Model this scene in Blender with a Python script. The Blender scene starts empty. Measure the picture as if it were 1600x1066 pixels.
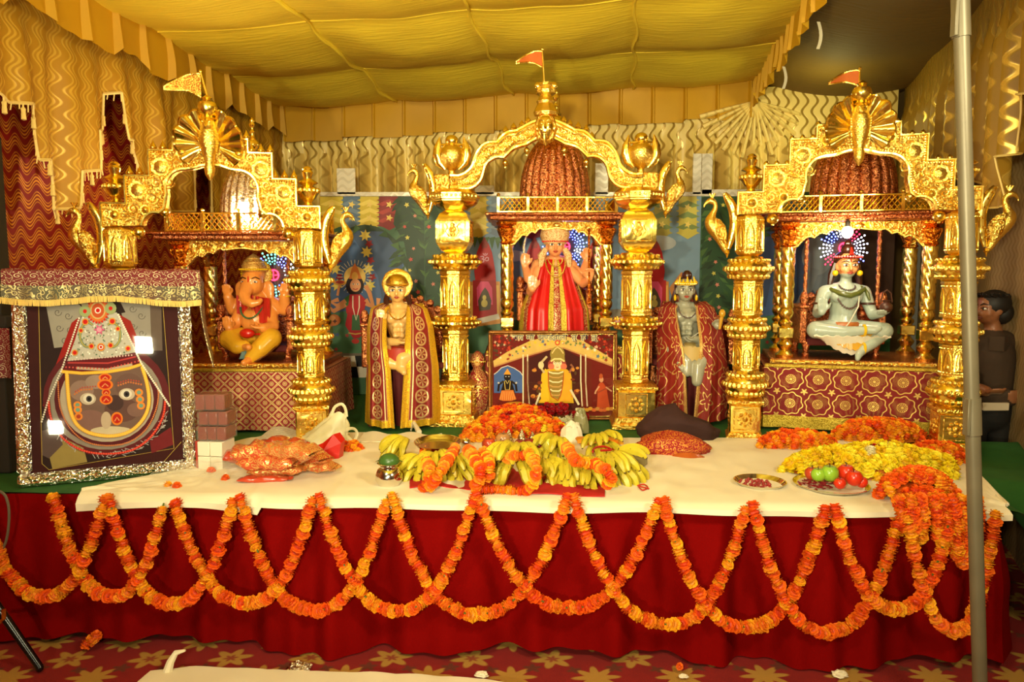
import bpy, bmesh, math, random
from mathutils import Vector, Matrix, noise as mnoise
PI=math.pi; R=math.radians; sin=math.sin; cos=math.cos
rnd=random.Random(11)
SC=bpy.context.scene; COL=SC.collection
V=Vector
# ---------------------------------------------------------------- camera, world, lights
F=1150.; TILT=math.atan(108/1150.); CZ=1.724
cd=bpy.data.cameras.new('camera'); cam=bpy.data.objects.new('camera',cd); COL.objects.link(cam)
cd.sensor_width=36; cd.lens=36*F/1600; cd.clip_end=60
cam.location=(0,0,CZ); cam.rotation_euler=(PI/2-TILT,0,0); SC.camera=cam
w=bpy.data.worlds.new('world'); SC.world=w; w.use_nodes=True
w.node_tree.nodes['Background'].inputs[0].default_value=(1,.80,.42,1)
w.node_tree.nodes['Background'].inputs[1].default_value=.10
SC.view_settings.view_transform='Standard'; SC.view_settings.look='None'; SC.view_settings.gamma=1
SC.view_settings.use_curve_mapping=False; SC.view_settings.exposure=-.38
def lamp(kind,loc,target,energy,col=(1,.84,.50),size=.5,spread=180,name='floodlight'):
    d=bpy.data.lights.new(name,kind); d.energy=energy; d.color=col
    if kind=='AREA': d.size=size; d.spread=R(spread)
    else: d.shadow_soft_size=size
    o=bpy.data.objects.new(name,d); COL.objects.link(o); o.location=loc
    if target is not None: o.rotation_euler=(V(target)-V(loc)).to_track_quat('-Z','Y').to_euler()
    return o
WARM=(1,.90,.56)
lamp('AREA',(-1.35,.9,3.0),(.5,5.2,1.3),40,WARM,size=.5,spread=140)
lamp('AREA',(1.75,.7,2.9),(-.9,5.0,1.5),58,WARM,size=.4,spread=140)
lamp('AREA',(2.4,-.3,1.5),(-2.0,4.6,2.7),120,WARM,size=.30,spread=70)
lamp('AREA',(-.40,-.48,2.05),(.3,5.4,2.7),70,WARM,size=.17,spread=90)
lamp('AREA',(-1.13,-.84,1.253),(.6,5.2,2.7),52,WARM,size=.13,spread=105)
lamp('POINT',(2.6,6.3,3.05),None,10,col=(1,.95,.35),size=.1,name='annex_lamp')
# ---------------------------------------------------------------- pixel -> world helpers
def ray(px,py):
    u=(px-800)/F; v=-(py-533)/F
    return V((u,cos(TILT)+v*sin(TILT),-sin(TILT)+v*cos(TILT)))
C0=V((0,0,CZ))
def at(px,py,Y): d=ray(px,py); return C0+d*(Y/d.y)
def onz(px,py,z=.70): d=ray(px,py); return C0+d*((z-CZ)/d.z)
def onpl(px,py,P,N):
    d=ray(px,py); return C0+d*((V(P)-C0).dot(N)/d.dot(N))
def lerp(a,b,t): return a+(b-a)*t
def pl(x,pts):                      # piecewise linear
    if x<=pts[0][0]: return pts[0][1]
    for (a,b),(c,d) in zip(pts,pts[1:]):
        if x<=c: return b+(d-b)*(x-a)/(c-a) if c>a else d
    return pts[-1][1]
def sm(x): x=max(0,min(1,x)); return x*x*(3-2*x)
# ---------------------------------------------------------------- materials
def lin(v): v/=255.; return v/12.92 if v<=.04045 else ((v+.055)/1.055)**2.4
def c(r,g,b): return (lin(r),lin(g),lin(b),1)
class E:
    def __init__(s,g,k): s.g=g; s.k=k
    def __add__(s,o): return s.g.m('ADD',s,o)
    __radd__=__add__
    def __sub__(s,o): return s.g.m('SUBTRACT',s,o)
    def __rsub__(s,o): return s.g.m('SUBTRACT',o,s)
    def __mul__(s,o): return s.g.m('MULTIPLY',s,o)
    __rmul__=__mul__
    def __truediv__(s,o): return s.g.m('DIVIDE',s,o)
class G:
    def __init__(s,name):
        s.mat=bpy.data.materials.new(name); s.mat.use_nodes=True; s.nt=s.mat.node_tree
        s.b=s.nt.nodes['Principled BSDF']; s.tc=None
    def n(s,t): return s.nt.nodes.new(t)
    def link(s,v,k):
        if isinstance(v,E): s.nt.links.new(v.k,k)
        else: k.default_value=v
    def m(s,op,*a):
        n=s.n('ShaderNodeMath'); n.operation=op
        for i,x in enumerate(a): s.link(x,n.inputs[i])
        return E(s,n.outputs[0])
    def sin(s,a): return s.m('SINE',a)
    def fr(s,a): return s.m('FRACT',a)
    def ab(s,a): return s.m('ABSOLUTE',a)
    def mn(s,a,b): return s.m('MINIMUM',a,b)
    def mx(s,a,b): return s.m('MAXIMUM',a,b)
    def ln(s,a,b): return s.m('SQRT',a*a+b*b)
    def co(s,which='Object'):
        if not s.tc: s.tc=s.n('ShaderNodeTexCoord')
        return E(s,s.tc.outputs[which])
    def sep(s,e):
        n=s.n('ShaderNodeSeparateXYZ'); s.link(e,n.inputs[0]); return [E(s,n.outputs[i]) for i in range(3)]
    def comb(s,x,y,z):
        n=s.n('ShaderNodeCombineXYZ')
        for i,v in enumerate((x,y,z)): s.link(v,n.inputs[i])
        return E(s,n.outputs[0])
    def uv(s): return s.sep(s.co('UV'))
    def ob(s): return s.sep(s.co('Object'))
    def noise(s,vec,scale,detail=2.,col=False):
        n=s.n('ShaderNodeTexNoise'); s.link(vec,n.inputs['Vector']); n.inputs['Scale'].default_value=scale; n.inputs['Detail'].default_value=detail
        return E(s,n.outputs[1 if col else 0])
    def vor(s,vec,scale,rand=1.,feat='F1',out=0):
        n=s.n('ShaderNodeTexVoronoi'); n.feature=feat; s.link(vec,n.inputs['Vector']); n.inputs['Scale'].default_value=scale
        n.inputs['Randomness'].default_value=rand
        return E(s,n.outputs[out])
    def mix(s,f,a,b):
        n=s.n('ShaderNodeMix'); n.data_type='RGBA'; s.link(f,n.inputs[0]); s.link(a,n.inputs[6]); s.link(b,n.inputs[7]); return E(s,n.outputs[2])
    def st(s,x,e,wd=.02):
        n=s.n('ShaderNodeMapRange'); n.interpolation_type='SMOOTHSTEP'; s.link(x,n.inputs[0]); s.link(e-wd,n.inputs[1]); s.link(e+wd,n.inputs[2]); return E(s,n.outputs[0])
    def done(s,col,rough=.5,metal=0.,bump=None,strength=.5,dist=.01,sheen=0.,emis=None,es=1.,coat=0.,spec=None):
        b=s.b.inputs; s.link(col,b['Base Color']); s.link(rough,b['Roughness']); s.link(metal,b['Metallic'])
        if sheen: b['Sheen Weight'].default_value=sheen
        if coat: b['Coat Weight'].default_value=coat; b['Coat Roughness'].default_value=.08
        if spec is not None: b['Specular IOR Level'].default_value=spec
        if emis is not None: s.link(emis,b['Emission Color']); b['Emission Strength'].default_value=es
        if bump is not None:
            n=s.n('ShaderNodeBump'); n.inputs['Strength'].default_value=strength; n.inputs['Distance'].default_value=dist
            s.link(bump,n.inputs['Height']); s.nt.links.new(n.outputs[0],b['Normal'])
        return s.mat
_pc={}
def paint(r,g,b,rough=.55,metal=0.,spec=None,coat=0.,var=.10,nscale=30):
    k=(r,g,b,rough,metal,coat,var,nscale)
    if k in _pc: return _pc[k]
    t=G('paint_%d_%d_%d'%(r,g,b)); col=c(r,g,b)
    if var:
        f=t.noise(t.co(),nscale,3.)
        col=t.mix(f,tuple(x*(1-var*1.5) for x in col[:3])+(1,),tuple(min(1,x*(1+var)) for x in col[:3])+(1,))
    _pc[k]=t.done(col,rough,metal,spec=spec,coat=coat); return _pc[k]
def mk_gold(name,col,rough,sc1,strength,dist,metal=1.,dark=None,fine=1.):
    t=G(name); o=t.co()
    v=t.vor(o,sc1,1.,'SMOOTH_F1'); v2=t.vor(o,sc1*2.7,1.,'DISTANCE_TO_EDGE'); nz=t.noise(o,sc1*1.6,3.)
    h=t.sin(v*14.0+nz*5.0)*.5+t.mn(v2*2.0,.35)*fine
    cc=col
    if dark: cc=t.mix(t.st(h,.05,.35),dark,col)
    return t.done(cc,rough,metal,bump=h,strength=strength,dist=dist)
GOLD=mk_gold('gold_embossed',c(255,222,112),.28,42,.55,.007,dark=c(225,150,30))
GOLDF=mk_gold('gold_chased',c(255,220,108),.26,60,.30,.005)
GOLDP=mk_gold('gold_smooth',c(255,224,112),.22,9,.18,.008,fine=.2)
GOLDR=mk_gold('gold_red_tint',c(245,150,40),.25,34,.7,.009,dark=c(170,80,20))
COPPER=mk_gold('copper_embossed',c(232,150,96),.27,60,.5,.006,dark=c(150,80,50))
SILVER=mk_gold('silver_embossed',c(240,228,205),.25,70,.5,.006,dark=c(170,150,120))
SILFRAME=mk_gold('silver_foil',c(255,250,235),.22,30,.7,.012)
STEEL=G('steel').done(c(225,220,210),.14,1.)
BRASS=G('brass').done(c(230,180,80),.25,1.)
def fabric(name,col,col2=None,rough=.8,sc=60,strength=.25,sheen=0.):
    t=G(name); o=t.co(); f=t.noise(o,sc,4.); big=t.noise(o,4.,3.)
    return t.done(t.mix(big,col,col2 or tuple(x*.8 for x in col[:3])+(1,)),rough,0.,bump=f,strength=strength,dist=.004,sheen=sheen)
# ---------------------------------------------------------------- objects
def tag(o,label=None,cat=None,group=None,kind=None):
    if label: o['label']=label
    if cat: o['category']=cat
    if group: o['group']=group
    if kind: o['kind']=kind
    return o
def thing(name,label,cat,loc=(0,0,0),rz=0,group=None):
    o=bpy.data.objects.new(name,None); COL.objects.link(o); o.location=loc; o.rotation_euler=(0,0,rz); o.empty_display_size=.05
    return tag(o,label,cat,group)
class MB:
    def __init__(s): s.v=[];s.f=[];s.m=[];s.uv=[];s.mi=0;s.M=None;s.mats=[]
    def mat(s,m):
        if m not in s.mats: s.mats.append(m)
        s.mi=s.mats.index(m); return s
    def add(s,vs,fs,uv=None):
        o=len(s.v)
        for i,p in enumerate(vs):
            p=V(p); s.v.append(s.M@p if s.M else p); s.uv.append(uv[i] if uv else (p.x,p.z))
        s.f+=[[i+o for i in f] for f in fs]; s.m+=[s.mi]*len(fs); return s
    def box(s,ctr,d,b=.004,rz=0,M=None):
        X,Y,Z=[q/2 for q in d]; b=min(b,X*.9,Y*.9,Z*.9); vs=[]; idx={}
        for i,sx in enumerate((-1,1)):
            for j,sy in enumerate((-1,1)):
                for k,sz in enumerate((-1,1)):
                    for a,p in enumerate(((sx*X,sy*(Y-b),sz*(Z-b)),(sx*(X-b),sy*Y,sz*(Z-b)),(sx*(X-b),sy*(Y-b),sz*Z))):
                        idx[i,j,k,a]=len(vs); vs.append(p)
        fs=[]
        for q in (0,1):
            fs.append([idx[q,0,0,0],idx[q,1,0,0],idx[q,1,1,0],idx[q,0,1,0]])
            fs.append([idx[0,q,0,1],idx[1,q,0,1],idx[1,q,1,1],idx[0,q,1,1]])
            fs.append([idx[0,0,q,2],idx[1,0,q,2],idx[1,1,q,2],idx[0,1,q,2]])
            for r in (0,1):
                fs.append([idx[q,r,0,0],idx[q,r,1,0],idx[q,r,1,1],idx[q,r,0,1]])
                fs.append([idx[q,0,r,0],idx[q,1,r,0],idx[q,1,r,2],idx[q,0,r,2]])
                fs.append([idx[0,q,r,1],idx[1,q,r,1],idx[1,q,r,2],idx[0,q,r,2]])
                for t in (0,1): fs.append([idx[q,r,t,0],idx[q,r,t,1],idx[q,r,t,2]])
        cr,sr=cos(rz),sin(rz); out=[]
        for p in vs:
            p=V(p)
            if M: p=M@p
            elif rz: p=V((p.x*cr-p.y*sr,p.x*sr+p.y*cr,p.z))
            out.append(p+V(ctr))
        return s.add(out,fs)
    def lathe(s,prof,n=20,ctr=(0,0,0),ph=0,rf=None,M=None,cap=True):
        vs=[];fs=[];k=len(prof)
        for r,z in prof:
            for i in range(n):
                a=2*PI*i/n+ph; q=r*(rf(a,z) if rf else 1); p=V((q*cos(a),q*sin(a),z))
                if M: p=M@p
                vs.append(p+V(ctr))
        for j in range(k-1):
            for i in range(n): fs.append([j*n+i,j*n+(i+1)%n,(j+1)*n+(i+1)%n,(j+1)*n+i])
        if cap: fs.append(list(range(n))[::-1]); fs.append([(k-1)*n+i for i in range(n)])
        return s.add(vs,fs)
    def ball(s,ctr,r,nu=12,nv=8,M=None):
        if not hasattr(r,'__len__'): r=(r,r,r)
        vs=[V((0,0,-r[2]))];fs=[]
        for j in range(1,nv):
            t=PI*j/nv
            for i in range(nu):
                a=2*PI*i/nu; vs.append(V((r[0]*sin(t)*cos(a),r[1]*sin(t)*sin(a),-r[2]*cos(t))))
        vs.append(V((0,0,r[2]))); L=len(vs)-1
        for i in range(nu):
            fs.append([0,1+(i+1)%nu,1+i]); fs.append([L,L-nu+i,L-nu+(i+1)%nu])
            for j in range(nv-2): fs.append([1+j*nu+i,1+j*nu+(i+1)%nu,1+(j+1)*nu+(i+1)%nu,1+(j+1)*nu+i])
        return s.add([(M@p if M else p)+V(ctr) for p in vs],fs)
    def tube(s,pts,r,n=8,closed=False,cap=True,flat=None):
        P=[V(p) for p in pts]; k=len(P); rs=r if hasattr(r,'__len__') else [r]*k; vs=[];fs=[]
        tv=[]
        for i in range(k):
            a=P[(i-1)%k] if closed or i else P[0]; b=P[(i+1)%k] if closed or i<k-1 else P[-1]
            d=b-a; tv.append(d.normalized() if d.length>1e-9 else V((0,0,1)))
        up=V((0,0,1)) if abs(tv[0].z)<.9 else V((1,0,0))
        nrm=(up-tv[0]*up.dot(tv[0])).normalized()
        for i in range(k):
            nrm=(nrm-tv[i]*nrm.dot(tv[i])); nrm=nrm.normalized() if nrm.length>1e-9 else V((1,0,0)); bn=tv[i].cross(nrm)
            for j in range(n):
                a=2*PI*j/n; vs.append(P[i]+(nrm*cos(a)+bn*sin(a)*(flat or 1))*rs[i])
        for i in range(k if closed else k-1):
            for j in range(n):
                i2=(i+1)%k; fs.append([i*n+j,i*n+(j+1)%n,i2*n+(j+1)%n,i2*n+j])
        if cap and not closed: fs.append(list(range(n))[::-1]); fs.append([(k-1)*n+j for j in range(n)])
        return s.add(vs,fs)
    def cap(s,pts,n=12):          # chain of balls and cones, for bodies
        for (a,b) in zip(pts,pts[1:]): s.tube([a[:3],b[:3]],[a[3],b[3]],n)
        for p in pts: s.ball(p[:3],p[3],n,8)
        return s
    def prism(s,poly,y0,y1,M=None):   # polygon in xz, extruded along y
        k=len(poly); vs=[(x,y0,z) for x,z in poly]+[(x,y1,z) for x,z in poly]
        if M: vs=[M@V(p) for p in vs]
        fs=[list(range(k)),list(range(2*k-1,k-1,-1))]+[[i,(i+1)%k,k+(i+1)%k,k+i] for i in range(k)]
        return s.add(vs,fs)
    def sheet(s,f,nu,nv,su=1.,sv=1.,wrap=False):
        vs=[];uv=[];fs=[]
        for j in range(nv+1):
            for i in range(nu+1): vs.append(f(i/nu,j/nv)); uv.append((su*i/nu,sv*j/nv))
        for j in range(nv):
            for i in range(nu): a=j*(nu+1)+i; fs.append([a,a+1,a+nu+2,a+nu+1])
        return s.add(vs,fs,uv)
    def build(s,name,mats=None,parent=None,ang=40,recalc=True,label=None,kind=None,thick=0):
        me=bpy.data.meshes.new(name); me.from_pydata(s.v,[],s.f)
        ml=mats if isinstance(mats,list) else ([mats] if mats else s.mats)
        for m in ml: me.materials.append(m)
        if len(ml)>1: me.polygons.foreach_set('material_index',s.m)
        ul=me.uv_layers.new(name='UVMap'); li=[0]*len(me.loops); me.loops.foreach_get('vertex_index',li)
        ul.data.foreach_set('uv',[x for i in li for x in s.uv[i]])
        if recalc or thick:
            bm=bmesh.new(); bm.from_mesh(me); 
            if recalc: bmesh.ops.recalc_face_normals(bm,faces=bm.faces)
            if thick: bmesh.ops.solidify(bm,geom=bm.faces[:],thickness=thick)
            bm.to_mesh(me); bm.free()
        if ang:
            me.shade_smooth(); me.set_sharp_from_angle(angle=R(ang))
        o=bpy.data.objects.new(name,me); COL.objects.link(o)
        if parent: o.parent=parent
        return tag(o,label,kind=kind or ('stuff' if name in('scroll_relief','beading','painted_shrine_idol','crown_beads','sequin_trim') else None))
def inst(o,parent=None,loc=None,rot=None,scale=None):
    q=o.copy(); COL.objects.link(q)
    if parent: q.parent=parent
    if loc is not None: q.location=loc
    if rot is not None: q.rotation_euler=rot
    if scale is not None: q.scale=(scale,)*3 if not hasattr(scale,'__len__') else scale
    return q
def rotm(ax,deg): return Matrix.Rotation(R(deg),3,ax)
# ================================================================ SETTING
def wave_mat(name,base,line,per,amp,freq,nl=4,horiz=True,rough=.6,metal=.0,base2=None,bump=.3,lineW=.5,bw=.30):
    # bands of fine wavy lines
    t=G(name); u,v,_=t.uv()
    a,b=(v,u) if horiz else (u,v)
    q=(a+t.sin(b*freq)*amp)/per
    band=t.st(t.ab(t.fr(q)-.5),bw,.05)
    fine=t.st(t.ab(t.fr(q*nl)-.5),lineW*.5,.12)
    f=(1-band)*fine if nl>1 else (1-band)*.9*(1-t.st(v,.62,.18)*.6)
    big=t.noise(t.co(),1.4,2.)
    bc=t.mix(big,base,base2) if base2 else base
    return t.done(t.mix(f,bc,line),(1-f)*.25+(rough-.25),f*metal,bump=f,strength=bump,dist=.004,sheen=0)
M_RED=wave_mat('red_wave_brocade',c(150,18,10),c(250,170,58),.105,.030,44,5,True,.6,.5)
M_GOLDDR=wave_mat('gold_wave_brocade',c(172,124,14),c(208,166,60),.115,.024,46,4,False,.6,.25,bump=.25,lineW=.5)
M_BACKDR=wave_mat('back_wave_brocade',c(236,208,120),c(156,124,46),.088,.026,33,1,False,.45,.3,bump=.3,bw=.14)
M_RIGHTW=wave_mat('right_wave_fabric',c(146,116,72),c(190,164,120),.05,.016,70,1,False,.6,.1,bump=.2)
def cloth_yellow(name,col,col2,sheen=0):
    t=G(name); u,v,_=t.uv(); nz=t.noise(t.comb(u*1.5,v*14,0),3.,4.); n2=t.noise(t.comb(u,v,0),.7,2.)
    return t.done(t.mix(n2,col,col2),.75,0.,bump=nz,strength=.30,dist=.02,sheen=sheen)
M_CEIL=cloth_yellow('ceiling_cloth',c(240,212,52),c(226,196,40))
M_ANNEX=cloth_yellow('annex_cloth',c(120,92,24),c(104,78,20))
M_VAL=fabric('valance_satin',c(202,154,12),c(186,138,10),.6,20,.1)
M_TRIM=fabric('fringe_thread',c(245,225,150),c(220,180,80),.4,200,.3)
M_FLOORWALL=fabric('backing_cloth',c(90,66,20),None,.9)
# carpet
t=G('carpet'); x,y,z=t.ob()
nz=t.noise(t.co(),9.,2.,)
def star(ux,uy,cx,cy,pet,r0,ph=0.):
    fx=t.fr(ux+cx)-.5; fy=t.fr(uy+cy)-.5; r=t.ln(fx,fy); a=t.m('ARCTAN2',fy,fx)
    rr=r0*(1.+0)+t.sin(a*pet+ph)*(r0*.32)
    return 1-t.st(r-rr,0.,.03)
ux=x/.36; uy=y/.30
s1=star(ux,uy,0.,0.,6.,.20); s2=star(ux,uy,.5,.5,8.,.22,1.); s3=star(ux,uy,.25,.25,5.,.09); s4=star(ux,uy,.75,.3,4.,.07)
cc=t.mix(nz,c(118,10,8),c(140,16,12)); cc=t.mix(t.mx(s1,s2),cc,c(170,126,50))
cc=t.mix(t.mx(s3,s4),cc,c(96,40,20)); cc=t.mix(star(ux,uy,0.,0.,6.,.07),cc,c(140,60,30))
M_CARPET=t.done(cc,.95,0.,bump=t.noise(t.co(),260.,2.),strength=.5,dist=.004,sheen=0)
mb=MB(); mb.sheet(lambda u,v:V((lerp(-4.5,5.5,u),lerp(-3,9,v),.006*sin(u*30)*sin(v*23))),40,40)
tag(mb.build('floor',M_CARPET),kind='structure')
# canopy corners
BL=at(445,167,7.5); BR=at(1180,126,7.12); fl=onz(165,0,BL.z); fr_=onz(1252,0,BR.z)
dL=(fl-BL)/(BL.y-fl.y); dR=(fr_-BR)/(BR.y-fr_.y)
FLc=BL+dL*10.; FRc=BR+dR*10.
def canopy(u,v):
    p=lerp(lerp(BL,BR,u),lerp(FLc,FRc,u),v); d=v*10
    rope=abs(sin(PI*d/1.16)); seam=abs(sin(PI*u*4))
    z=-.085*rope**.8*(.55+.45*seam)-.02*seam
    z+=.012*mnoise.noise(V((u*14,d*3,0)))+.010*mnoise.noise(V((u*4,d*14,3)))*(1-seam*.6)
    return p+V((0,0,z))
mb=MB(); mb.sheet(canopy,96,150,4.6,10.)
ceil=mb.build('ceiling',M_CEIL,recalc=False); tag(ceil,kind='structure')
for k in range(1,4):
    mb=MB(); mb.tube([canopy(k/4+.004*sin(j*.7),j/70*.62)+V((0,0,-.008)) for j in range(71)],.017,6,flat=.6)
    mb.build('seam',M_CEIL,ceil)
for d in (1.16,2.32,3.48):
    mb=MB(); mb.tube([canopy(j/60,d/10)+V((0,0,-.004)) for j in range(61)],.008,5)
    mb.build('rope_fold',M_CEIL,ceil)
# annex ceiling on the right
AR=at(1398,132,7.0); ar2=onz(1500,28,AR.z); dA=(ar2-AR)/(AR.y-ar2.y)
def annex(u,v):
    w_=10.4*v-.4; a=BR+dR*w_+V((.02,0,.02)); b=AR+dA*w_+V((.12,0,0))
    if u>.97: pass
    p=lerp(a,b,u); return p+V((0,0,-.10*sin(PI*u)-.04*abs(sin(PI*v*8))))
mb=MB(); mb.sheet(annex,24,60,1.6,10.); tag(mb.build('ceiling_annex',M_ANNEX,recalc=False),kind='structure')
# valances: box-pleated bands
def valance(name,label,A,B,h,rag,nrm,off=0.,wave=.0,pw=.30):
    A=V(A);B=V(B);L=(B-A).length; n=int(L/.012)
    def f(u,v):
        d=u*L; k=d/pw; fr=k-math.floor(k); o=.035*(1-fr)*(0.25+.75*v)+(.02 if fr<.06 else 0)
        jag=rag*(.5*sin(math.floor(k)*2.3)+.35*mnoise.noise(V((d*6,1,0))))
        sg=-wave*abs(sin(PI*u*2.)) if wave else 0
        bow=(.05*sin(v*PI*.8))*mnoise.noise(V((d*1.7,0,5)))
        return lerp(A,B,u)+V(nrm)*(o+off+bow)+V((0,0,.02-v*(h+jag)+sg*v))
    mb=MB(); mb.sheet(f,n,7,L,h); return tag(mb.build(name,M_VAL,recalc=False,ang=30),label,'valance')
fL=valance('valance','yellow pleated valance band along the left edge of the tent roof',FLc,BL,.31,.06,(1,0,0))
fB=valance('valance','yellow pleated valance across the back, above the golden arches',BL+V((0,-.03,0)),BR+V((0,-.03,0)),.37,.03,(0,-1,0),wave=.0)
fR=valance('valance','orange-yellow frilled valance along the right edge of the tent roof',BR,FRc,.26,.10,(-1,0,0),pw=.16)
# white tie strips at the right valance
for i,(px,py,Y,L) in enumerate(((1222,104,5.6,.16),(1276,34,4.9,.17))):
    p=at(px,py,Y); mb=MB(); mb.sheet(lambda u,v:p+V((.022*u+.02*sin(v*3),.004*u,-L*v)),2,6)
    tag(mb.build('tie_strip',fabric('white_tape',c(225,215,180)),thick=.003),('lower','upper')[i]+' white tie strip hanging from the right frilled valance','strip')
# ---- left wall and stepped drape
LW=FLc-V((.32,0,0)); LB=BL+V((-.10,.05,0))
mb=MB(); mb.sheet(lambda u,v:V((lerp(LB.x-.10,LW.x-.3,u),lerp(7.62,-2.2,u),lerp(3.45,0,v)))+V((.012*sin(u*90),0,0)),120,6,9.8,3.45)
tag(mb.build('wall_left',M_RED),kind='structure')
DA=LB; DB=LW; dN=V((DB.y-DA.y,-(DB.x-DA.x),0)).normalized()
if dN.x<0: dN=-dN
botL=[(-300,60),(-60,120),(0,162),(33,165),(36,172),(47,250),(64,250),(67,326),(100,326),(105,268),(136,266),(138,206),(159,204),(160,149),(174,147),(176,219),(199,221),(211,290),(232,300),(236,330),(285,330),(289,206),(310,204),(313,340),(365,345),(446,345)]
cols=[]
px=-330.
while px<=445: cols.append(px); px+=1.5
def dcol(px):
    p=onpl(px,250,DA,dN); b=onpl(px,pl(px,botL),DA,dN); return V((p.x,p.y,0)),b.z
data=[dcol(q) for q in cols]; dist=[0]
for a,b in zip(data,data[1:]): dist.append(dist[-1]+(b[0]-a[0]).length)
nv=16
def pleat(s): return .035*sin(s*13+1.2*sin(s*3.1))+.022*sin(s*29+sin(s*5))
def ddr(u,v):
    i=int(round(u*(len(cols)-1))); p,zb=data[i]; zt=3.36
    z=lerp(zt,zb,v); amp=sm((3.2-z)/.5)
    return p+dN*(.06+pleat(dist[i])*amp)+V((0,0,z))
mb=MB(); n=len(cols)-1
mb.sheet(ddr,n,nv,1,1)
for j in range(nv+1):
    for i in range(n+1): q=mb.v[j*(n+1)+i]; mb.uv[j*(n+1)+i]=(dist[i],q.z)
drL=mb.build('stepped_drape',M_GOLDDR,recalc=False)
tag(drL,'gold brocade drape with stepped fringed hem, hanging before the red left wall','drape')
mb=MB(); tas=[]; acc=0
for i in range(n):
    a=ddr(i/n,1)+dN*.006; b=ddr((i+1)/n,1)+dN*.006
    L=(b-a).length
    mb.tube([a,b],.009,4)
    acc+=L
    if acc>.035:
        acc=0; m_=(a+b)/2; l=.03+.03*rnd.random(); mb.tube([m_,m_+V((rnd.uniform(-.008,.008),rnd.uniform(-.008,.008),-l))],.004,4)
    if int(dist[i]*9)!=int(dist[i+1]*9) or L>.1: tas.append((a+b)/2)
mb.build('fringe',M_TRIM,drL,kind='stuff')
mb=MB(); mb.lathe([(.004,0),(.005,-.02),(.013,-.03),(.011,-.045),(.014,-.085),(.003,-.09)],6); t0=None
for p in tas:
    if t0 is None: t0=mb.build('tassel',M_TRIM,drL); t0.location=p
    else: inst(t0,drL,p)
# ---- back wall and pleated drape
BA=BL+V((-.12,.10,0)); BB=at(1400,140,7.05)
mb=MB(); mb.sheet(lambda u,v:lerp(BA+V((0,.18,.1)),BB+V((.3,.18,.1)),u)*1+V((0,0,-v*3.85+.35)),6,6); tag(mb.build('wall_back',M_FLOORWALL),kind='structure')
LBk=(BB-BA).length
def backd(u,v):
    p=lerp(BA,BB,u); s=u*LBk; z=lerp(p.z+.05,.9,v); a=sm((v-.17)/.10)
    g=.10*sin(s*31+1.5*sin(s*4.7))+.06*sin(s*57+sin(s*9))+.02*mnoise.noise(V((s*7,v*2,0)))
    f=math.exp(-((p.x-BR.x)/.35)**2)
    return V((p.x,p.y-.05-g*a-.05*f*a,z))
mb=MB(); mb.sheet(backd,620,20,LBk*1.0,2.6)
mb.uv=[(u_*1.0,v_) for u_,v_ in mb.uv]
drB=tag(mb.build('pleated_drape',M_BACKDR,recalc=False),'pale gold wave-patterned drape pleated across the back of the tent','drape')
mb=MB(); cf=at(1180,158,BR.y-.06)
for k in range(15):
    a=R(-165+k*150/14); L=.52; d=V((cos(a),0,sin(a)))
    mb.tube([cf+d*.03,cf+d*L*.5+V((0,.01,0)),cf+d*L+V((0,.05,0))],[.008,.018,.026],6)
mb.build('gathered_fan',M_BACKDR,drB)
# ---- right wall and its drape
RA=at(1402,300,7.0); RB=ar2-V((0,0,ar2.z)); RA=V((RA.x,RA.y,0)); rd=(RB-RA).normalized(); RF=RA+rd*9.
RN=V((-rd.y,rd.x,0)); RN=-RN if RN.x>0 else RN
mb=MB(); mb.sheet(lambda u,v:lerp(RA,RF,u)+V((.25,0,lerp(3.6,0,v)))+RN*(.02*sin(u*60)),150,6,9.,3.6); tag(mb.build('wall_right',M_RIGHTW),kind='structure')
botR=[(1395,330),(1455,330),(1470,320),(1480,270),(1500,240),(1520,260),(1545,325),(1562,320),(1566,245),(1580,238),(1586,152),(1700,120)]
colR=[];px=1403.
while px<=1690: colR.append(px); px+=1.2
dR_=[]
for q in colR:
    p=onpl(q,250,RA,RN); dR_.append((V((p.x,p.y,0)),onpl(q,pl(q,botR),RA,RN).z))
dsR=[0]
for a,b in zip(dR_,dR_[1:]): dsR.append(dsR[-1]+(b[0]-a[0]).length)
def rdr(u,v):
    i=int(round(u*(len(colR)-1))); p,zb=dR_[i]; z=lerp(3.5,zb,v); a=sm((3.3-z)/.35); s=dsR[i]
    return p+RN*(-.03+a*(.04*sin(s*26+sin(s*4))+.025*sin(s*51)))+V((0,0,z))
mb=MB(); n=len(colR)-1; mb.sheet(rdr,n,16)
for j in range(17):
    for i in range(n+1): q=mb.v[j*(n+1)+i]; mb.uv[j*(n+1)+i]=(dsR[i]*1.0,q.z)
drR=tag(mb.build('stepped_drape',wave_mat('right_gold_brocade',c(150,112,26),c(206,170,76),.09,.018,44,2,False,.5,.5),recalc=False),'dark gold pleated drape with stepped hem, hanging on the right wall','drape')
mb=MB()
for i in range(n): mb.tube([rdr(i/n,1)+RN*.01,rdr((i+1)/n,1)+RN*.01],.006,4)
mb.build('fringe',M_TRIM,drR,kind='stuff')
# ================================================================ STAGE
def fy(x): return 3.26-.0536*x
XR=2.12
mb=MB(); mb.M=None
poly=[(-3.1,fy(-3.1)),(XR,fy(XR)),(XR+.05,6.45),(-2.35,6.45)]
vs=[(x,y+(.03 if i<2 else 0),z) for z in (0.01,.69) for i,(x,y) in enumerate(poly)]
mb.add(vs,[[3,2,1,0],[4,5,6,7],[0,1,5,4],[1,2,6,5],[2,3,7,6],[3,0,4,7]])
tag(mb.build('stage_platform',fabric('stage_board',c(70,45,25)),ang=0),'wooden stage platform under the green cloth and red skirt','stage')
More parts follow.
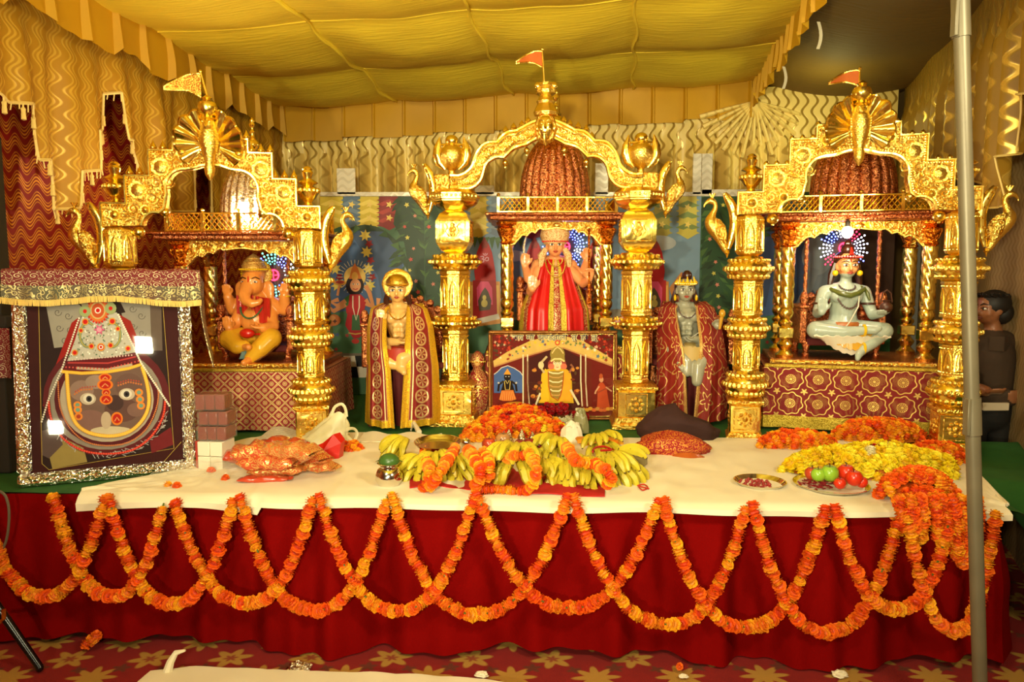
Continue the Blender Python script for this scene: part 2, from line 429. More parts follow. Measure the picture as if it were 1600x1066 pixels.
# red skirt
t=G('red_velvet'); o=t.co(); nb=t.noise(o,3.,3.)
M_SKIRT=t.done(t.mix(nb,c(106,2,2),c(126,5,4)),.85,0.,spec=.04,bump=t.noise(o,45.,3.),strength=.15,dist=.01,sheen=0)
XL=-3.2; LS=XR-XL
def skirt(u,v):
    s=u*(LS+1.3); nw=s*9.5+1.3*sin(s*1.7)+.8*sin(s*4.3+1)
    p=.5+.5*sin(nw); p=p**1.4*(.65+.35*sin(s*2.9+.5)); p+=.30*sin(s*37+2*sin(s*3))*.5+.25*sin(s*19+1.5*sin(s*2.3))
    amp=.022+.085*sm(v*1.7); o=.025+amp*p+.05*v*v+.012*mnoise.noise(V((s*3,v*3,0)))
    z=.694-v*(.668+.015*sin(s*3.3))
    if s<LS: x=XL+s; return V((x,fy(x)-o,z))
    d=s-LS; return V((XR+o,fy(XR)+d,z))
mb=MB(); mb.sheet(skirt,560,22,LS,.7)
tag(mb.build('stage_skirt',M_SKIRT,recalc=False),'deep red velvet skirt pleated along the front of the stage','skirt')
# green cloth over the stage top
M_GREEN=fabric('green_cloth',c(34,100,26),c(24,76,18),.85,25,.3)
def green(u,v):
    x=lerp(-2.95,3.22,u); y=lerp(fy(x)+.0,lerp(6.42,4.38,sm((x-XR)/.3)),v); z=.697
    if x>XR:
        d=x-XR; kf=sm(1-(y-fy(x))/.55); z-=.02*sm(d/.3)+kf*.50*sm((d-.03)/.5)+.04*kf*sin(d*9+y*5)*sm(d/.2); z+=.03*mnoise.noise(V((x*3,y*1.6,2)))+.02*sin(y*4+x*3)
        if v<.02: z-=.0
    else: z+=.006*mnoise.noise(V((x*3,y*3,0)))
    if v==0: y-=.02;
    return V((x,y,max(z,.05)))
mb=MB(); mb.sheet(green,170,70); tag(mb.build('green_cloth',M_GREEN,recalc=False,thick=0),'green cloth spread over the stage, hanging off its right end','cloth')
# white sheet
M_WHITE=fabric('white_sheet',c(238,228,200),c(226,214,184),.85,8,.35,.1)
wb=[(130,768),(200,753),(300,736),(350,700),(420,683),(560,679),(700,688),(960,688),(1180,689),(1300,690),(1490,704),(1575,796)]
wf=[(130,771),(180,776),(306,780),(364,768),(420,767),(500,768),(600,763),(700,759),(760,763),(900,766),(1030,770),(1180,772),(1340,783),(1450,789),(1575,799)]
def white(u,v):
    px=lerp(130,1575,u)
    nn=mnoise.noise(V((px*.012,v*5,0)))*.012+mnoise.noise(V((px*.05,v*12,4)))*.005+abs(mnoise.noise(V((px*.02+v*3,v*2,9))))*.012
    if v<.06:
        p=onz(px,pl(px,wf)); k=(.06-v)/.06; 
        return V((p.x,fy(p.x)-.045-.05*sm(k*1.6)-.012*k*sin(px*.03),.712-.034*k*k-(.03*k if px<420 else .006*k)*(1+.6*sin(px*.017))))
    k=(v-.06)/.94; a=onz(px,pl(px,wf)); b=onz(px,pl(px,wb)); a=V((a.x,fy(a.x)-.045,.7)); p=lerp(a,b,k)
    return V((p.x,p.y,.708+max(0,nn)*min(1,k*6)+.003))
mb=MB(); mb.sheet(white,220,50); tag(mb.build('white_sheet',M_WHITE,recalc=False,thick=-.004),'rumpled white sheet spread over the front of the stage','sheet')
# foreground sheet and litter on the carpet
def fgs(u,v):
    ed=[(215,1066),(235,1050),(300,1042),(420,1047),(500,1050),(620,1054),(760,1062),(820,1075)]
    px=lerp(215,820,u); p=onz(px,pl(px,ed),.02); q=p+V((0,-.7,0)); r=lerp(p,q,v); return V((r.x,r.y,.022+.012*abs(mnoise.noise(V((u*9,v*6,1))))))
mb=MB(); mb.sheet(fgs,60,14); a=onz(262,1050,.02)
mb.tube([a,a+V((.01,.01,.04)),a+V((.03,.02,.075)),a+V((.07,.02,.085))],[.02,.016,.012,.005],7)
tag(mb.build('floor_sheet',M_WHITE,thick=.004),'off-white sheet lying crumpled on the carpet in front of the stage','sheet')
# ================================================================ GATES AND PAVILIONS
def copy_tree(o,parent=None):
    q=o.copy(); COL.objects.link(q)
    if parent: q.parent=parent
    for ch in o.children: copy_tree(ch,q)
    return q
def catmull(P,n=6):
    out=[]
    for i in range(len(P)-1):
        p0=P[max(0,i-1)];p1=P[i];p2=P[i+1];p3=P[min(len(P)-1,i+2)]
        for k in range(n):
            t=k/n; out.append(tuple(.5*((2*b)+(c_-a)*t+(2*a-5*b+4*c_-d)*t*t+(3*b-a-3*c_+d)*t**3) for a,b,c_,d in zip(p0,p1,p2,p3)))
    out.append(P[-1]); return out
def arcpts(cx,cz,r,a0,a1,n=8): return [(cx+r*cos(R(lerp(a0,a1,i/n))),cz+r*sin(R(lerp(a0,a1,i/n)))) for i in range(n+1)]
def niche(mb,w,h,fig=True):
    # pointed-arch niche relief in the local xz plane, facing -y
    a=[(-w,0),(-w,h*.55),(-w*.7,h*.8),(0,h),(w*.7,h*.8),(w,h*.55),(w,0)]
    mb.tube([(x,-.001,z) for x,z in a],.0045,5); mb.tube([(-w*1.15,-.001,0),(w*1.15,-.001,0)],.005,5)
    if fig:
        M=Matrix.Diagonal((1,.55,1)); mb.lathe([(.001,h*.06),(w*.62,h*.10),(w*.55,h*.25),(w*.3,h*.30),(w*.42,h*.42),(w*.2,h*.55),(w*.24,h*.66),(w*.1,h*.78),(.001,h*.86)],7,(0,0,0),M=M,cap=False)
def pillar_secs(mk,secs):
    for kind,z0,z1,wd in secs:
        r=wd/2; h=z1-z0; mb=MB()
        if kind=='plinth':
            k=r*1.414; mb.lathe([(k*1.16,z0),(k*1.16,z0+.35*h),(k*1.05,z0+.55*h),(k,z1)],4,ph=PI/4); mk('plinth',mb,GOLD,ang=30)
        elif kind=='base':
            mb.box((0,0,(z0+z1)/2),(wd,wd,h),.006)
            o=mk('base_block',mb,GOLDP,ang=25)
            m2=MB()
            for s in range(4):
                m2.M=(Matrix.Rotation(PI/2*s,4,'Z')@Matrix.Translation((0,-r,(z0+z1)/2)))
                q=min(r*.72,h*.40); m2.tube([(-q,0,-q),(q,0,-q),(q,0,q),(-q,0,q)],.005,5,closed=True)
                M=rotm('X',90); m2.lathe([(q*.28,0),(q*.22,.008),(.001,.014)],10,M=M,cap=False)
                for k in range(8):
                    a=k*PI/4; m2.ball((cos(a)*q*.55,-.001,sin(a)*q*.55),(q*.2,.008,q*.2),7,5)
            m2.M=None; m2.build('panel_relief',GOLD,o)
        elif kind=='cap':
            k=r*1.414; mb.lathe([(k*.86,z0),(k,z0+h*.3),(k,z0+h*.7),(k*.7,z1)],4,ph=PI/4); mk('cornice',mb,GOLD,ang=30)
        elif kind=='ring':
            mb.lathe([(r*.66,z0),(r*.82,z0+.12*h),(r,z0+.40*h),(r,z0+.56*h),(r*.86,z0+.74*h),(r*.62,z0+.92*h),(r*.58,z1)],24,rf=lambda a,z:1+.022*cos(8*a))
            o=mk('ring_moulding',mb,GOLDP); m2=MB(); n=26
            for k in range(n): a=2*PI*k/n; m2.ball((r*1.0*cos(a),r*1.0*sin(a),z0+.48*h),h*.12,6,4)
            for k in range(20): a=2*PI*k/20; m2.ball((r*.80*cos(a),r*.80*sin(a),z0+.16*h),(h*.13,h*.13,h*.12),6,4); m2.ball((r*.82*cos(a+.1),r*.82*sin(a+.1),z0+.82*h),(h*.12,h*.12,h*.1),6,4)
            m2.build('beading',GOLDF,o)
        elif kind=='octcap':
            mb.lathe([(r*.55,z0),(r*.8,z0+.18*h),(r*.98,z0+.40*h),(r*.98,z0+.46*h),(r*1.02,z0+.5*h),(r*1.02,z0+.80*h),(r*.96,z0+.86*h),(r*.8,z1)],8,ph=PI/8)
            o=mk('capital',mb,GOLDP,ang=30); m2=MB()
            for k in range(32):
                a=2*PI*k/32; q=r*1.0*cos(PI/8)/cos((a+PI/8)%(PI/4)-PI/8); m2.ball((q*cos(a),q*sin(a),z0+.66*h),h*.085,6,4)
            m2.build('beading',GOLDF,o)
        elif kind=='cube':
            mb.lathe([(r*.62,z0),(r*1.0,z0+.08*h),(r*1.30,z0+.24*h),(r*1.32,z0+.72*h),(r*1.05,z0+.90*h),(r*.62,z1)],4,ph=PI/4)
            o=mk('square_drum',mb,GOLDP,ang=30); m2=MB()
            for s in range(4):
                m2.M=Matrix.Rotation(PI/2*s,4,'Z')@Matrix.Translation((0,-r*.93,(z0+z1)/2)); q=r*.70; e=h*.24
                m2.tube([(-q,0,-e),(q,0,-e),(q,0,e),(-q,0,e)],.0045,5,closed=True)
                for zz,rr in ((-.08*h,.020),(.04*h,.026),(.14*h,.016)): m2.ball((0,0,zz),(rr,.012,rr*.9),9,6)
                for sx in (-1,1):
                    m2.tube([(sx*.02,-.002,-.13*h),(sx*.045,-.002,-.02*h),(sx*.03,-.002,.10*h),(sx*.045,-.002,.17*h)],.004,5)
            m2.M=None; m2.build('panel_relief',GOLD,o)
        elif kind in('shaft','drum'):
            top=[(r*.98,z1-.10*h),(r*1.04,z1-.08*h),(r*1.04,z1-.02*h),(r*.9,z1)]
            bot=[(r*.9,z0),(r*1.04,z0+.02*h),(r*1.04,z0+.07*h),(r*.98,z0+.09*h)]
            if kind=='drum': bot=[(r*.6,z0),(r*.92,z0+.06*h),(r*1.0,z0+.12*h)]; top=[(r*1.0,z1-.12*h),(r*.92,z1-.06*h),(r*.6,z1)]
            mb.lathe(bot+top,8,ph=PI/8); o=mk('shaft',mb,GOLDF,ang=30); m2=MB()
            ap=r*cos(PI/8)*.99
            for s in range(8):
                m2.M=Matrix.Rotation(PI/4*s,4,'Z')@Matrix.Translation((0,-ap,z0+.17*h)); niche(m2,r*.25,h*.62)
            for zz in (.13,.86):
                for k in range(24):
                    a=2*PI*k/24; q=r*1.0*cos(PI/8)/cos((a+PI/8)%(PI/4)-PI/8); m2.M=None; m2.ball((q*cos(a),q*sin(a),z0+zz*h),.005,5,4)
            m2.M=None; m2.build('niche_relief',GOLDP,o)
def pillar(label,pos,rz,H,table,ref,scale):
    root=thing('gold_pillar',label,'pillar',pos,rz,'golden gate pillars'); root['kind']='thing'
    tot=table[-1][2]-table[0][1]; k=H/tot
    def mk(name,mb,mat,ang=40): return mb.build(name,mat,root,ang=ang)
    pillar_secs(mk,[(kd,z0*k,z1*k,wd/scale) for kd,z0,z1,wd in table]); return root
T_C=[('plinth',0,17,64),('base',17,58,58),('cap',58,69,64),('shaft',69,152,42),('ring',152,174,78),('shaft',174,245,48),('ring',245,272,80),('cube',272,339,56),('octcap',339,370,76)]
T_S=[('plinth',0,10,48),('base',10,54,46),('cap',54,65,54),('ring',65,108,64),('shaft',108,157,42),('ring',157,195,64),('shaft',195,250,46),('ring',250,287,70),('drum',287,352,44)]
def spiral(cx,cz,r,turns,sg=1,n=20): return [(cx+r*(1-.8*i/n)*cos(sg*turns*2*PI*i/n),0,cz+r*(1-.8*i/n)*sin(sg*turns*2*PI*i/n)) for i in range(n+1)]
def peacock(parent,x,z,sg,h,y=0,mat=None):
    q=lambda a,b,yy=0:(x+sg*a*h,y+yy,z+b*h)
    mb=MB(); P=[(0,.07,.012),(.03,.12,.045),(.10,.28,.075),(.20,.46,.115),(.25,.56,.10),(.23,.66,.055),(.19,.76,.036),(.20,.83,.036),(.25,.87,.050),(.30,.86,.036),(.345,.82,.018),(.36,.775,.006)]
    P=catmull(P,3); mb.tube([q(a,b) for a,b,_ in P],[r*h for _,_,r in P],10)
    mb.lathe([(.002,0),(.022*h,.05*h),(.045*h,.08*h),(.03*h,.10*h),(.05*h,.12*h)],10,q(0,0))
    for k in range(3): mb.tube([q(.24,.90),q(.20+.04*k,.985)],[.008*h,.016*h],5)
    for yy in(-1,1): mb.ball(q(.27,.88,yy*.045*h),.010*h,6,4)
    o=mb.build('peacock',GOLDF if mat is None else mat,parent)
    m2=MB()
    for yy in (-1,1):
        Wg=[(.02,.20,.03),(.06,.34,.075),(.10,.46,.085),(.14,.56,.05),(.16,.60,.01)]
        m2.tube([q(a+.02,b,yy*.085*h) for a,b,_ in Wg],[r*h for *_,r in Wg],8,flat=.5)
    m2.build('wing',GOLD,o)
    m3=MB(); Tl=[(-.02,.14,.03),(-.07,.34,.06),(-.10,.55,.075),(-.06,.76,.07),(.01,.90,.06),(.06,.985,.03)]
    Tl=catmull(Tl,3); m3.tube([q(a,b) for a,b,_ in Tl],[r*h for *_,r in Tl],10,flat=.55)
    for i in range(2,len(Tl)-1,2): m3.ball(q(Tl[i][0]+.02,Tl[i][1],-.05*h),.02*h,6,4)
    m3.build('tail',GOLDP,o)
    return o
POT=[(.030,0),(.034,.01),(.022,.025),(.045,.05),(.066,.085),(.062,.105),(.030,.125),(.062,.140),(.050,.150),(.024,.165),(.030,.185),(.034,.200),(.026,.215),(.030,.222),(.016,.235),(.002,.24)]
def pot(parent,x,z,s=1.,mat=None):
    mb=MB(); mb.lathe([(r*s,zz*s) for r,zz in POT],18,(x,0,z)); 
    o=mb.build('pot_finial',mat or GOLDP,parent); m2=MB()
    for k in range(14): a=2*PI*k/14; m2.ball((x+.062*s*cos(a),.062*s*sin(a),z+.095*s),(.012*s,.012*s,.016*s),6,5)
    m2.build('petal_band',GOLDF,o); return o
SPIKE=[(.012,0),(.020,.012),(.022,.022),(.014,.034),(.006,.050),(.001,.062)]
def flag(parent,x,z0,z1,wd,hg,mat,lean=0.,y=0.):
    mb=MB(); tip=V((x+lean,y,z1)); b=V((x,y,z0)); mb.tube([b,tip],[.007,.005],7); mb.ball(tip,.010,7,5); mb.build('flag_pole',GOLDP,parent)
    f=lambda u,v: tip+V((-wd*u,.035*sin(u*5)*u,-.012-hg*(.5*u*1.1+(v)*(1-u*.88))+.02*sin(u*4)))
    m2=MB(); m2.sheet(f,12,6); o=m2.build('flag',mat,parent,thick=.003)
    m3=MB(); m3.tube([f(i/12,0) for i in range(13)]+[f(1-i/12,1) for i in range(13)],.006,5); m3.build('flag_border',GOLDF,o)
def beads(mb,pts,r,step):
    acc=0
    for a,b in zip(pts,pts[1:]):
        a=V(a);b=V(b);L=(b-a).length
        while acc<L:
            mb.ball(a+(b-a)*(acc/L if L else 0),r,5,4); acc+=step
        acc-=L
def side_gate(side,PL,PR,H,flagw=None,spike=True):
    PL=V(PL);PR=V(PR); d=PR-PL; S=d.length/2; rz=math.atan2(d.y,d.x); mid=(PL+PR)/2
    for nm,p in(('left',PL),('right',PR)):
        if nm=='left': root=pillar('%s-hand golden ringed pillar of the %s shrine gate'%(nm,side),p,rz,H,T_S,0,256); first=root
        else:
            root=copy_tree(first); root.location=p; root['label']='%s-hand golden ringed pillar of the %s shrine gate'%(nm,side)
    g=thing('gate_arch','stepped golden gate arch with peacock crest on the %s shrine'%side,'arch',(mid.x,mid.y,.70+H),rz,'golden gate arches'); g['kind']='thing'
    k=(S+.075)/.66; th=.10
    out=[(.66,.0),(.66,.13),(.515,.13),(.515,.285),(.37,.285),(.37,.43),(.225,.43),(.225,.505),(0,.505)]
    inn=[(0,.36),(.06,.352),(.12,.335)]+arcpts(.165,.215,.115,85,-15,8)+[(.295,.105)]+arcpts(.345,.0,.085,105,5,7)
    half=[(x*k,z) for x,z in out]; ih=[(x*k,z) for x,z in inn]
    poly=[(-x,z) for x,z in half[::-1]]+half[::-1][0:0]
    right=half[::-1]                    # (0,.505) ... (.66,0)
    full=[(x,z) for x,z in right]+[(x,z) for x,z in ih[::-1]][0:]+[(-x,z) for x,z in ih[1:]]+[(-x,z) for x,z in right[::-1][:-1]]
    mb=MB(); mb.prism(full,-th/2,th/2); mb.build('arch_panel',GOLD,g,ang=25)
    m2=MB()
    for sx in(-1,1):
        o3=[(sx*x,-th/2,z) for x,z in half]; i3=[(sx*x,-th/2,z) for x,z in ih]
        ins=[(sx*(x-.014),-th/2,z-.014) for x,z in half if True]
        m2.tube(o3,.009,6); m2.tube(i3,.010,6)
        beads(m2,ins[1:],.0055,.014); beads(m2,[(x+sx*.012,y,z+.014) for x,y,z in i3],.0055,.014)
    m2.build('arch_border',GOLDP,g)
    m3=MB(); X=rotm('X',90)
    for sx in(-1,1):
        for cx,cz,r in((.44,.205,.052),(.30,.335,.054),(.58,.065,.036),(.17,.42,.036),(.40,.095,.030)):
            cx*=k*sx; m3.lathe([(r,0),(r*.95,.008),(r*.7,.006),(r*.62,.016),(r*.3,.024),(.001,.028)],16,(cx,-th/2,cz),M=X,rf=lambda a,z:1+.07*cos(7*a),cap=False)
        for cx,cz,r,t_,sg in((.36,.16,.04,1.6,1),(.47,.10,.035,1.6,-1),(.26,.25,.035,1.6,1),(.33,.245,.03,1.5,-1),(.62,.075,.028,1.6,1),(.53,.06,.03,1.5,-1),(.24,.40,.03,1.5,1),(.42,.30,.0,1,1),(.12,.44,.03,1.5,-1)):
            if r: m3.tube([(a,-th/2,b) for a,_,b in spiral(cx*k*sx,cz,r,t_,sg*sx)],.0055,5)
    m3.build('scroll_relief',GOLDF,g)
    m4=MB(); sp=None
    for sx in(-1,1):
        for x0,x1,z in((.38,.50,.285),(.24,.355,.43),(.10,.21,.505)):
            for i in range(3):
                x=lerp(x0,x1,i/2)*k*sx
                if sp is None:
                    m4.lathe(SPIKE if spike else [(.010,0),(.016,.010),(.016,.02),(.010,.028),(.002,.034)],10,(0,0,0)); sp=m4.build('finial',GOLDP,g); sp.location=(x,0,z)
                else: inst(sp,g,(x,0,z))
        pot(g,sx*.585*k,.13,1.0 if spike else .98)
        for x,z,r in((.297,.085,.026),(.455,-.03,.032)):
            m5=MB(); m5.ball((sx*x*k,-.02,z),(r*1.1,r,r),12,8); m5.ball((sx*x*k,-.02,z-r),r*.3,6,4); m5.build('drop_ball',GOLDP,g)
        peacock(g,sx*(.66*k+.055),-.26,sx,.40)
    # peacock crest with fan tail
    cz=.46; m6=MB(); N=40
    def fan(u,v):
        sd=-1 if u<.5 else 1; w_=abs(u-.5)*2; a=R(lerp(84,-44,w_)); lob=1+.09*abs(sin(w_*PI*5)); r=.045+.125*v*(lob if v>.75 else 1)*(1-.12*w_)
        return V((sd*(.012+r*cos(a)),-th/2-.012-.075*v*sin(PI*min(1,w_+.15))*.9+.012*cos(w_*PI*10)*v,cz+.01+r*sin(a)*1.02))
    m6.sheet(lambda u,v:fan(u*.5-1e-6,v),36,8); m6.sheet(lambda u,v:fan(.5+u*.5+1e-6,v),36,8); cr=m6.build('peacock_crest',GOLDP,g,thick=.006)
    m7=MB()
    for i0,i1 in((0,36),(37,73)): m7.tube([fan(i/72,1) for i in range(i0,i1)],.008,6); m7.build('fan_rim',GOLDP,cr)
    m8=MB(); y0=-th/2-.05
    B=[(0,-.20,.006),(0,-.165,.026),(0,-.13,.030),(0,-.10,.022),(0,-.06,.036),(0,.0,.052),(0,.05,.056),(0,.10,.040),(0,.13,.036)]
    m8.tube([(a,y0,cz+b) for a,b,_ in B],[r for *_,r in B],12); m8.ball((0,y0-.03,cz+.105),.032,10,7); m8.tube([(0,y0-.055,cz+.11),(0,y0-.085,cz+.085)],[.014,.003],6)
    for sx in(-1,1):
        m8.ball((sx*.018,y0-.052,cz+.118),.006,6,4); beads(m8,[(sx*.045,y0-.02,cz-.08),(sx*.052,y0-.02,cz+.06)],.006,.014)
    m8.build('peacock_body',GOLDF,cr)
    return g,cr,cz,k
# positions
LPL=onz(203,699); LPR=onz(489,687); LH=(at(203,360,LPL.y).z+at(487,353,LPR.y).z)/2-.70
RPL=onz(1162,682); RPR=onz(1484,699); RH=(at(1165,338,RPL.y).z+at(1487,327,RPR.y).z)/2-.70
M_FLAG=mk_gold('flag_sequin',c(250,205,90),.35,70,.5,.004,metal=.7,dark=c(200,110,30))
M_FLAGR=fabric('flag_orange',c(200,110,30),c(170,70,20))
gL,crL,cz,kL=side_gate('left',LPL,LPR,LH,spike=True)
gR,crR,cz,kR=side_gate('right',RPL,RPR,RH,spike=False)
for g,cr in((gL,crL),(gR,crR)):
    mb=MB(); mb.lathe([(.026,0),(.040,.012),(.028,.03),(.046,.045),(.055,.075),(.046,.10),(.020,.115),(.030,.125),(.012,.14),(.002,.145)],16,(0,-.10,cz+.13)); mb.build('kalash',GOLDP,cr)
flag(crL,.0,cz+.27,cz+.40,.185,.13,M_FLAG,lean=-.03,y=-.10)
flag(crR,.0,cz+.26,cz+.36,.17,.09,M_FLAGR,lean=.0,y=-.02)
# ---- centre gate
CPL=onz(713,660); CPR=onz(991,664); d=CPR-CPL; S=d.length/2; rz=math.atan2(d.y,d.x); mid=(CPL+CPR)/2
CH=(at(713,298,CPL.y).z+at(991,295,CPR.y).z)/2-.70
cpl=pillar('left-hand tall golden pillar of the centre shrine gate',CPL,rz,CH,T_C,0,234)
cpr=copy_tree(cpl); cpr.location=CPR; cpr['label']='right-hand tall golden pillar of the centre shrine gate'
gC=thing('gate_arch','wavy golden gate arch with a face boss over the centre shrine','arch',(mid.x,mid.y,.70+CH),rz,'golden gate arches'); g['kind']='thing'
q=1/779.; kx=(S+.12)/(590*q)
lo=[(510,0),(400,8),(345,50),(318,125),(270,160),(222,160)]; lo2=[(212,170),(170,205),(115,222),(98,226)]; lo3=[(94,230),(50,252),(0,275)]
up=[(510,72),(450,74),(395,112),(365,185),(320,230),(258,238)]; up2=[(252,244),(208,282),(150,292)]; up3=[(146,296),(70,332),(0,350)]
lo=catmull(lo,5)+catmull(lo2,4)+catmull(lo3,4); up=catmull(up,5)+catmull(up2,4)+catmull(up3,4)
LO=[(x*q*kx,z*q) for x,z in lo]; UP=[(x*q*kx,z*q) for x,z in up]; th=.10
poly=UP[::1]; full=[(x,z) for x,z in UP[::-1]]+[(x,z) for x,z in LO]+[(-x,z) for x,z in LO[::-1][1:]]+[(-x,z) for x,z in UP[:-1]]
mb=MB(); mb.prism(full,-th/2,th/2); mb.build('arch_band',GOLD,gC,ang=30)
mb=MB(); m2=MB()
for sx in(-1,1):
    for P,o in((UP,-1),(LO,1)):
        mb.tube([(sx*x,-th/2,z) for x,z in P],.011,6); mb.tube([(sx*x,-th/2-.002,z+o*.022) for x,z in P],.006,5)
        beads(mb,[(sx*x,-th/2,z+o*.034) for x,z in P],.006,.016)
    n=min(len(UP),len(LO))
    for i in range(2,24):
        u=i/24; a=UP[int(u*(len(UP)-1))]; b=LO[int(u*(len(LO)-1))]; cx,c2=(a[0]+b[0])/2,(a[1]+b[1])/2
        m2.tube([(p,-th/2,r) for p,_,r in spiral(sx*cx,c2,.020,1.4,1 if i%2 else -1,12)],.005,5)
mb.build('arch_border',GOLDP,gC); m2.build('scroll_relief',GOLDF,gC)
for sx in(-1,1):
    mb=MB(); mb.box((sx*552*q*kx,-.005,37*q),(78*q*kx,th+.03,80*q),.006); mb.build('end_block',GOLD,gC,ang=30)
    for x,z in((216,135),(100,195)):
        mb=MB(); mb.ball((sx*x*q*kx,-.02,z*q),(.020,.02,.022),10,7); mb.ball((sx*x*q*kx,-.02,(z-22)*q),.008,6,4); mb.build('drop_ball',GOLDP,gC)
    peacock(gC,sx*(640*q*kx),-.19,sx,.37)
    # lotus-bud orb with petal wings
    bx=sx*505*q*kx; mb=MB()
    mb.lathe([(.022,0),(.026,.01),(.020,.03),(.045,.05),(.075,.09),(.084,.13),(.074,.17),(.045,.195),(.03,.20)],20,(bx,-.01,75*q)); ob=mb.build('bud_orb',GOLDF,gC)
    m2=MB(); m2.ball((bx,-.01,75*q+.225),(.044,.044,.038),14,9); m2.tube([(bx-.07,-.01,75*q+.20),(bx-.03,-.02,75*q+.195),(bx+.03,-.02,75*q+.195),(bx+.07,-.01,75*q+.20)],[.006,.016,.016,.006],7); m2.build('orb_cap',GOLDP,ob)
    m3=MB()
    for s2 in(-1,1):
        Wg=[(.045,.04,.01),(.082,.08,.028),(.095,.13,.034),(.095,.18,.026),(.085,.225,.012),(.080,.25,.003)]
        m3.tube([(bx+s2*a,-.01,75*q+b) for a,b,_ in Wg],[r for *_,r in Wg],8,flat=.5)
    m3.build('petal_wing',GOLDP,ob)
# face boss and crest
mb=MB(); fz=300*q; fY=-th/2-.03
mb.lathe([(.001,-.03),(.072,-.02),(.074,.0),(.062,.02),(.058,.02)],24,(0,fY+.02,fz),M=Matrix.Diagonal((1,1,1.42))@rotm('X',90),rf=lambda a,z:1+.05*cos(16*a))
bo=mb.build('face_boss',GOLD,gC); mb=MB()
mb.ball((0,fY-.012,fz),(.050,.030,.078),16,12)
mb.tube([(0,fY-.040,fz+.022),(0,fY-.050,fz-.005),(0,fY-.040,fz-.014)],[.006,.011,.008],7)
for sx in(-1,1):
    mb.ball((sx*.021,fY-.036,fz+.018),(.013,.008,.008),9,6); mb.tube([(sx*.008,fY-.040,fz+.034),(sx*.022,fY-.040,fz+.042),(sx*.037,fY-.030,fz+.032)],.0045,5)
    mb.ball((sx*.024,fY-.030,fz-.016),(.014,.010,.012),8,6); mb.ball((sx*.053,fY-.0,fz-.005),(.008,.01,.024),7,5)
mb.tube([(-.018,fY-.034,fz-.034),(0,fY-.042,fz-.037),(.018,fY-.034,fz-.034)],.006,6); mb.tube([(0,fY-.035,fz-.045),(0,fY-.025,fz-.085),(0,fY-.01,fz-.115)],[.012,.010,.004],7)
mb.build('face',GOLDP,bo)
mb=MB(); z0=fz+.085
mb.lathe([(.070,0),(.078,.02),(.066,.05),(.052,.075),(.060,.090),(.046,.11),(.040,.125),(.062,.140),(.064,.160),(.040,.178),(.050,.190),(.048,.205),(.020,.215),(.003,.22)],20,(0,-.02,z0),rf=lambda a,z:1+.04*cos(10*a)); mb.build('crest_crown',GOLDF,gC)
mb=MB()
for sx in(-1,1): mb.ball((sx*.052,-.02,z0+.19),(.024,.02,.026),8,6)
mb.build('crest_bud',GOLDP,gC)
sp=None
for sx in(-1,1):
    for x,z in((245,250),(215,285),(172,300),(128,312),(95,330)):
        if sp is None: m4=MB(); m4.lathe([(.012,-.012),(.010,.0),(.020,.016),(.016,.03),(.008,.04),(.001,.05)],10); sp=m4.build('finial',GOLDP,gC); sp.location=(sx*x*q*kx,0,z*q)
        else: inst(sp,gC,(sx*x*q*kx,0,z*q))
flag(gC,-.01,z0+.20,z0+.42,.165,.10,M_FLAGR,lean=-.015,y=-.02)
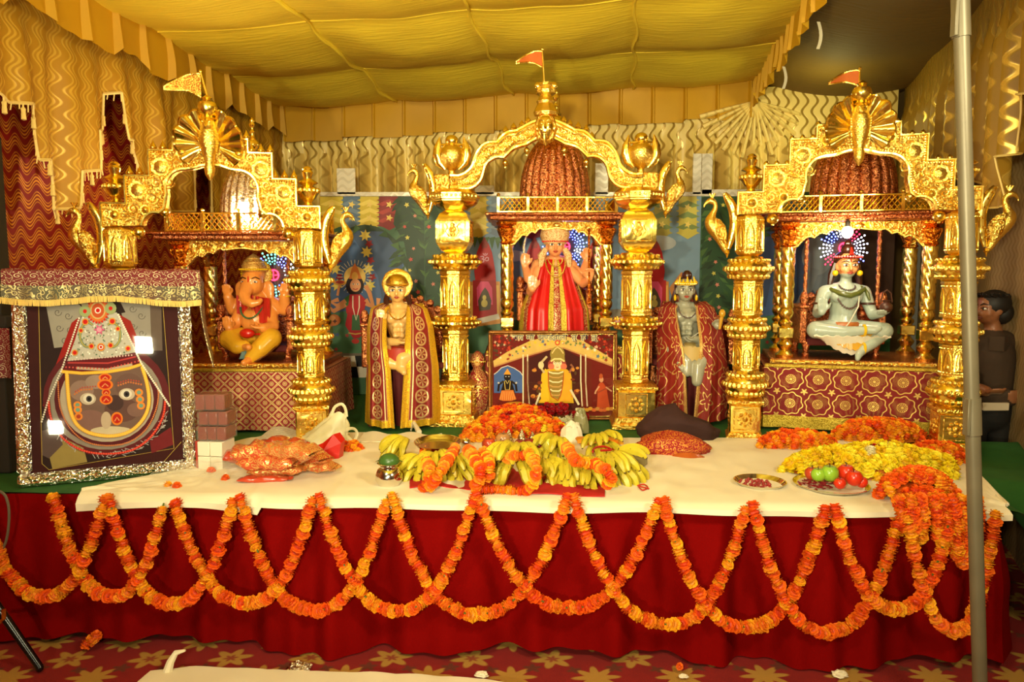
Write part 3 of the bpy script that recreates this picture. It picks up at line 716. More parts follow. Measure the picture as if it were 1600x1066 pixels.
# ================================================================ PAVILIONS
def twist_col(mb,x,y,z0,z1,r,M=None):
    h=z1-z0
    mb.lathe([(r*1.6,0),(r*1.7,.02),(r*1.2,.035),(r*.9,.05),(r*1.4,.075),(r*1.5,.09),(r*1.0,.11),(r*.8,.125)],16,(x,y,z0))
    mb.box((x,y,z0+.165),(r*2.6,r*2.6,.07),.006); mb.lathe([(r*.9,0),(r*1.3,.02),(r*1.3,.035),(r*.8,.05),(r*1.25,.075),(r*1.35,.10),(r*1.1,.125),(r*.9,.135)],16,(x,y,z0+.20))
def pavilion(side,pos,rz,W,D,H,dome_r,dome_h,fin_top,mdome,zrail=.11,ndome=44):
    root=thing('shrine_pavilion','small golden shrine pavilion with twisted columns and dome, %s shrine'%side,'shrine',pos,rz,'shrine pavilions')
    mb=MB(); mb.box((0,0,.02),(W+.20,D+.20,.04),.006); b=mb.build('base_slab',COPPER,root,ang=30)
    mb=MB(); mb.tube([(-W/2-.10,-D/2-.105,.024),(W/2+.10,-D/2-.105,.024)],.014,8); mb.build('base_edge',GOLD,b)
    r=.036; c0=None
    for x in(-W/2,W/2):
        for y in(-D/2,D/2):
            if c0 is None:
                mb=MB(); twist_col(mb,0,0,.04,H,r)
                c0=mb.build('column',GOLDP,root,ang=40); c0.location=(x,y,0)
                m2=MB(); zt0=.37; zt1=H-.16; n=30; k=16
                m2.lathe([(r*1.12,lerp(zt0,zt1,j/n)) for j in range(n+1)],k*2,rf=lambda a,z:1+.17*abs(sin(2.5*(a+z*16)))); m2.build('twisted_shaft',GOLDP,c0,ang=60)
                m3=MB(); m3.lathe([(r*.9,zt1),(r*1.4,zt1+.015),(r*1.1,zt1+.03),(r*1.3,zt1+.05),(r*1.8,zt1+.09),(r*1.9,zt1+.11),(r*1.2,zt1+.125),(r*2.0,zt1+.14),(r*2.0,H)],16,rf=lambda a,z:1+.05*cos(8*a)); m3.build('capital',GOLDR,c0)
            else: cc=copy_tree(c0); cc.location=(x,y,0)
    # scalloped fascia, front and sides
    def fascia(L):
        h=L/2; pts=[(h+.03,0),(h+.03,-.10),(h-.0,-.165),(h-.05,-.155),(h-.08,-.12)]
        n=3; x0=h-.08
        for i in range(n):
            xa=lerp(x0,x0*.35,i/n); xb=lerp(x0,x0*.35,(i+1)/n); za=lerp(-.12,-.055,i/n); zb=lerp(-.12,-.055,(i+1)/n)
            for j in range(1,6):
                t=j/5; pts.append((lerp(xa,xb,t),lerp(za,zb,t)+.018*sin(PI*t)))
        pts+=[(x0*.2,-.05),(0,-.04)]
        return pts+[(-x,z) for x,z in pts[::-1][1:]]
    fp=fascia(W); mb=MB(); mb.prism([(x,z+H) for x,z in fp],-.018,.018); fa=mb.build('fascia',GOLD,root,ang=30); fa.location=(0,-D/2,0)
    m2=MB(); m2.tube([(x,-.02,z+H) for x,z in fp[1:-1]],.007,6)
    for sx in(-1,1):
        for cx,cz_,rr,sg in((W*.42,-.07,.04,1),(W*.30,-.06,.032,-1),(W*.20,-.035,.024,1),(W*.36,-.03,.025,1),(W*.12,-.025,.02,-1),(W*.47,-.03,.022,-1)):
            m2.tube([(a,-.02,bb+H) for a,_,bb in spiral(sx*cx,cz_,rr,1.7,sg*sx,18)],.006,5)
    m2.ball((0,-.02,H-.025),(.03,.014,.018),10,6); m2.build('fascia_scrolls',GOLDF,fa)
    for sx in(-1,1):
        mb=MB(); mb.prism([(x,z+H) for x,z in fascia(D)],-.015,.015); s=mb.build('side_fascia',GOLD,root,ang=30); s.location=(sx*W/2,0,0); s.rotation_euler=(0,0,PI/2)
    mb=MB(); mb.box((0,0,H+.022),(W+.24,D+.24,.034),.008); mb.box((0,0,H+.045),(W+.30,D+.30,.02),.006); mb.build('roof_slab',COPPER,root,ang=30)
    zr=H+.055
    def rail(L):
        m=MB(); m.box((0,0,zr+zrail),(L,.014,.010),.002); m.box((0,0,zr+.012),(L,.014,.010),.002)
        st=.032; n=int(L/st)
        for i in range(-3,n+3):
            for sg in(1,-1):
                x0=-L/2+i*st; x1=x0+sg*(zrail-.01)*.8; a=V((x0,0,zr+.012)); b_=V((x1,0,zr+zrail))
                if min(x0,x1)<-L/2 or max(x0,x1)>L/2: continue
                m.tube([a,b_],.0032,4)
        return m
    ra=rail(W+.12).build('railing_lattice',GOLDP,root); ra.location=(0,-D/2-.05,0)
    for sx in(-1,1): q_=rail(D+.08).build('railing_lattice',GOLDP,root); q_.location=(sx*(W/2+.06),0,0); q_.rotation_euler=(0,0,PI/2)
    p0=None
    for i in range(5):
        x=lerp(-W/2-.06,W/2+.06,i/4)
        if p0 is None:
            mb=MB(); mb.box((0,0,zr+zrail/2),(.024,.022,zrail+.012),.003); mb.ball((0,0,zr+zrail+.018),.013,8,6); p0=mb.build('railing_post',GOLDP,root); p0.location=(x,-D/2-.05,0)
        else: inst(p0,root,(x,-D/2-.05,0))
    for sx in(-1,1): inst(p0,root,(sx*(W/2+.06),D/2+.04,0))
    # ribbed dome
    pr=[(dome_r*f,zr+dome_h*t_) for t_,f in((0,.98),(.12,1.02),(.3,1.03),(.5,.97),(.68,.84),(.82,.66),(.92,.45),(.98,.25),(1.,.10))]
    mb=MB(); mb.lathe(catmull(pr,3),ndome*2,rf=lambda a,z:1+.075*(abs(cos(a*ndome/4))**.5)); dm=mb.build('dome',mdome,root,ang=60); dm.location=(0,.02,0)
    m2=MB()
    for k in range(4):
        s=1-k*.22; m2.tube(catmull([(-.16*s,0,0),(-.165*s,0,.12*s),(-.10*s,0,.26*s),(0,0,.34*s),(.10*s,0,.26*s),(.165*s,0,.12*s),(.16*s,0,0)],4),.010,6)
    m2.v=[V((p.x*dome_r/.24,-math.sqrt(max(.001,(dome_r*1.06)**2-(p.x*dome_r/.24)**2))*(1-max(0,(p.z/.34*.75))**3*.35)-.004+p.y*0,zr+.01+p.z*dome_h/.46)) for p in m2.v] if False else [V((p.x*dome_r/.24,p.y-math.sqrt(max(.0004,(dome_r*1.04)**2-(p.x*dome_r/.24)**2))*(1-.30*max(0,p.z/.34)**2.5),zr+.01+p.z*dome_h/.46)) for p in m2.v]
    o=m2.build('niche_arches',mdome,dm)
    ft=fin_top-(zr+dome_h); z0=zr+dome_h-.02; mb=MB(); s=ft/.36
    mb.lathe([(.05*s,0),(.062*s,.015*s),(.04*s,.03*s),(.035*s,.045*s),(.060*s,.07*s),(.070*s,.10*s),(.062*s,.13*s),(.035*s,.155*s),(.046*s,.165*s),(.02*s,.18*s),(.014*s,.20*s),(.026*s,.225*s),(.012*s,.245*s),(.012*s,.265*s),(.028*s,.29*s),(.018*s,.315*s),(.022*s,.33*s),(.004*s,.36*s)],24,(0,0,z0),rf=lambda a,z:1+(.05*cos(12*a))); mb.build('finial',GOLDP,root).location=(0,.02,0)
    return root
def brocade(name,base,base2,gold,cell,style):
    t=G(name); u,v,_=t.uv(); o=t.co()
    if style=='rosette':
        fu=t.fr(u/cell)-.5; fv=t.fr(v/cell)-.5; r=t.ln(fu,fv); a=t.m('ARCTAN2',fv,fu)
        pet=t.st(t.sin(a*14),.0,.4)
        f=t.mx(t.mx((1-t.st(r,.055,.012)),t.st(r,.07,.01)*(1-t.st(r,.17,.01))*pet),t.st(r,.17,.008)*(1-t.st(r,.195,.008)))
        dots=(1-t.st(t.vor(o,230.,.2),.30,.1))*t.st(r,.20,.01)*(1-t.st(r,.38,.02))*.6
        gu=t.fr(u/cell+.5)-.5; gv=t.fr(v/cell+.5)-.5; r2=t.ln(gu,gv); a2=t.m('ARCTAN2',gv,gu)
        fl=(1-t.st(r2-(t.sin(a2*5)*.04+.10),0.,.02)); vine=(1-t.st(t.ab(r-(t.sin(a*8)*.03+.44)),.022,.012))
        f=t.mx(t.mx(f,dots),t.mx(fl*.9,vine))
    elif style=='diamond':
        p=(u+v)/cell; q=(u-v)/cell; fp=t.fr(p)-.5; fq=t.fr(q)-.5
        edge=t.st(t.mx(t.ab(fp),t.ab(fq)),.40,.02); r=t.ln(fp,fq); a=t.m('ARCTAN2',fq,fp)
        sun=(1-t.st(r,.27,.02))*t.st(t.sin(a*14),-.1,.4); core=1-t.st(r,.10,.015); lk=t.st(t.sin(u/cell*40)*t.sin(v/cell*40),-.3,.3)
        f=t.mx(t.mx(edge*lk,sun*t.st(r,.12,.01)),core*.8)
    elif style=='swirl':
        q=t.noise(t.comb(u,v,0),2.,1.); fu=t.fr(u/cell)-.5; fv=t.fr(v/cell)-.5; r=t.ln(fu,fv); a=t.m('ARCTAN2',fv,fu)
        f1=1-t.st(t.ab(r-(t.sin(a*5)*.10+.22)),.028,.018); f2=1-t.st(t.ab(t.sin((u+v*.7)/cell*5+t.sin(v/cell*5)*1.6)),.16,.08)
        gu=t.fr(u/cell+.5)-.5; gv=t.fr(v/cell+.5)-.5; r3=t.ln(gu,gv); a3=t.m('ARCTAN2',gv,gu); f3=1-t.st(t.ab(t.fr(r3*5-a3/6.283)-.5),.13,.06); f3=f3*(1-t.st(r3,.30,.02))
        f=t.mx(t.mx(f1,f2*t.st(r,.36,.02)*t.st(r3,.32,.02)),f3)
    elif style=='dense':
        f=t.st(t.sin(t.vor(o,52.,1.,'SMOOTH_F1')*22),.25,.25)
    n=t.noise(o,220.,2.)
    bc=t.mix(t.noise(o,6.,2.),base,base2); f=f*(n*.7+.55)
    f=t.mn(f,1.)
    return t.done(t.mix(f,bc,gold),.72-f*.34,f*.75,bump=f,strength=.4,dist=.004)
M_ROS=brocade('red_rosette_brocade',c(140,10,14),c(112,6,12),c(240,205,110),.165,'rosette')
M_DIA=brocade('red_diamond_brocade',c(150,22,28),c(150,20,50),c(240,215,140),.085,'diamond')
M_GBORD=mk_gold('gold_tissue',c(220,190,70),.4,90,.4,.004,metal=.6,dark=c(170,140,30))
def altar(side,pos,rz,W,D,H,mat,border,cell,label):
    root=thing('altar_table',label,'altar',pos,rz)
    mb=MB(); mb.box((0,0,H-.012),(W-.02,D-.02,.022),.004); mb.build('table_top',fabric('table_wood',c(90,50,25)),root)
    def cl(u,v):
        # wraps front and both sides; u along perimeter
        per=[(-W/2,D/2),(-W/2,-D/2),(W/2,-D/2),(W/2,D/2)]; L=[D,W,D]; s=u*sum(L); i=0
        while i<2 and s>L[i]: s-=L[i]; i+=1
        a=V((*per[i],0)); b=V((*per[i+1],0)); d=(b-a).normalized(); nr=V((d.y,-d.x,0)); p=a+d*s
        o=.006+(.012+.010*sin(u*70)+.012*sin(u*31+1))*v*.8
        return p+nr*o+V((0,0,H-(H-.012)*v*.985))
    n=140; mb=MB(); mb.sheet(cl,n,10,W+2*D,H); mb.mat(0) if False else None
    clo=mb.build('tablecloth',mat,root,recalc=False)
    mb=MB(); mb.sheet(lambda u,v:V((lerp(-W/2,W/2,u),lerp(-D/2,D/2,v),H+.002)),4,4,W,D); mb.build('cloth_top',mat,root)
    if border:
        mb=MB(); mb.sheet(lambda u,v:cl(u,.80+.2*v)+V((0,-.012 if u>.2 else 0,0)),n,3,W+2*D,.1); mb.build('gold_border',M_GBORD,clo,recalc=False)
    mb=MB(); mb.tube([cl(.5+(W/(W+2*D))*(i/30-.5)*.99,0)+V((0,-.004,.006)) for i in range(31)],.012,6); mb.build('edge_trim',M_GBORD,clo)
    return root
def world(p,z): return V((p.x,p.y,z))
rzR=math.atan2((RPR-RPL).y,(RPR-RPL).x)
TR=.42; pR=at(1322,560,4.98); pR=V((pR.x,pR.y,.70)); pL=at(404,560,5.0); pL=V((pL.x,pL.y,.70)); pC=at(866,560,5.46); pC=V((pC.x,pC.y,.70))
hzR=at(1300,577,4.60).z-.70
altar('right',pR,rzR,1.12,.74,hzR,M_ROS,True,.165,'altar table under red cloth with gold rosettes and a yellow hem')
hzL=at(400,580,4.62).z-.70
altar('left',pL,0,1.08,.74,hzL,M_DIA,False,.085,'altar table under red and gold diamond-patterned cloth')
hzC=.46
altar('centre',pC,0,1.0,.70,hzC,M_ROS,False,.165,'altar table behind the framed picture under the centre pavilion')
zS=lambda px,py,Y,base: at(px,py,Y).z-base
bR=.70+hzR+.005; bL=.70+hzL+.005; bC=.70+hzC+.005
pavR=pavilion('right',V((pR.x,pR.y,bR)),rzR,.84,.46,zS(1320,347,4.78,bR),.245,.58,zS(1326,128,5.0,bR),COPPER)
pavL=pavilion('left',V((pL.x,pL.y,bL)),0,.80,.46,zS(380,377,4.75,bL),.20,.54,zS(400,178,5.0,bL),SILVER,zrail=.12)
pavC=pavilion('centre',V((pC.x,pC.y,bC)),0,.70,.46,zS(866,345,5.12,bC),.235,.60,zS(867,130,5.4,bC),COPPER)
# ================================================================ IDOLS
def glossy(name,col,rough=.28,var=.06):
    t=G(name); f=t.noise(t.co(),14.,3.); 
    return t.done(t.mix(f,tuple(x*(1-var*2) for x in col[:3])+(1,),tuple(min(1,x*(1+var)) for x in col[:3])+(1,)),rough,0.,coat=.35)
EYEW=glossy('eye_white',c(240,236,225)); DARK=glossy('dark_paint',c(28,18,14)); LIP=glossy('lip_red',c(176,74,58)); TIL=glossy('tilak_red',c(200,30,20)); YEL=glossy('yellow_paint',c(236,190,20)); HAIR=glossy('hair_brown',c(60,26,16))
def remesh(mb,name,mats,parent,vox=.006,smooth=3,assign=None):
    me=bpy.data.meshes.new(name); me.from_pydata(mb.v,[],mb.f)
    bm=bmesh.new(); bm.from_mesh(me); bmesh.ops.recalc_face_normals(bm,faces=bm.faces); bm.to_mesh(me); bm.free()
    tmp=bpy.data.objects.new('tmp',me); COL.objects.link(tmp)
    m=tmp.modifiers.new('r','REMESH'); m.mode='VOXEL'; m.voxel_size=vox
    m=tmp.modifiers.new('s','SMOOTH'); m.iterations=smooth; m.factor=.5
    dg=bpy.context.evaluated_depsgraph_get(); out=bpy.data.meshes.new_from_object(tmp.evaluated_get(dg))
    bpy.data.objects.remove(tmp); bpy.data.meshes.remove(me)
    out.name=name; out.materials.clear()
    for q in (mats if isinstance(mats,list) else [mats]): out.materials.append(q)
    if assign:
        for p in out.polygons: p.material_index=assign(p.center)
    out.shade_smooth(); o=bpy.data.objects.new(name,out); COL.objects.link(o); o.parent=parent; return o
def head_shape(mb,h,s,nose=True,ears=True):
    h=V(h); B=lambda x,y,z:h+V((x,y,z))*s
    mb.ball(B(0,.05,.25),(.74*s,.84*s,.76*s),16,10); mb.ball(B(0,-.08,-.28),(.60*s,.66*s,.64*s),14,9); mb.ball(B(0,-.32,-.62),(.30*s,.30*s,.26*s),10,7)
    for sx in(-1,1):
        mb.ball(B(sx*.36,-.42,-.22),(.26*s,.22*s,.26*s),9,6)
        if ears: mb.ball(B(sx*.72,.05,-.05),(.10*s,.20*s,.30*s),8,6)
    if nose: mb.tube([B(0,-.72,.14),B(0,-.86,-.12),B(0,-.92,-.24)],[.08*s,.10*s,.13*s],8); mb.ball(B(0,-.88,-.24),.13*s,8,6)
def face_parts(par,h,s,brow=DARK,tilak=TIL,big=1.0,lip=LIP):
    h=V(h); B=lambda x,y,z:h+V((x,y,z))*s
    mb=MB()
    for sx in(-1,1): mb.ball(B(sx*.32,-.70,.06),(.19*s*big,.10*s,.095*s*big),12,8)
    e=mb.build('eyes',EYEW,par); mb=MB()
    for sx in(-1,1):
        mb.ball(B(sx*.31,-.775,.06),(.085*s*big,.05*s,.085*s*big),9,6)
        mb.tube([B(sx*.12,-.76,.08),B(sx*.30,-.795,.155*big+.02),B(sx*.50,-.66,.09)],.022*s,5)
    mb.build('pupils',DARK,e); mb=MB()
    for sx in(-1,1): mb.tube([B(sx*.10,-.79,.27),B(sx*.32,-.76,.36),B(sx*.56,-.58,.27)],[.03*s,.04*s,.015*s],6)
    mb.build('eyebrows',brow,par); mb=MB()
    mb.tube([B(-.22,-.70,-.48),B(-.08,-.80,-.445),B(0,-.80,-.46),B(.08,-.80,-.445),B(.22,-.70,-.48)],[.02*s,.05*s,.045*s,.05*s,.02*s],7)
    mb.tube([B(-.16,-.73,-.53),B(0,-.80,-.56),B(.16,-.73,-.53)],[.03*s,.06*s,.03*s],7); mb.build('lips',lip,par)
    if tilak: mb=MB(); mb.tube([B(0,-.83,.30),B(0,-.79,.62)],[.05*s,.03*s],6); mb.build('tilak',tilak,par)
def hand(mb,wrist,d,n,L=.07,curl=.35,thumb=1,r=.0075):
    # palm and five fingers; d = direction of fingers, n = palm normal
    d=V(d).normalized(); n=V(n); n=(n-d*n.dot(d)).normalized(); sd=d.cross(n); w_=V(wrist); P=L*.48
    for k in range(4):
        o=sd*((k-1.5)*r*1.75); mb.tube([w_+o*.6,w_+d*P+o],[r*1.15,r*1.2],7); mb.ball(w_+d*P+o,r*1.15,7,5)
        l=L*(.44,.52,.50,.40)[k]; a=w_+d*P+o; b=a+d*l*.5+n*l*.5*curl*.4; e=b+d*l*.45+n*l*.5*curl
        mb.cap([(*a,r),(*b,r*.92),(*e,r*.75)],7)
    a=w_+d*P*.25+sd*thumb*r*2.0; b=a+d*P*.5+sd*thumb*r*2.2+n*r; e=b+d*P*.5+n*r*1.3+sd*thumb*r*.3
    mb.cap([(*a,r*1.15),(*b,r),(*e,r*.8)],7)
def necklace(mb,c_,rx,drop,r,n=20,y=-.0,ry=None):
    c_=V(c_); pts=[]
    for i in range(n+1):
        a=PI+PI*i/n; pts.append(c_+V((rx*cos(a),y-(ry or .05)*abs(sin(a))**.7,drop*sin(a))))
    beads(mb,pts,r,r*1.9); return pts
def arch_outline(w_,h,top=.35,n=10):
    return [(-w_,0),(-w_,h*(1-top))]+[(w_*cos(PI-PI*i/n),h*(1-top)+h*top*sin(PI*i/n)) for i in range(1,n)]+[(w_,h*(1-top)),(w_,0)]
def throne(label,pos,rz,W,seat,back,mat,D=.34,arm=.17,swing=0,legs=True,group=None):
    root=thing('throne_chair',label,'throne',pos,rz,group); hw=W/2
    mb=MB(); mb.box((0,0,seat-.03),(W*.92,D,.045),.01); mb.build('seat',fabric('maroon_velvet',c(92,14,14),c(74,10,12),.8),root)
    mb=MB(); a=arch_outline(hw*.86,back,.45); mb.prism([(x,z+seat-.04) for x,z in a],D/2-.02,D/2+.03); b=mb.build('backrest',mat,root,ang=30)
    m2=MB(); pts=[(x*1.02,D/2-.03,z+seat-.04) for x,z in a]
    for i in range(len(pts)-1):
        p=V(pts[i]);q_=V(pts[i+1]); k=max(1,int((q_-p).length/.045))
        for j in range(k): m2.ball(p.lerp(q_,j/k),(.028,.022,.028),8,6)
    m2.build('back_frame',mat,b); m2=MB()
    for cx,cz_,r in((0,back*.72,.05),(-hw*.4,back*.5,.045),(hw*.4,back*.5,.045),(0,back*.35,.05)): m2.tube([(p,D/2-.025,q_+seat) for p,_,q_ in spiral(cx,cz_,r,1.8)],.008,5)
    m2.build('back_relief',mat,b)
    for sx in(-1,1):
        mb=MB(); mb.box((sx*hw,0,seat+arm/2-.02),(.045,D,arm+.04),.008); mb.box((sx*hw,0,seat+arm+.008),(.060,D+.03,.024),.008); ar=mb.build('armrest',mat,root,ang=30)
        mb=MB(); mb.lathe([(.016,0),(.026,.02),(.030,.05),(.018,.08),(.004,.09)],12,(sx*hw,-D/2+.02,seat+arm+.02)); mb.build('arm_knob',mat,ar)
        if legs:
            for y in(-D/2+.03,D/2-.03):
                mb=MB(); mb.lathe([(.020,0),(.026,.015),(.016,.03),(.022,seat*.4),(.030,seat*.7),(.020,seat*.85),(.024,seat-.05)],10,(sx*hw*.9,y,0)); mb.build('leg',mat,root)
        if swing:
            for y in(-.10,):
                mb=MB(); k=60; n=8
                mb.lathe([(.013,lerp(seat+arm+.02,swing,j/k)) for j in range(k+1)],10,(sx*hw*.93,y,0),rf=lambda a,z:1+.22*sin(2*a+z*110)); mb.build('hanging_rod',mat,root,ang=60)
    return root
def emit(name,col,s):
    t=G(name); return t.done(c(20,20,20),.5,0,emis=col,es=s)
EB=emit('led_blue',c(90,110,255),14); EW=emit('led_white',c(220,225,255),16); ER=emit('led_red',c(255,40,70),10); EG=emit('led_teal',c(90,255,210),10)
FIB=paint(110,80,90,var=0)
def halo(label,pos,r,y,seed,cols):
    root=thing('led_halo',label,'halo light',pos); rr=random.Random(seed)
    mb=MB(); M=rotm('X',90); mb.lathe([(.03,-.006),(.036,.0),(.03,.006)],20,M=M); mb.build('hub',paint(60,20,30,var=0),root)
    fb=MB(); tips={}
    for k in range(34):
        a=2*PI*k/34; L=r*(1 if k%2 else .86)
        fb.tube([(.034*cos(a),0,.034*sin(a)),(L*cos(a),-.01,L*sin(a))],.0014,4)
        cl=cols[(k//4)%len(cols)]
        for t_ in (.55,.70,.85,1.0):
            tips.setdefault(cl,MB()).ball((L*t_*cos(a),-.012,L*t_*sin(a)),.0062 if t_>.6 else .0045,6,4)
    fb.build('fibre',FIB,root,kind='stuff')
    for cl,m in tips.items(): m.build('light_tip',cl,root,kind='stuff')
    m=MB(); ring=[(.035*cos(R(a)),-.02,.035*sin(R(a))) for a in range(0,360,15)]
    for p in ring: m.ball(p,.006,6,4)
    for a in range(4):
        d=V((cos(PI/2*a),0,sin(PI/2*a))); e=V((cos(PI/2*a+PI/2),0,sin(PI/2*a+PI/2)))
        for t_ in (0,.33,.66,1): m.ball(d*.03*t_+V((0,-.022,0)),.005,6,4); m.ball(d*.03+e*.022*t_+V((0,-.022,0)),.005,6,4)
    m.build('swastik_lights',ER,root,kind='stuff'); return root
# -------- right shrine: blue-grey seated ascetic idol
SKB=glossy('idol_blue_grey',c(176,190,178),.25); SKG=glossy('idol_gold_skin',c(226,178,104),.3); SKP=glossy('idol_pink_skin',c(226,150,96),.3); SKO=glossy('idol_orange',c(232,146,66),.3); SKD=glossy('idol_dark_grey',c(160,158,138),.3)
BROWNB=glossy('rudraksha',c(70,34,20),.5); GREENB=glossy('snake_green',c(88,96,42),.3); OCH=glossy('ochre_cloth',c(214,160,40)); WHT=glossy('white_paint',c(226,220,200))
bz=bR+.04
oR=at(1316,556,4.93); RT=thing('seated_idol','blue-grey cross-legged seated idol with topknot and bead necklace, right shrine','idol',(oR.x,oR.y,bz),R(-6))
sc=.70/.735
mb=MB(); S_=.235
def T(x,y,z,r): return (x,y,z+.13,r)
tor=[T(0,.02,.06,.105),T(0,.02,.15,.085),T(0,.015,.23,.09),T(0,.01,.30,.082)]
mb.cap(tor,16)
for sx in(-1,1):
    mb.ball((sx*.05,-.045,.13+.275),(.055,.04,.045),12,8); mb.cap([T(sx*.05,.01,.315,.05),T(sx*.125,.015,.30,.046)],12)
mb.cap([T(0,.0,.33,.040),T(0,-.01,.40,.036)],12)
# arms
mb.cap([T(-.128,.015,.295,.045),T(-.178,-.02,.16,.034),T(-.178,-.11,.175,.026)],12); hand(mb,(-.178,-.12,.13+.175),(0,-.05,1),(0,-1,0),.095,.1,1,.0095)
mb.cap([T(.128,.015,.295,.045),T(.180,-.01,.15,.034),T(.20,-.11,.165,.026)],12); hand(mb,(.20,-.115,.13+.165),(-.3,-.8,.1),(0,0,1),.085,.5,-1,.009)
# legs
mb.cap([T(-.06,.0,.045,.075),T(-.215,-.12,.055,.058),T(-.05,-.185,.045,.040),T(.07,-.20,.060,.028)],14); mb.cap([T(.07,-.20,.062,.027),T(.125,-.215,.06,.024),T(.150,-.215,.075,.018)],10)
mb.cap([T(.06,.0,.045,.075),T(.225,-.10,.05,.056),T(.12,-.19,-.02,.040),T(.05,-.23,-.065,.028)],14); mb.cap([T(.045,-.235,-.068,.026),T(.01,-.27,-.095,.022),T(.0,-.285,-.115,.016)],10)
hR=(0,-.02,.13+.475); head_shape(mb,hR,.092)
bd=remesh(mb,'body',[SKB,SKP],RT,.0055,4,lambda p:1 if (p.z>.13+.425 and p.y<-.02) else 0)
face_parts(RT,hR,.092)
mb=MB(); hx=V(hR); mb.ball(hx+V((0,.03,.035)),(.080,.078,.070),14,10); mb.ball(hx+V((.0,.0,.105)),(.045,.045,.045),10,8); mb.ball(hx+V((0,.0,.145)),(.026,.026,.028),8,6)
mb.tube([hx+V((-.07,.0,.04)),hx+V((0,-.075,.062)),hx+V((.07,.0,.04))],.014,8)
for sx in(-1,1): mb.tube([hx+V((sx*.068,.02,.02)),hx+V((sx*.085,.03,-.06)),hx+V((sx*.10,.03,-.15))],[.02,.026,.012],8)
mb.build('hair',HAIR,RT)
mb=MB(); beads(mb,[hx+V((.085*cos(R(a)),-.015+.075*-sin(R(a)),.058)) for a in range(0,181,6)],.009,.017); mb.tube([hx+V((0,-.08,.07)),hx+V((.0,-.07,.12))],[.016,.004],7); mb.build('crown_band',TIL,RT)
mb=MB(); 
for sx in(-1,1): mb.ball(hx+V((sx*.078,-.015,-.048)),.020,10,7)
mb.build('earring',YEL,RT)
mb=MB(); mb.tube([(-.10,-.02,.45),(-.06,-.085,.425),(0,-.105,.41),(.06,-.085,.425),(.11,-.03,.455),(.135,-.03,.42),(.14,-.055,.38)],[.014,.017,.018,.017,.016,.014,.006],9); mb.tube([(-.10,-.02,.45),(-.05,.05,.48),(.05,.05,.48),(.11,-.03,.455)],.015,8); mb.build('snake',GREENB,RT)
mb=MB(); necklace(mb,(0,-.045,.44),.075,.115,.0085,24,0,.055); necklace(mb,(0,-.03,.475),.05,.03,.007,20,0,.045); mb.build('bead_necklace',BROWNB,RT)
mb=MB(); mb.tube([(.07,-.07,.43),(.05,-.115,.34),(.0,-.12,.24),(-.03,-.12,.20)],.004,5); mb.build('sacred_thread',WHT,RT)
mb=MB(); mb.lathe([(.10,0),(.118,.01),(.112,.05),(.098,.06)],20,(0,.01,.175),M=Matrix.Diagonal((1.05,.95,1))); mb.build('waist_band',glossy('waist_orange',c(190,110,50)),RT)
mb=MB(); mb.sheet(lambda u,v:V((lerp(-.16,.17,u),-.15-.06*sin(PI*u)-.02*v,.165-.10*v*sin(PI*(.08+.84*u))+.006*sin(u*60))),30,8); mb.build('waist_cloth',OCH,RT,thick=.012)
mb=MB(); mb.sheet(lambda u,v:V((lerp(-.24,.24,u)*(1-.25*v),-.17-.05*sin(PI*u)+.03*v,.155-.10*sin(PI*u)*v-.02*v+.005*sin(u*50))),30,8); mb.build('lower_cloth',WHT,RT,thick=.012)
for p in((.062,-.20,.19),(.055,-.225,.075)):
    mb=MB(); mb.tube([(p[0]+.0*i,p[1]+.033*cos(i*PI/6),p[2]+.033*sin(i*PI/6)) for i in range(12)],.009,6,closed=True); mb.build('anklet',YEL,RT)
for sx in(-1,1):
    mb=MB(); mb.tube([(sx*.152+.042*cos(i*PI/7),.0+.04*sin(i*PI/7),.13+.225) for i in range(14)],.008,6,closed=True); mb.build('armlet',BROWNB,RT)
mb=MB(); mb.lathe([(.015,0),(.032,.01),(.040,.03),(.036,.05),(.018,.065),(.024,.078),(.02,.08)],16,(.205,-.165,.305)); mb.tube([(.17,-.165,.37),(.18,-.165,.43),(.205,-.165,.45),(.23,-.165,.43),(.24,-.165,.37)],.005,6); 
tag(mb.build('water_pot',BROWNB,RT))
throne('ornate swing seat on twisted copper rods under the blue-grey idol',(oR.x,oR.y+.13,bz),rzR*.5,.50,.125,.34,COPPER,arm=.20,swing=at(1320,356,4.95).z-bz)
h0=at(1318,388,5.12); halo('blue and pink LED halo fan behind the blue-grey idol',(h0.x,5.13,h0.z),.165,0,3,[EW,ER,EW,EB])
# -------- left shrine: elephant-headed idol
oL=at(404,576,4.92); bz=bL+.04
LT=thing('elephant_headed_idol','orange elephant-headed seated idol with yellow dhoti, left shrine','idol',(oL.x,oL.y,bz),0)
k=1/737.; Q=lambda x,y,d,r: ((x-450)*k,d,(665-y)*k,r*k)
mb=MB()
mb.cap([Q(450,545,.03,70),Q(450,470,.0,72),Q(450,420,.0,66),Q(450,380,.01,62)],16); mb.ball((0,-.07,(665-470)*k),(.085,.06,.085),14,10)
mb.ball((-.005,-.06,(665-290)*k),(.075,.075,.085),14,10); mb.ball((0,-.02,(665-250)*k),(.07,.075,.06),14,10)
mb.cap([Q(435,310,-.11,34),Q(432,345,-.15,29),Q(445,375,-.175,24),Q(475,388,-.185,20),Q(505,382,-.18,15),Q(515,372,-.175,12)],12)
for sx,ex in((-1,382),(1,512)):
    mb.ball(((ex-450)*k,-.01,(665-320)*k),(.045,.018,.055),12,8); mb.ball(((ex-450)*k+sx*.012,-.01,(665-345)*k),(.03,.016,.04),10,7)
    mb.cap([Q(450+sx*25,355,-.13,7),Q(450+sx*38,372,-.18,5)],7)
mb.cap([Q(375,395,.01,40),Q(338,420,-.01,32),Q(322,360,-.04,24)],12); hand(mb,((322-450)*k,-.045,(665-352)*k),(-.1,0,1),(0,-1,0),.075,.2,1,.009)
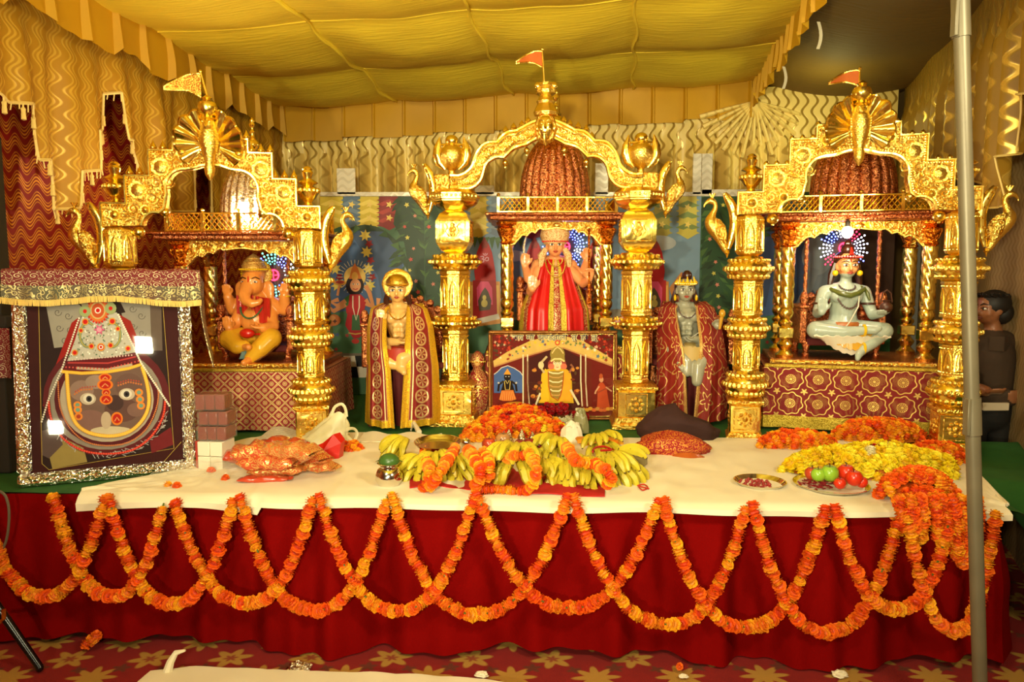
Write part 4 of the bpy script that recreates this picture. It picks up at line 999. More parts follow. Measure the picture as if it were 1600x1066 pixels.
mb.cap([Q(525,395,.01,40),Q(590,420,-.01,32),Q(598,350,-.04,24)],12); hand(mb,((598-450)*k,-.045,(665-345)*k),(.15,0,1),(0,-1,0),.075,.2,-1,.009)
mb.cap([Q(385,420,-.02,36),Q(360,495,-.08,28),Q(350,505,-.14,22)],12); hand(mb,((350-450)*k,-.15,(665-508)*k),(-.05,-.05,1),(0,-1,0),.08,.1,1,.010)
mb.cap([Q(520,430,-.02,36),Q(550,500,-.08,28),Q(515,505,-.15,22)],12); hand(mb,((510-450)*k,-.16,(665-503)*k),(-1,-.2,.1),(0,0,1),.07,.5,1,.009)
remesh(mb,'body',SKO,LT,.0055,4)
mb=MB()
mb.cap([Q(420,560,.0,60),Q(352,560,-.13,52),Q(400,590,-.19,38),Q(440,585,-.20,26)],14)
mb.cap([Q(490,545,.0,60),Q(550,555,-.13,50),Q(510,600,-.18,46),Q(465,645,-.20,30)],14)
dh=remesh(mb,'dhoti',glossy('dhoti_yellow',c(226,170,40)),LT,.006,4)
mb=MB(); mb.tube([(x*k*1.0-450*k,d,(665-z)*k) for x,z,d in((305,585,-.14),(345,605,-.18),(400,600,-.215),(440,575,-.215))],.007,6); mb.tube([((x-450)*k,d,(665-z)*k) for x,z,d in((585,575,-.14),(560,615,-.19),(500,655,-.21),(450,668,-.22))],.007,6); mb.build('dhoti_hem',glossy('hem_brown',c(90,50,20)),dh)
mb=MB(); mb.cap([Q(445,590,-.22,16),Q(470,590,-.25,15)],8); mb.cap([Q(465,650,-.22,18),Q(450,662,-.27,14)],8); mb.build('feet',SKO,LT)
mb=MB(); M=rotm('X',90); mb.lathe([(.100,-.01),(.104,0),(.096,.012),(.06,.016),(.001,.016)],28,(0,.03,(665-250)*k),M=M,rf=lambda a,z:1+.02*cos(20*a)); mb.lathe([(.076,0),(.084,.012),(.074,.028),(.080,.036),(.064,.055),(.068,.062),(.044,.082),(.046,.088),(.016,.108),(.004,.118)],18,(0,-.03,(665-268)*k+.045)); cr_=mb.build('crown',mk_gold('crown_gold',c(240,200,110),.35,60,.5,.005,metal=.5,dark=c(200,130,50)),LT)
mb=MB(); beads(mb,[(.098*cos(R(a)),.012,(665-250)*k+.098*sin(R(a))) for a in range(-20,201,8)],.007,.016); beads(mb,[(.088*cos(R(a)),-.03-.088*sin(R(a)),(665-268)*k+.058) for a in range(0,181,8)],.007,.015); mb.build('crown_beads',YEL,cr_)
mb=MB()
for sx in(-1,1): mb.ball((sx*.040,-.122,(665-285)*k),(.014,.010,.007),9,6)
e=mb.build('eyes',EYEW,LT); mb=MB()
for sx in(-1,1): mb.ball((sx*.040,-.130,(665-285)*k),(.006,.006,.0065),8,6); mb.tube([(sx*.018,-.128,(665-270)*k),(sx*.042,-.128,(665-262)*k),(sx*.062,-.105,(665-272)*k)],.0035,5)
mb.build('pupils',DARK,e)
mb=MB(); mb.tube([(-.004,-.134,(665-300)*k),(-.004,-.128,(665-258)*k)],[.007,.003],6); mb.build('tilak',TIL,LT)
mb=MB(); mb.sheet(lambda u,v:V((lerp(-.02,.115,u),-.085-.03*sin(PI*u)+.01*sin(u*30),(665-lerp(345,470,v)-20*u)*k)),10,10)
mb.sheet(lambda u,v:V((-lerp(.03,.10,u),-.08-.025*sin(PI*u)+.008*sin(u*30),(665-lerp(350,440,v))*k)),8,8)
mb.build('red_stole',glossy('stole_red',c(200,44,26),.5),LT,thick=.008)
mb=MB(); mb.ball((-.01,-.165,(665-530)*k),(.05,.03,.032),12,8); beads(mb,[(.09*cos(R(a)),-.10-.05*sin(R(a)),(665-535)*k) for a in range(0,181,8)],.009,.017); mb.build('red_waist_jewel',TIL,LT)
mb=MB(); necklace(mb,(0,-.06,(665-385)*k),.075,.10,.007,24,0,.09); mb.build('green_necklace',glossy('bead_green',c(60,110,70)),LT)
for x,z,yy in((598,410,-.01),(338,425,-.01),(545,480,-.06),(598,355,-.03)):
    mb=MB(); mb.tube([((x-450)*k+.034*cos(i*PI/6),yy+.034*sin(i*PI/6),(665-z)*k) for i in range(12)],.007,6,closed=True); mb.build('armlet',YEL,LT)
mb=MB(); mb.sheet(lambda u,v:V((-.06+.02*sin(v*3)+.05*u,-.20-.01*sin(u*9),(665-lerp(570,650,v))*k)),6,6); mb.build('blue_sash',glossy('sash_blue',c(120,150,150)),LT,thick=.006)
throne('ornate brown throne under the orange elephant-headed idol',(oL.x,oL.y+.12,bz),0,.46,.10,.40,COPPER,arm=.16,swing=at(404,386,4.95).z-bz)
h0=at(430,430,5.1); halo('blue and teal LED halo fan behind the elephant-headed idol',(h0.x-.005,5.1,h0.z),.165,0,5,[EW,EB,EG,EB])
# -------- shawl panels
def shawl_mat(name,kind):
    t=G(name); u,v,_=t.uv(); o=t.co(); n=t.noise(o,240.,2.); sq=t.vor(o,160.,1.)
    mar=t.mix(t.noise(o,8.,2.),c(110,14,16),c(140,20,20)); gold=c(240,200,90)
    if kind=='gold':
        edge=t.mx(1-t.st(u,.20,.02),t.mx(t.st(u,.80,.02),t.st(v,.945,.01))); ed2=1-t.st(t.ab(u-.27),.018,.01)
        fu=(u-.53)*2.1; fv=(t.fr(v*8.5)-.5)*.80; r=t.ln(fu,fv); a=t.m('ARCTAN2',fv,fu)
        ring=(1-t.st(t.ab(r-.33),.045,.02)); fl=(1-t.st(r,.25,.02))*t.st(t.sin(a*6),.0,.35); 
        f=t.mx(edge*(.35+t.st(n,.45,.1)*.65),t.mx(ring,t.mx(fl,ed2))); cc=t.mix(f,mar,t.mix(edge,c(238,205,150),c(250,205,50)))
    else:
        cell=.30; fu=t.fr(u*1.6)-.5; fv=t.fr(v*4.2)-.5; r=t.ln(fu,fv); a=t.m('ARCTAN2',fv,fu)
        f1=1-t.st(t.ab(r-(t.sin(a*5)*.09+.20)),.030,.02); f2=(1-t.st(t.ab(t.sin(u*11+t.sin(v*21)*2.2)),.17,.09))*t.st(r,.34,.02)
        edge=1-t.st(u,.10,.02); f=t.mx(t.mx(f1,f2),edge*t.st(n,.4,.1)); cc=t.mix(f,t.mix(t.noise(o,8.,2.),c(150,34,16),c(122,20,12)),c(240,200,120))
    return t.done(cc,.65-f*.3,f*.7,bump=f+sq*.3,strength=.5,dist=.005)
def panel(mb,inner,outer,bulge,f0=0.,nu=26,nv=44):
    def f(u,v):
        a=V((pl(v,[(q[0],q[1]) for q in inner]),0,pl(v,[(q[0],q[2]) for q in inner]))); b=V((pl(v,[(q[0],q[1]) for q in outer]),0,pl(v,[(q[0],q[2]) for q in outer])))
        p=a.lerp(b,u); y=-bulge(u,v)-.012*sin(u*16+v*2)*v-.006*sin(u*37)*v
        return V((p.x,y+f0,p.z))
    mb.sheet(f,nu,nv)
def shawled_idol(label,pos,rz,skin,shm,cush,crown,pose,hair=HAIR):
    root=thing('shawled_idol',label,'idol',pos,rz); mb=MB(); Z=.0
    mb.cap([(0,.05,.50,.11),(0,.04,.60,.085),(-.02,.02,.70,.10),(-.025,.03,.76,.07)],16)
    for sx in(-1,1):
        mb.ball((-.02+sx*.045,-.055,.715),(.05,.04,.04),12,8); mb.cap([(-.02+sx*.05,.03,.765,.05),(-.02+sx*.135,.03,.745,.048)],12)
        for q_ in range(3): mb.ball((-.02+sx*.022,-.06,.665-.033*q_),(.022,.022,.018),8,6)
    mb.cap([(-.025,.02,.77,.042),(-.03,.0,.83,.038)],12)
    if pose==0:
        mb.cap([(-.155,.03,.74,.045),(-.155,-.01,.60,.034),(-.10,-.12,.565,.03),(-.02,-.16,.565,.025)],12); hand(mb,(-.02,-.16,.565),(1,-.1,-.05),(0,0,1),.075,.5,-1,.009)
        mb.cap([(.115,.03,.74,.045),(.145,.0,.61,.034),(.13,-.08,.62,.028)],12)
        mb.cap([(-.06,.02,.50,.075),(-.125,-.17,.49,.052),(-.06,-.24,.44,.045),(.02,-.25,.42,.032)],14); mb.cap([(.06,.02,.50,.075),(.10,-.20,.50,.06),(.02,-.25,.47,.05),(.01,-.26,.41,.036),(.03,-.30,.385,.02)],14)
        mb.cap([(-.165,-.04,.66,.03),(-.13,-.11,.70,.026)],10); hand(mb,(-.13,-.115,.70),(.0,0,1),(0,-1,0),.08,.15,1,.009)
    else:
        mb.cap([(-.155,.03,.74,.045),(-.155,-.0,.61,.034),(-.11,-.11,.60,.028)],12)
        mb.cap([(.115,.03,.74,.045),(.15,-.04,.62,.038),(.11,-.15,.57,.032),(.02,-.17,.57,.025)],12); hand(mb,(.03,-.17,.57),(-1,-.1,-.05),(0,0,1),.075,.6,1,.009)
        mb.cap([(-.06,.02,.50,.075),(-.12,-.20,.50,.06),(-.04,-.24,.43,.045),(-.045,-.26,.36,.034)],14); mb.cap([(.06,.02,.50,.075),(.10,-.20,.50,.06),(.03,-.25,.40,.05),(.02,-.27,.30,.036)],14)
        mb.cap([(-.06,-.24,.45,.03),(-.075,-.27,.38,.02)],8); hand(mb,(-.065,-.25,.44),(-.2,-.3,-.8),(0,-1,0),.07,.4,1,.009)
        mb.cap([(.155,-.05,.63,.032),(.17,-.15,.66,.025)],9); hand(mb,(.17,-.15,.65),(.05,-.2,1),(0,-1,0),.06,.8,-1,.009)
    h=V((-.028,-.025,.895)); head_shape(mb,h,.083); remesh(mb,'body',skin,root,.0058,4); face_parts(root,h,.083,tilak=WHT if pose==0 else None)
    mb=MB(); mb.ball(h+V((0,.03,.02)),(.072,.065,.075),14,10)
    for sx in(-1,1): mb.tube([h+V((sx*.062,.02,0)),h+V((sx*.075,.02,-.06)),h+V((sx*.08,.03,-.12))],[.014,.02,.010],8)
    if pose: mb.ball(h+V((.01,.0,.10)),(.034,.034,.038),10,8)
    mb.build('hair',hair,root)
    if pose==0:
        mb=MB(); mb.lathe([(.080,-.005),(.100,.0),(.102,.012),(.090,.02),(.001,.022)],32,h+V((0,.02,.045)),M=rotm('X',82),rf=lambda a,z:1+.015*cos(24*a)); mb.lathe([(.070,0),(.078,.012),(.072,.035),(.055,.06),(.03,.075),(.004,.082)],20,h+V((0,-.01,.032)))
        cr=mb.build('crown',GOLDF,root)
    else:
        mb=MB(); mb.lathe([(.068,0),(.074,.01),(.068,.022)],20,h+V((0,-.005,.035)),cap=False)
        for kk in range(7): a=R(200+kk*140/6); mb.tube([h+V((.072*cos(a),.075*sin(a)-.005,.05)),h+V((.062*cos(a),.068*sin(a)-.005,.075+.02*(kk%2)))],[.012,.003],6)
        cr=mb.build('crown',YEL,root)
    m2=MB(); beads(m2,[h+V((.076*cos(R(a)),-.01-.076*sin(R(a)),.045)) for a in range(0,181,8)],.006,.014); m2.build('crown_beads',GOLDP,cr)
    mb=MB(); necklace(mb,(-.02,-.05,.785),.062,.075,.006,22,0,.058); 
    if pose==0: necklace(mb,(-.02,-.05,.785),.085,.22,.004,30,0,.075); mb.build('necklace',GOLDP,root)
    else: mb.build('necklace',BROWNB,root)
    if pose:
        mb=MB(); mb.tube([(.07,-.06,.74),(.065,-.12,.62),(.0,-.15,.58)],.004,5); mb.build('sacred_thread',WHT,root)
        mb=MB(); mb.tube([(.176,-.19,.64),(.186,-.19,.72)],[.008,.014],8); mb.ball((.19,-.19,.745),(.022,.02,.03),10,7); mb.build('held_torch',OCH,root)
        mb=MB(); 
        for sx in(-1,1): mb.ball(h+V((sx*.072,-.02,-.05)),(.010,.012,.022),8,6)
        mb.build('earring',YEL,root)
    mb=MB(); mb.lathe([(.105,0),(.125,.02),(.12,.05),(.10,.065)],18,(-.01,.0,.475),M=Matrix.Diagonal((1.1,1.3,1))); mb.sheet(lambda u,v:V((lerp(-.12,.12,u),-.23-.05*sin(PI*u),.53-.09*v+.006*sin(u*40))),16,6); mb.build('waist_cloth',glossy('waist_red' if pose==0 else 'waist_ochre',c(170,44,26) if pose==0 else c(190,160,90),.5),root)
    # shawl over both shoulders
    mb=MB()
    def blg(u,v): return (.07+.20*sm(v*2.2)+.03*sin(PI*u))*(1-.50*u*u) if v>.0 else .02
    panel(mb,[(0,-.075,.80),(.08,-.095,.765),(.3,-.085,.60),(.6,-.055,.40),(1,-.035,.02)],[(0,-.13,.815),(.06,-.205,.785),(.2,-.225,.66),(.5,-.225,.40),(1,-.245,.03)],lambda u,v:.02*(1-sm(v*6))*-1+blg(u,v))
    panel(mb,[(0,.035,.80),(.08,.035,.765),(.3,.035,.60),(.6,.028,.40),(1,.0,.02)],[(0,.09,.815),(.06,.165,.785),(.2,.21,.66),(.5,.245,.40),(1,.255,.03)],lambda u,v:.02*(1-sm(v*6))*-1+blg(u,v))
    mb.build('shawl',shm,root,thick=.008)
    mb=MB(); mb.sheet(lambda u,v:V((lerp(-.22,.22,u),-.16-.03*sin(u*30)*v,.42-.405*v)),30,8); mb.build('lap_cloth',cush,root,thick=.008)
    mb=MB()
    mb.sheet(lambda u,v:V((.155*cos(PI*u)-.01,.115*sin(PI*u)+.02,.80-.45*v+.02*sin(PI*u))),18,8); mb.build('shawl_back',shm,root,thick=.006)
    return root
MARO=fabric('maroon_cloth',c(96,14,16),c(70,8,12),.8)
pS=onz(623,672); pS.y+=.22
shawled_idol('golden-skinned seated idol in a gold-bordered maroon shawl with ring motifs',(pS.x,pS.y,.703),R(4),SKG,shawl_mat('shawl_gold','gold'),MARO,None,0)
throne('ornate copper-framed throne behind the golden-skinned shawled idol',(pS.x+.02,pS.y+.15,.703),R(4),.56,.42,.46,COPPER,arm=.24)
pS=onz(1084,664); pS.y+=.22
shawled_idol('grey-skinned seated idol in a rust-red shawl with cream scroll pattern',(pS.x,pS.y,.703),R(-4),SKD,shawl_mat('shawl_rust','rust'),MARO,None,1)
throne('ornate copper-framed throne behind the grey-skinned shawled idol',(pS.x+.03,pS.y+.15,.703),R(-4),.56,.42,.44,COPPER,arm=.24)
# -------- centre: robed goddess-like figure
oC=at(866,551,5.34); bz=bC+.04; CT=thing('robed_idol','red-robed seated idol with pale turban crown in the centre shrine','idol',(oC.x,oC.y,bz),0)
k=1/723.; zq=lambda y:(690-y)*k; xq=lambda x:(x-415)*k
mb=MB(); mb.cap([(0,.05,.10,.16),(0,.05,.30,.12),(0,.04,.45,.115),(0,.03,.56,.09)],16)
for sx in(-1,1): mb.cap([(sx*.04,.03,.585,.055),(sx*.12,.03,.565,.05)],12)
mb.cap([(0,.02,.58,.042),(0,.0,.64,.040)],12)
# four arms
mb.cap([(-.12,.03,.555,.045),(-.19,.02,.47,.034),(-.215,-.05,.56,.026)],12); hand(mb,(-.215,-.055,.565),(0,0,1),(.2,-1,0),.085,.7,1,.010)
mb.cap([(-.11,.0,.53,.045),(-.175,-.06,.38,.034),(-.165,-.14,.40,.026)],12); hand(mb,(-.165,-.145,.40),(0,0,1),(0,-1,0),.10,.1,1,.011)
mb.cap([(.12,.03,.555,.045),(.20,.02,.49,.034),(.225,-.06,.60,.026)],12); hand(mb,(.225,-.065,.605),(.02,0,1),(0,-1,0),.085,.7,-1,.010)
mb.cap([(.11,.0,.53,.045),(.20,-.06,.44,.034),(.235,-.14,.47,.026)],12); hand(mb,(.235,-.145,.475),(0,-.2,1),(0,-1,0),.075,.8,-1,.010)
hC=V((0,-.045,zq(180))); head_shape(mb,hC,.086); remesh(mb,'body',SKP,CT,.006,4); face_parts(CT,hC,.086)
TUR=mk_gold('turban_pale',c(236,196,140),.5,70,.5,.005,metal=.1,dark=c(200,140,80))
mb=MB(); mb.lathe([(.078,-.035),(.098,-.005),(.108,.03),(.104,.06),(.086,.09),(.055,.112),(.005,.122)],24,hC+V((0,.015,.045)),rf=lambda a,z:1+.02*cos(14*a+z*60)); tb=mb.build('turban_crown',TUR,CT)
mb=MB(); mb.ball(hC+V((0,-.08,.09)),(.018,.012,.026),10,7); beads(mb,[hC+V((.09*cos(R(a)),.015-.09*sin(R(a)),.03)) for a in range(0,181,7)],.007,.015); mb.build('crown_jewels',TIL,tb)
for sx in(-1,1):
    mb=MB(); mb.tube([hC+V((sx*.065,.0,-.02)),hC+V((sx*.095,.0,-.07)),hC+V((sx*.10,.01,-.15))],[.02,.03,.018],8); mb.build('veil_fold',TUR,CT)
M_RSAT=fabric('red_satin',c(206,16,18),c(180,10,14),.38,30,.2); M_RBRO=brocade('robe_brocade',c(170,20,16),c(150,14,14),c(240,215,160),.07,'dense')
def robe(u,v):
    a=R(lerp(180,360,u)); rx=pl(v,[(0,.075),(.10,.13),(.3,.17),(.6,.235),(1,.25)]); ry=pl(v,[(0,.07),(.10,.10),(.3,.14),(.6,.22),(1,.24)])
    fold=1+.05*sin(u*42)*v; return V((rx*cos(a)*fold,ry*sin(a)*fold+.03,lerp(.60,.01,v)))
mb=MB(); mb.sheet(robe,80,30,1,.6); rb=mb.build('robe',M_RBRO,CT,thick=.006)
mb=MB()
for a,b in((.20,.42),(.60,.80)): mb.sheet(lambda u,v:robe(lerp(a,b,u),v)+V((0,-.014-.006*sin(u*14),.008)),20,30)
mb.build('red_stole',M_RSAT,rb,thick=.006)
mb=MB()
for a,b in((.425,.475),(.55,.60)): mb.sheet(lambda u,v:robe(lerp(a,b,u),v)+V((0,-.02,.006)),6,30)
mb.build('gold_border',M_GBORD,rb,thick=.006)
mb=MB()
for a,b in((.01,.10),(.90,.99)): mb.sheet(lambda u,v:robe(lerp(a,b,u),v)+V(((-.008 if a<.5 else .008),-.006,0)),8,30)
mb.build('side_brocade',M_GBORD,rb,thick=.006)
mb=MB(); necklace(mb,(0,-.06,.61),.05,.05,.006,20,0,.06); necklace(mb,(0,-.07,.60),.07,.12,.006,26,0,.10); mb.build('necklace',GOLDP,CT)
mb=MB(); mb.tube([(.235,-.16,.32),(.228,-.16,.80)],.008,8); mb.ball((.228,-.16,.81),.014,8,6); mb.ball((.235,-.16,.31),(.016,.016,.024),8,6); mb.build('staff',GOLDR,CT)
mb=MB(); mb.tube([(-.215,-.07,.58),(-.225,-.07,.70),(-.20,-.07,.80)],[.008,.010,.004],8); mb.build('sword',SILVER,CT)
throne('ornate throne behind the red-robed idol in the centre shrine',(oC.x,oC.y+.16,bz),0,.50,.20,.42,COPPER,arm=.18)
h0=at(884,385,5.46); halo('violet and white LED halo fan behind the red-robed idol',(h0.x,5.56,h0.z),.165,0,8,[EB,EB,EW])
# bulbs
def bulb(label,px,py,Y,en,r=.022):
    p=at(px,py,Y); root=thing('bulb',label,'lamp',p)
    mb=MB(); mb.ball((0,0,0),(r,r,r*1.15),14,10); mb.build('glass_bulb',emit('bulb_glow',c(255,235,190),60),root)
    mb=MB(); mb.lathe([(.012,r*.9),(.016,r*1.1),(.016,r*2.0),(.006,r*2.4)],12); mb.build('holder',paint(40,34,28,var=0),root)
    l=lamp('POINT',p+V((0,-.05,-.04)),None,en,col=(1,.82,.55),size=.03,name='bulb_light'); return root
bulb('bright bare bulb hanging at the front of the right shrine roof',1324,363,4.66,9,.033)
bulb('bright bulb standing behind the railing of the left shrine roof',378,322,4.82,26)
# ================================================================ FLAT PICTURES: mural boards, framed picture, portrait
class Art:
    # flat printed or painted shapes on a plane; coordinates are read off the photograph and mapped onto that plane once
    def __init__(s,root,P0,U,W,o=(0,0,1.),lift=.0006):
        s.root=root; s.P=V(P0); s.U=V(U).normalized(); s.W=V(W).normalized(); s.N=s.U.cross(s.W).normalized()
        s.o=o; s.lift=lift; s.k=0; s.parts={}; s.inv=root.matrix_world.inverted() if False else None
    def loc(s,x,y):
        p=onpl(s.o[0]+x/s.o[2],s.o[1]+y/s.o[2],s.P,s.N)-s.P; return p.dot(s.U),p.dot(s.W)
    def raw(s,part,pts,mat):      # pts in local metres
        s.k+=1; mb=s.parts.setdefault(part,MB()); mb.mat(mat); d=s.lift*s.k*.12+.0012
        mb.add([s.P+s.U*a+s.W*b+s.N*d for a,b in pts],[list(range(len(pts)))])
    def poly(s,part,pts,mat): s.raw(part,[s.loc(*p) for p in pts],mat)
    def ell(s,part,x,y,rx,ry,mat,n=20,a0=0,a1=360): s.poly(part,[(x+rx*cos(R(lerp(a0,a1,i/n))),y-ry*sin(R(lerp(a0,a1,i/n)))) for i in range(n+(0 if a1-a0==360 else 1))],mat)
    def line(s,part,pts,w,mat):
        P=[s.loc(*p) for p in pts]; a=[];b=[]; sc=(V(s.loc(1,0))-V(s.loc(0,0))).length*w/2
        for i,p in enumerate(P):
            q=V(P[min(i+1,len(P)-1)])-V(P[max(i-1,0)]); q=q.normalized() if q.length else V((1,0)); n=V((-q.y,q.x))*sc; a.append((p[0]+n.x,p[1]+n.y)); b.append((p[0]-n.x,p[1]-n.y))
        for i in range(len(P)-1):
            if i: s.k-=1
            s.raw(part,[a[i],a[i+1],b[i+1],b[i]],mat)
    def dots(s,part,pts,step,r,mat):
        P=[V(p) for p in pts]; acc=0; k0=s.k
        for p,q in zip(P,P[1:]):
            L=(q-p).length
            while acc<L:
                c_=p+(q-p)*(acc/L); s.k=k0; s.ell(part,c_.x,c_.y,r,r,mat,7); acc+=step
            acc-=L
        s.k=k0+1
    def star(s,part,x,y,r,n,mat,ir=.45,ph=0): s.poly(part,[(x+(r if i%2==0 else r*ir)*cos(PI*i/n+ph),y+(r if i%2==0 else r*ir)*sin(PI*i/n+ph)) for i in range(2*n)],mat)
    def done(s):
        for nm,mb in s.parts.items(): mb.build(nm.split('#')[0],None,s.root,ang=0,recalc=False,kind='stuff' if 'dots' in nm or 'beads' in nm or 'leaves' in nm or 'gems' in nm or 'pattern' in nm else None)
P_=lambda r,g,b:paint(r,g,b,.6,0,spec=.08,var=.10,nscale=24)
PM=lambda r,g,b:paint(r,g,b,.45,0,spec=.3,var=.10,nscale=6)    # glossy mural paint
def text_mesh(s,size,off=0.):
    cu=bpy.data.curves.new('t','FONT'); cu.body=s; cu.size=size; cu.offset=off; o=bpy.data.objects.new('t',cu); COL.objects.link(o)
    me=bpy.data.meshes.new_from_object(o.evaluated_get(bpy.context.evaluated_depsgraph_get())); bpy.data.objects.remove(o); return me
def text_add(mb,s,size,place,cutx=None,off=0.):
    # one glyph cluster; place maps local xy to 3-D; returns the advance
    me=text_mesh(s,size,off); bm=bmesh.new(); bm.from_mesh(me)
    if cutx: bmesh.ops.bisect_plane(bm,geom=bm.verts[:]+bm.edges[:]+bm.faces[:],plane_co=(cutx*size,0,0),plane_no=(1,0,0),clear_outer=True)
    bm.verts.ensure_lookup_table(); mx=max([v.co.x for v in bm.verts] or [0]); mb.add([place(v.co.x,v.co.y) for v in bm.verts],[[v.index for v in f.verts] for f in bm.faces]) if bm.verts.index_update() is None else 0
    bm.free(); bpy.data.meshes.remove(me); return mx
# ---------------- painted backdrop boards
YM=6.12
def board(label,x0,x1,ytop,dy):
    a=at(x0,ytop,YM+dy); b=at(x1,ytop,YM+dy); root=thing('mural_board',label,'mural',((a.x+b.x)/2,YM+dy,.70),0)
    h=a.z-.70; mb=MB(); mb.box((0,.02,h/2),(b.x-a.x,.035,h),.003); mb.build('board',paint(60,70,50),root)
    A=Art(root,(0,0,0),(1,0,0),(0,0,1)); A.P=V(((a.x+b.x)/2,YM+dy,.70)); W=b.x-a.x
    A.base=lambda m:A.raw('painted_ground',[(-W/2,0),(W/2,0),(W/2,h),(-W/2,h)],m)
    _raw=A.raw
    def raw(part,pts,mat):
        pts=[(max(-W/2,min(W/2,p)),max(0,min(h,q))) for p,q in pts]; A.k+=1; mb=A.parts.setdefault(part,MB()); mb.mat(mat); d=.0025+.00006*A.k
        mb.add([(p,-d,q) for p,q in pts],[list(range(len(pts)))])
    A.raw=raw; return A,root
rm=random.Random(4)
LEAFS=[PM(52,84,44),PM(40,66,38),PM(70,104,52),PM(34,56,34)]
def leafband(A,x0,x1,y0,y1,n,L=26,part='painted_leaves'):
    for i in range(n):
        x=rm.uniform(x0,x1); y=y0+(y1-y0)*i/n; a=rm.uniform(.3,1.1) if x>(x0+x1)/2 else PI-rm.uniform(.3,1.1); l=L*rm.uniform(.6,1.1)
        dx,dy=cos(a)*l,sin(a)*l; nx,ny=-sin(a)*l*.16,cos(a)*l*.16
        A.poly(part,[(x,y),(x+dx*.5+nx,y+dy*.5+ny),(x+dx,y+dy),(x+dx*.5-nx,y+dy*.5-ny)],LEAFS[i%4])
def blossoms(A,x0,x1,y0,y1,n,cols,r=4,part='painted_blossoms'):
    for i in range(n): A.star(part,rm.uniform(x0,x1),y0+(y1-y0)*(i+.5)/n,r*rm.uniform(.8,1.2),5,cols[i%len(cols)],.5,rm.random())
def flowerband(A,x0,x1,y0,y1,m1,m2,part='painted_flower_band'):
    part=part+'#%d'%x0
    A.poly(part,[(x0,y0),(x1,y0),(x1,y1),((x0+x1)/2,y1+8),(x0,y1)],m1)
    for i in range(7):
        y=lerp(y0,y1,i/7)+3
        A.poly(part,[(x0-5,y+4),((x0+x1)/2,y-4),(x1+5,y+4),((x0+x1)/2,y+9)],m2 if i%2 else m1)
    A.star(part,(x0+x1)/2,lerp(y0,y1,.3),6,5,PM(230,205,110)); A.star(part,(x0+x1)/2,lerp(y0,y1,.75),6,5,PM(225,200,100))
def checker(A,x0,x1,y0,y1,cols,rows,skew=0):
    for j in range(rows):
        for i in range(cols):
            xa=lerp(x0,x1,i/cols); xb=lerp(x0,x1,(i+1)/cols); ya=lerp(y0,y1,j/rows); yb=lerp(y0,y1,(j+1)/rows)
            A.poly('painted_checker_floor',[(xa+skew*j,ya),(xb+skew*j,ya),(xb+skew*(j+1),yb),(xa+skew*(j+1),yb)],PM(16,16,18) if (i+j)%2 else PM(214,206,190))
def arch_panel(A,cx,mir=1,left=True):
    f=lambda x:cx+mir*(x-580)
    q=lambda pts:[(f(x),y) for x,y in pts]
    A.base(PM(66,104,74))
    for x0,x1,m1,m2 in((500,536,PM(204,184,60),PM(226,206,96)),(537,562,PM(86,112,140),PM(112,136,158)),(563,592,PM(206,184,62),PM(230,210,100)),(593,624,PM(128,26,30),PM(160,50,44))):
        flowerband(A,min(f(x0),f(x1)),max(f(x0),f(x1)),306,352,m1,m2)
    A.poly('painted_arch',q([(622,306),(664,306),(664,560),(640,560),(640,430),(632,380),(615,350)]),PM(38,62,42))
    A.ell('painted_arch',f(570),455,76,104,PM(44,66,44),28); A.ell('painted_arch',f(569),460,70,100,PM(74,104,152),28)
    A.poly('painted_arch',q([(545,360),(600,362),(628,400),(632,470),(600,480),(590,430)]),PM(62,84,122))
    A.poly('painted_waterfall',q([(632,415),(626,450),(612,490),(640,520),(640,430)]),PM(150,166,176)); A.poly('painted_waterfall',q([(628,440),(616,480),(622,500),(634,470)]),PM(196,204,206))
    A.poly('painted_lawn',q([(500,492),(540,486),(600,494),(664,500),(664,552),(500,552)]),PM(80,128,92)); 
    for i in range(8): A.star('painted_lawn_flowers',f(rm.uniform(505,600)),rm.uniform(520,548),4,5,(PM(70,90,150),PM(170,60,60))[i%2])
    A.poly('painted_stone_edge',q([(500,552),(664,552),(664,556),(500,556)]),PM(120,110,96)); checker(A,min(f(500),f(664)),max(f(500),f(664)),556,590,9,2,3)
    leafband(A,min(f(626),f(656)),max(f(626),f(656)),304,545,70); blossoms(A,min(f(628),f(654)),max(f(628),f(654)),312,550,14,[PM(206,196,90),PM(204,130,110),PM(190,70,60)])
    for i in range(9):
        a=R(10+i*18); A.poly('painted_arch_leaves',[(f(569+78*cos(a)),455-106*sin(a)),(f(569+66*cos(a+.1)),455-92*sin(a+.1)),(f(569+72*cos(a-.1)),455-98*sin(a-.1))],LEAFS[i%3])
    for gx in(572,521):
        for i in range(7): A.star('painted_garland#%d'%gx,f(gx+(4 if i%2 else -1)+i*1.2),368+i*13,(10 if i%2==0 else 7),5 if i%2 else 7,(PM(226,208,98),PM(150,30,34))[i%2],.5,.3)
A1,bd1=board('painted mural board with blue arch, goddess and garlands, behind the golden shawled idol',500,663,306,0)
arch_panel(A1,580)
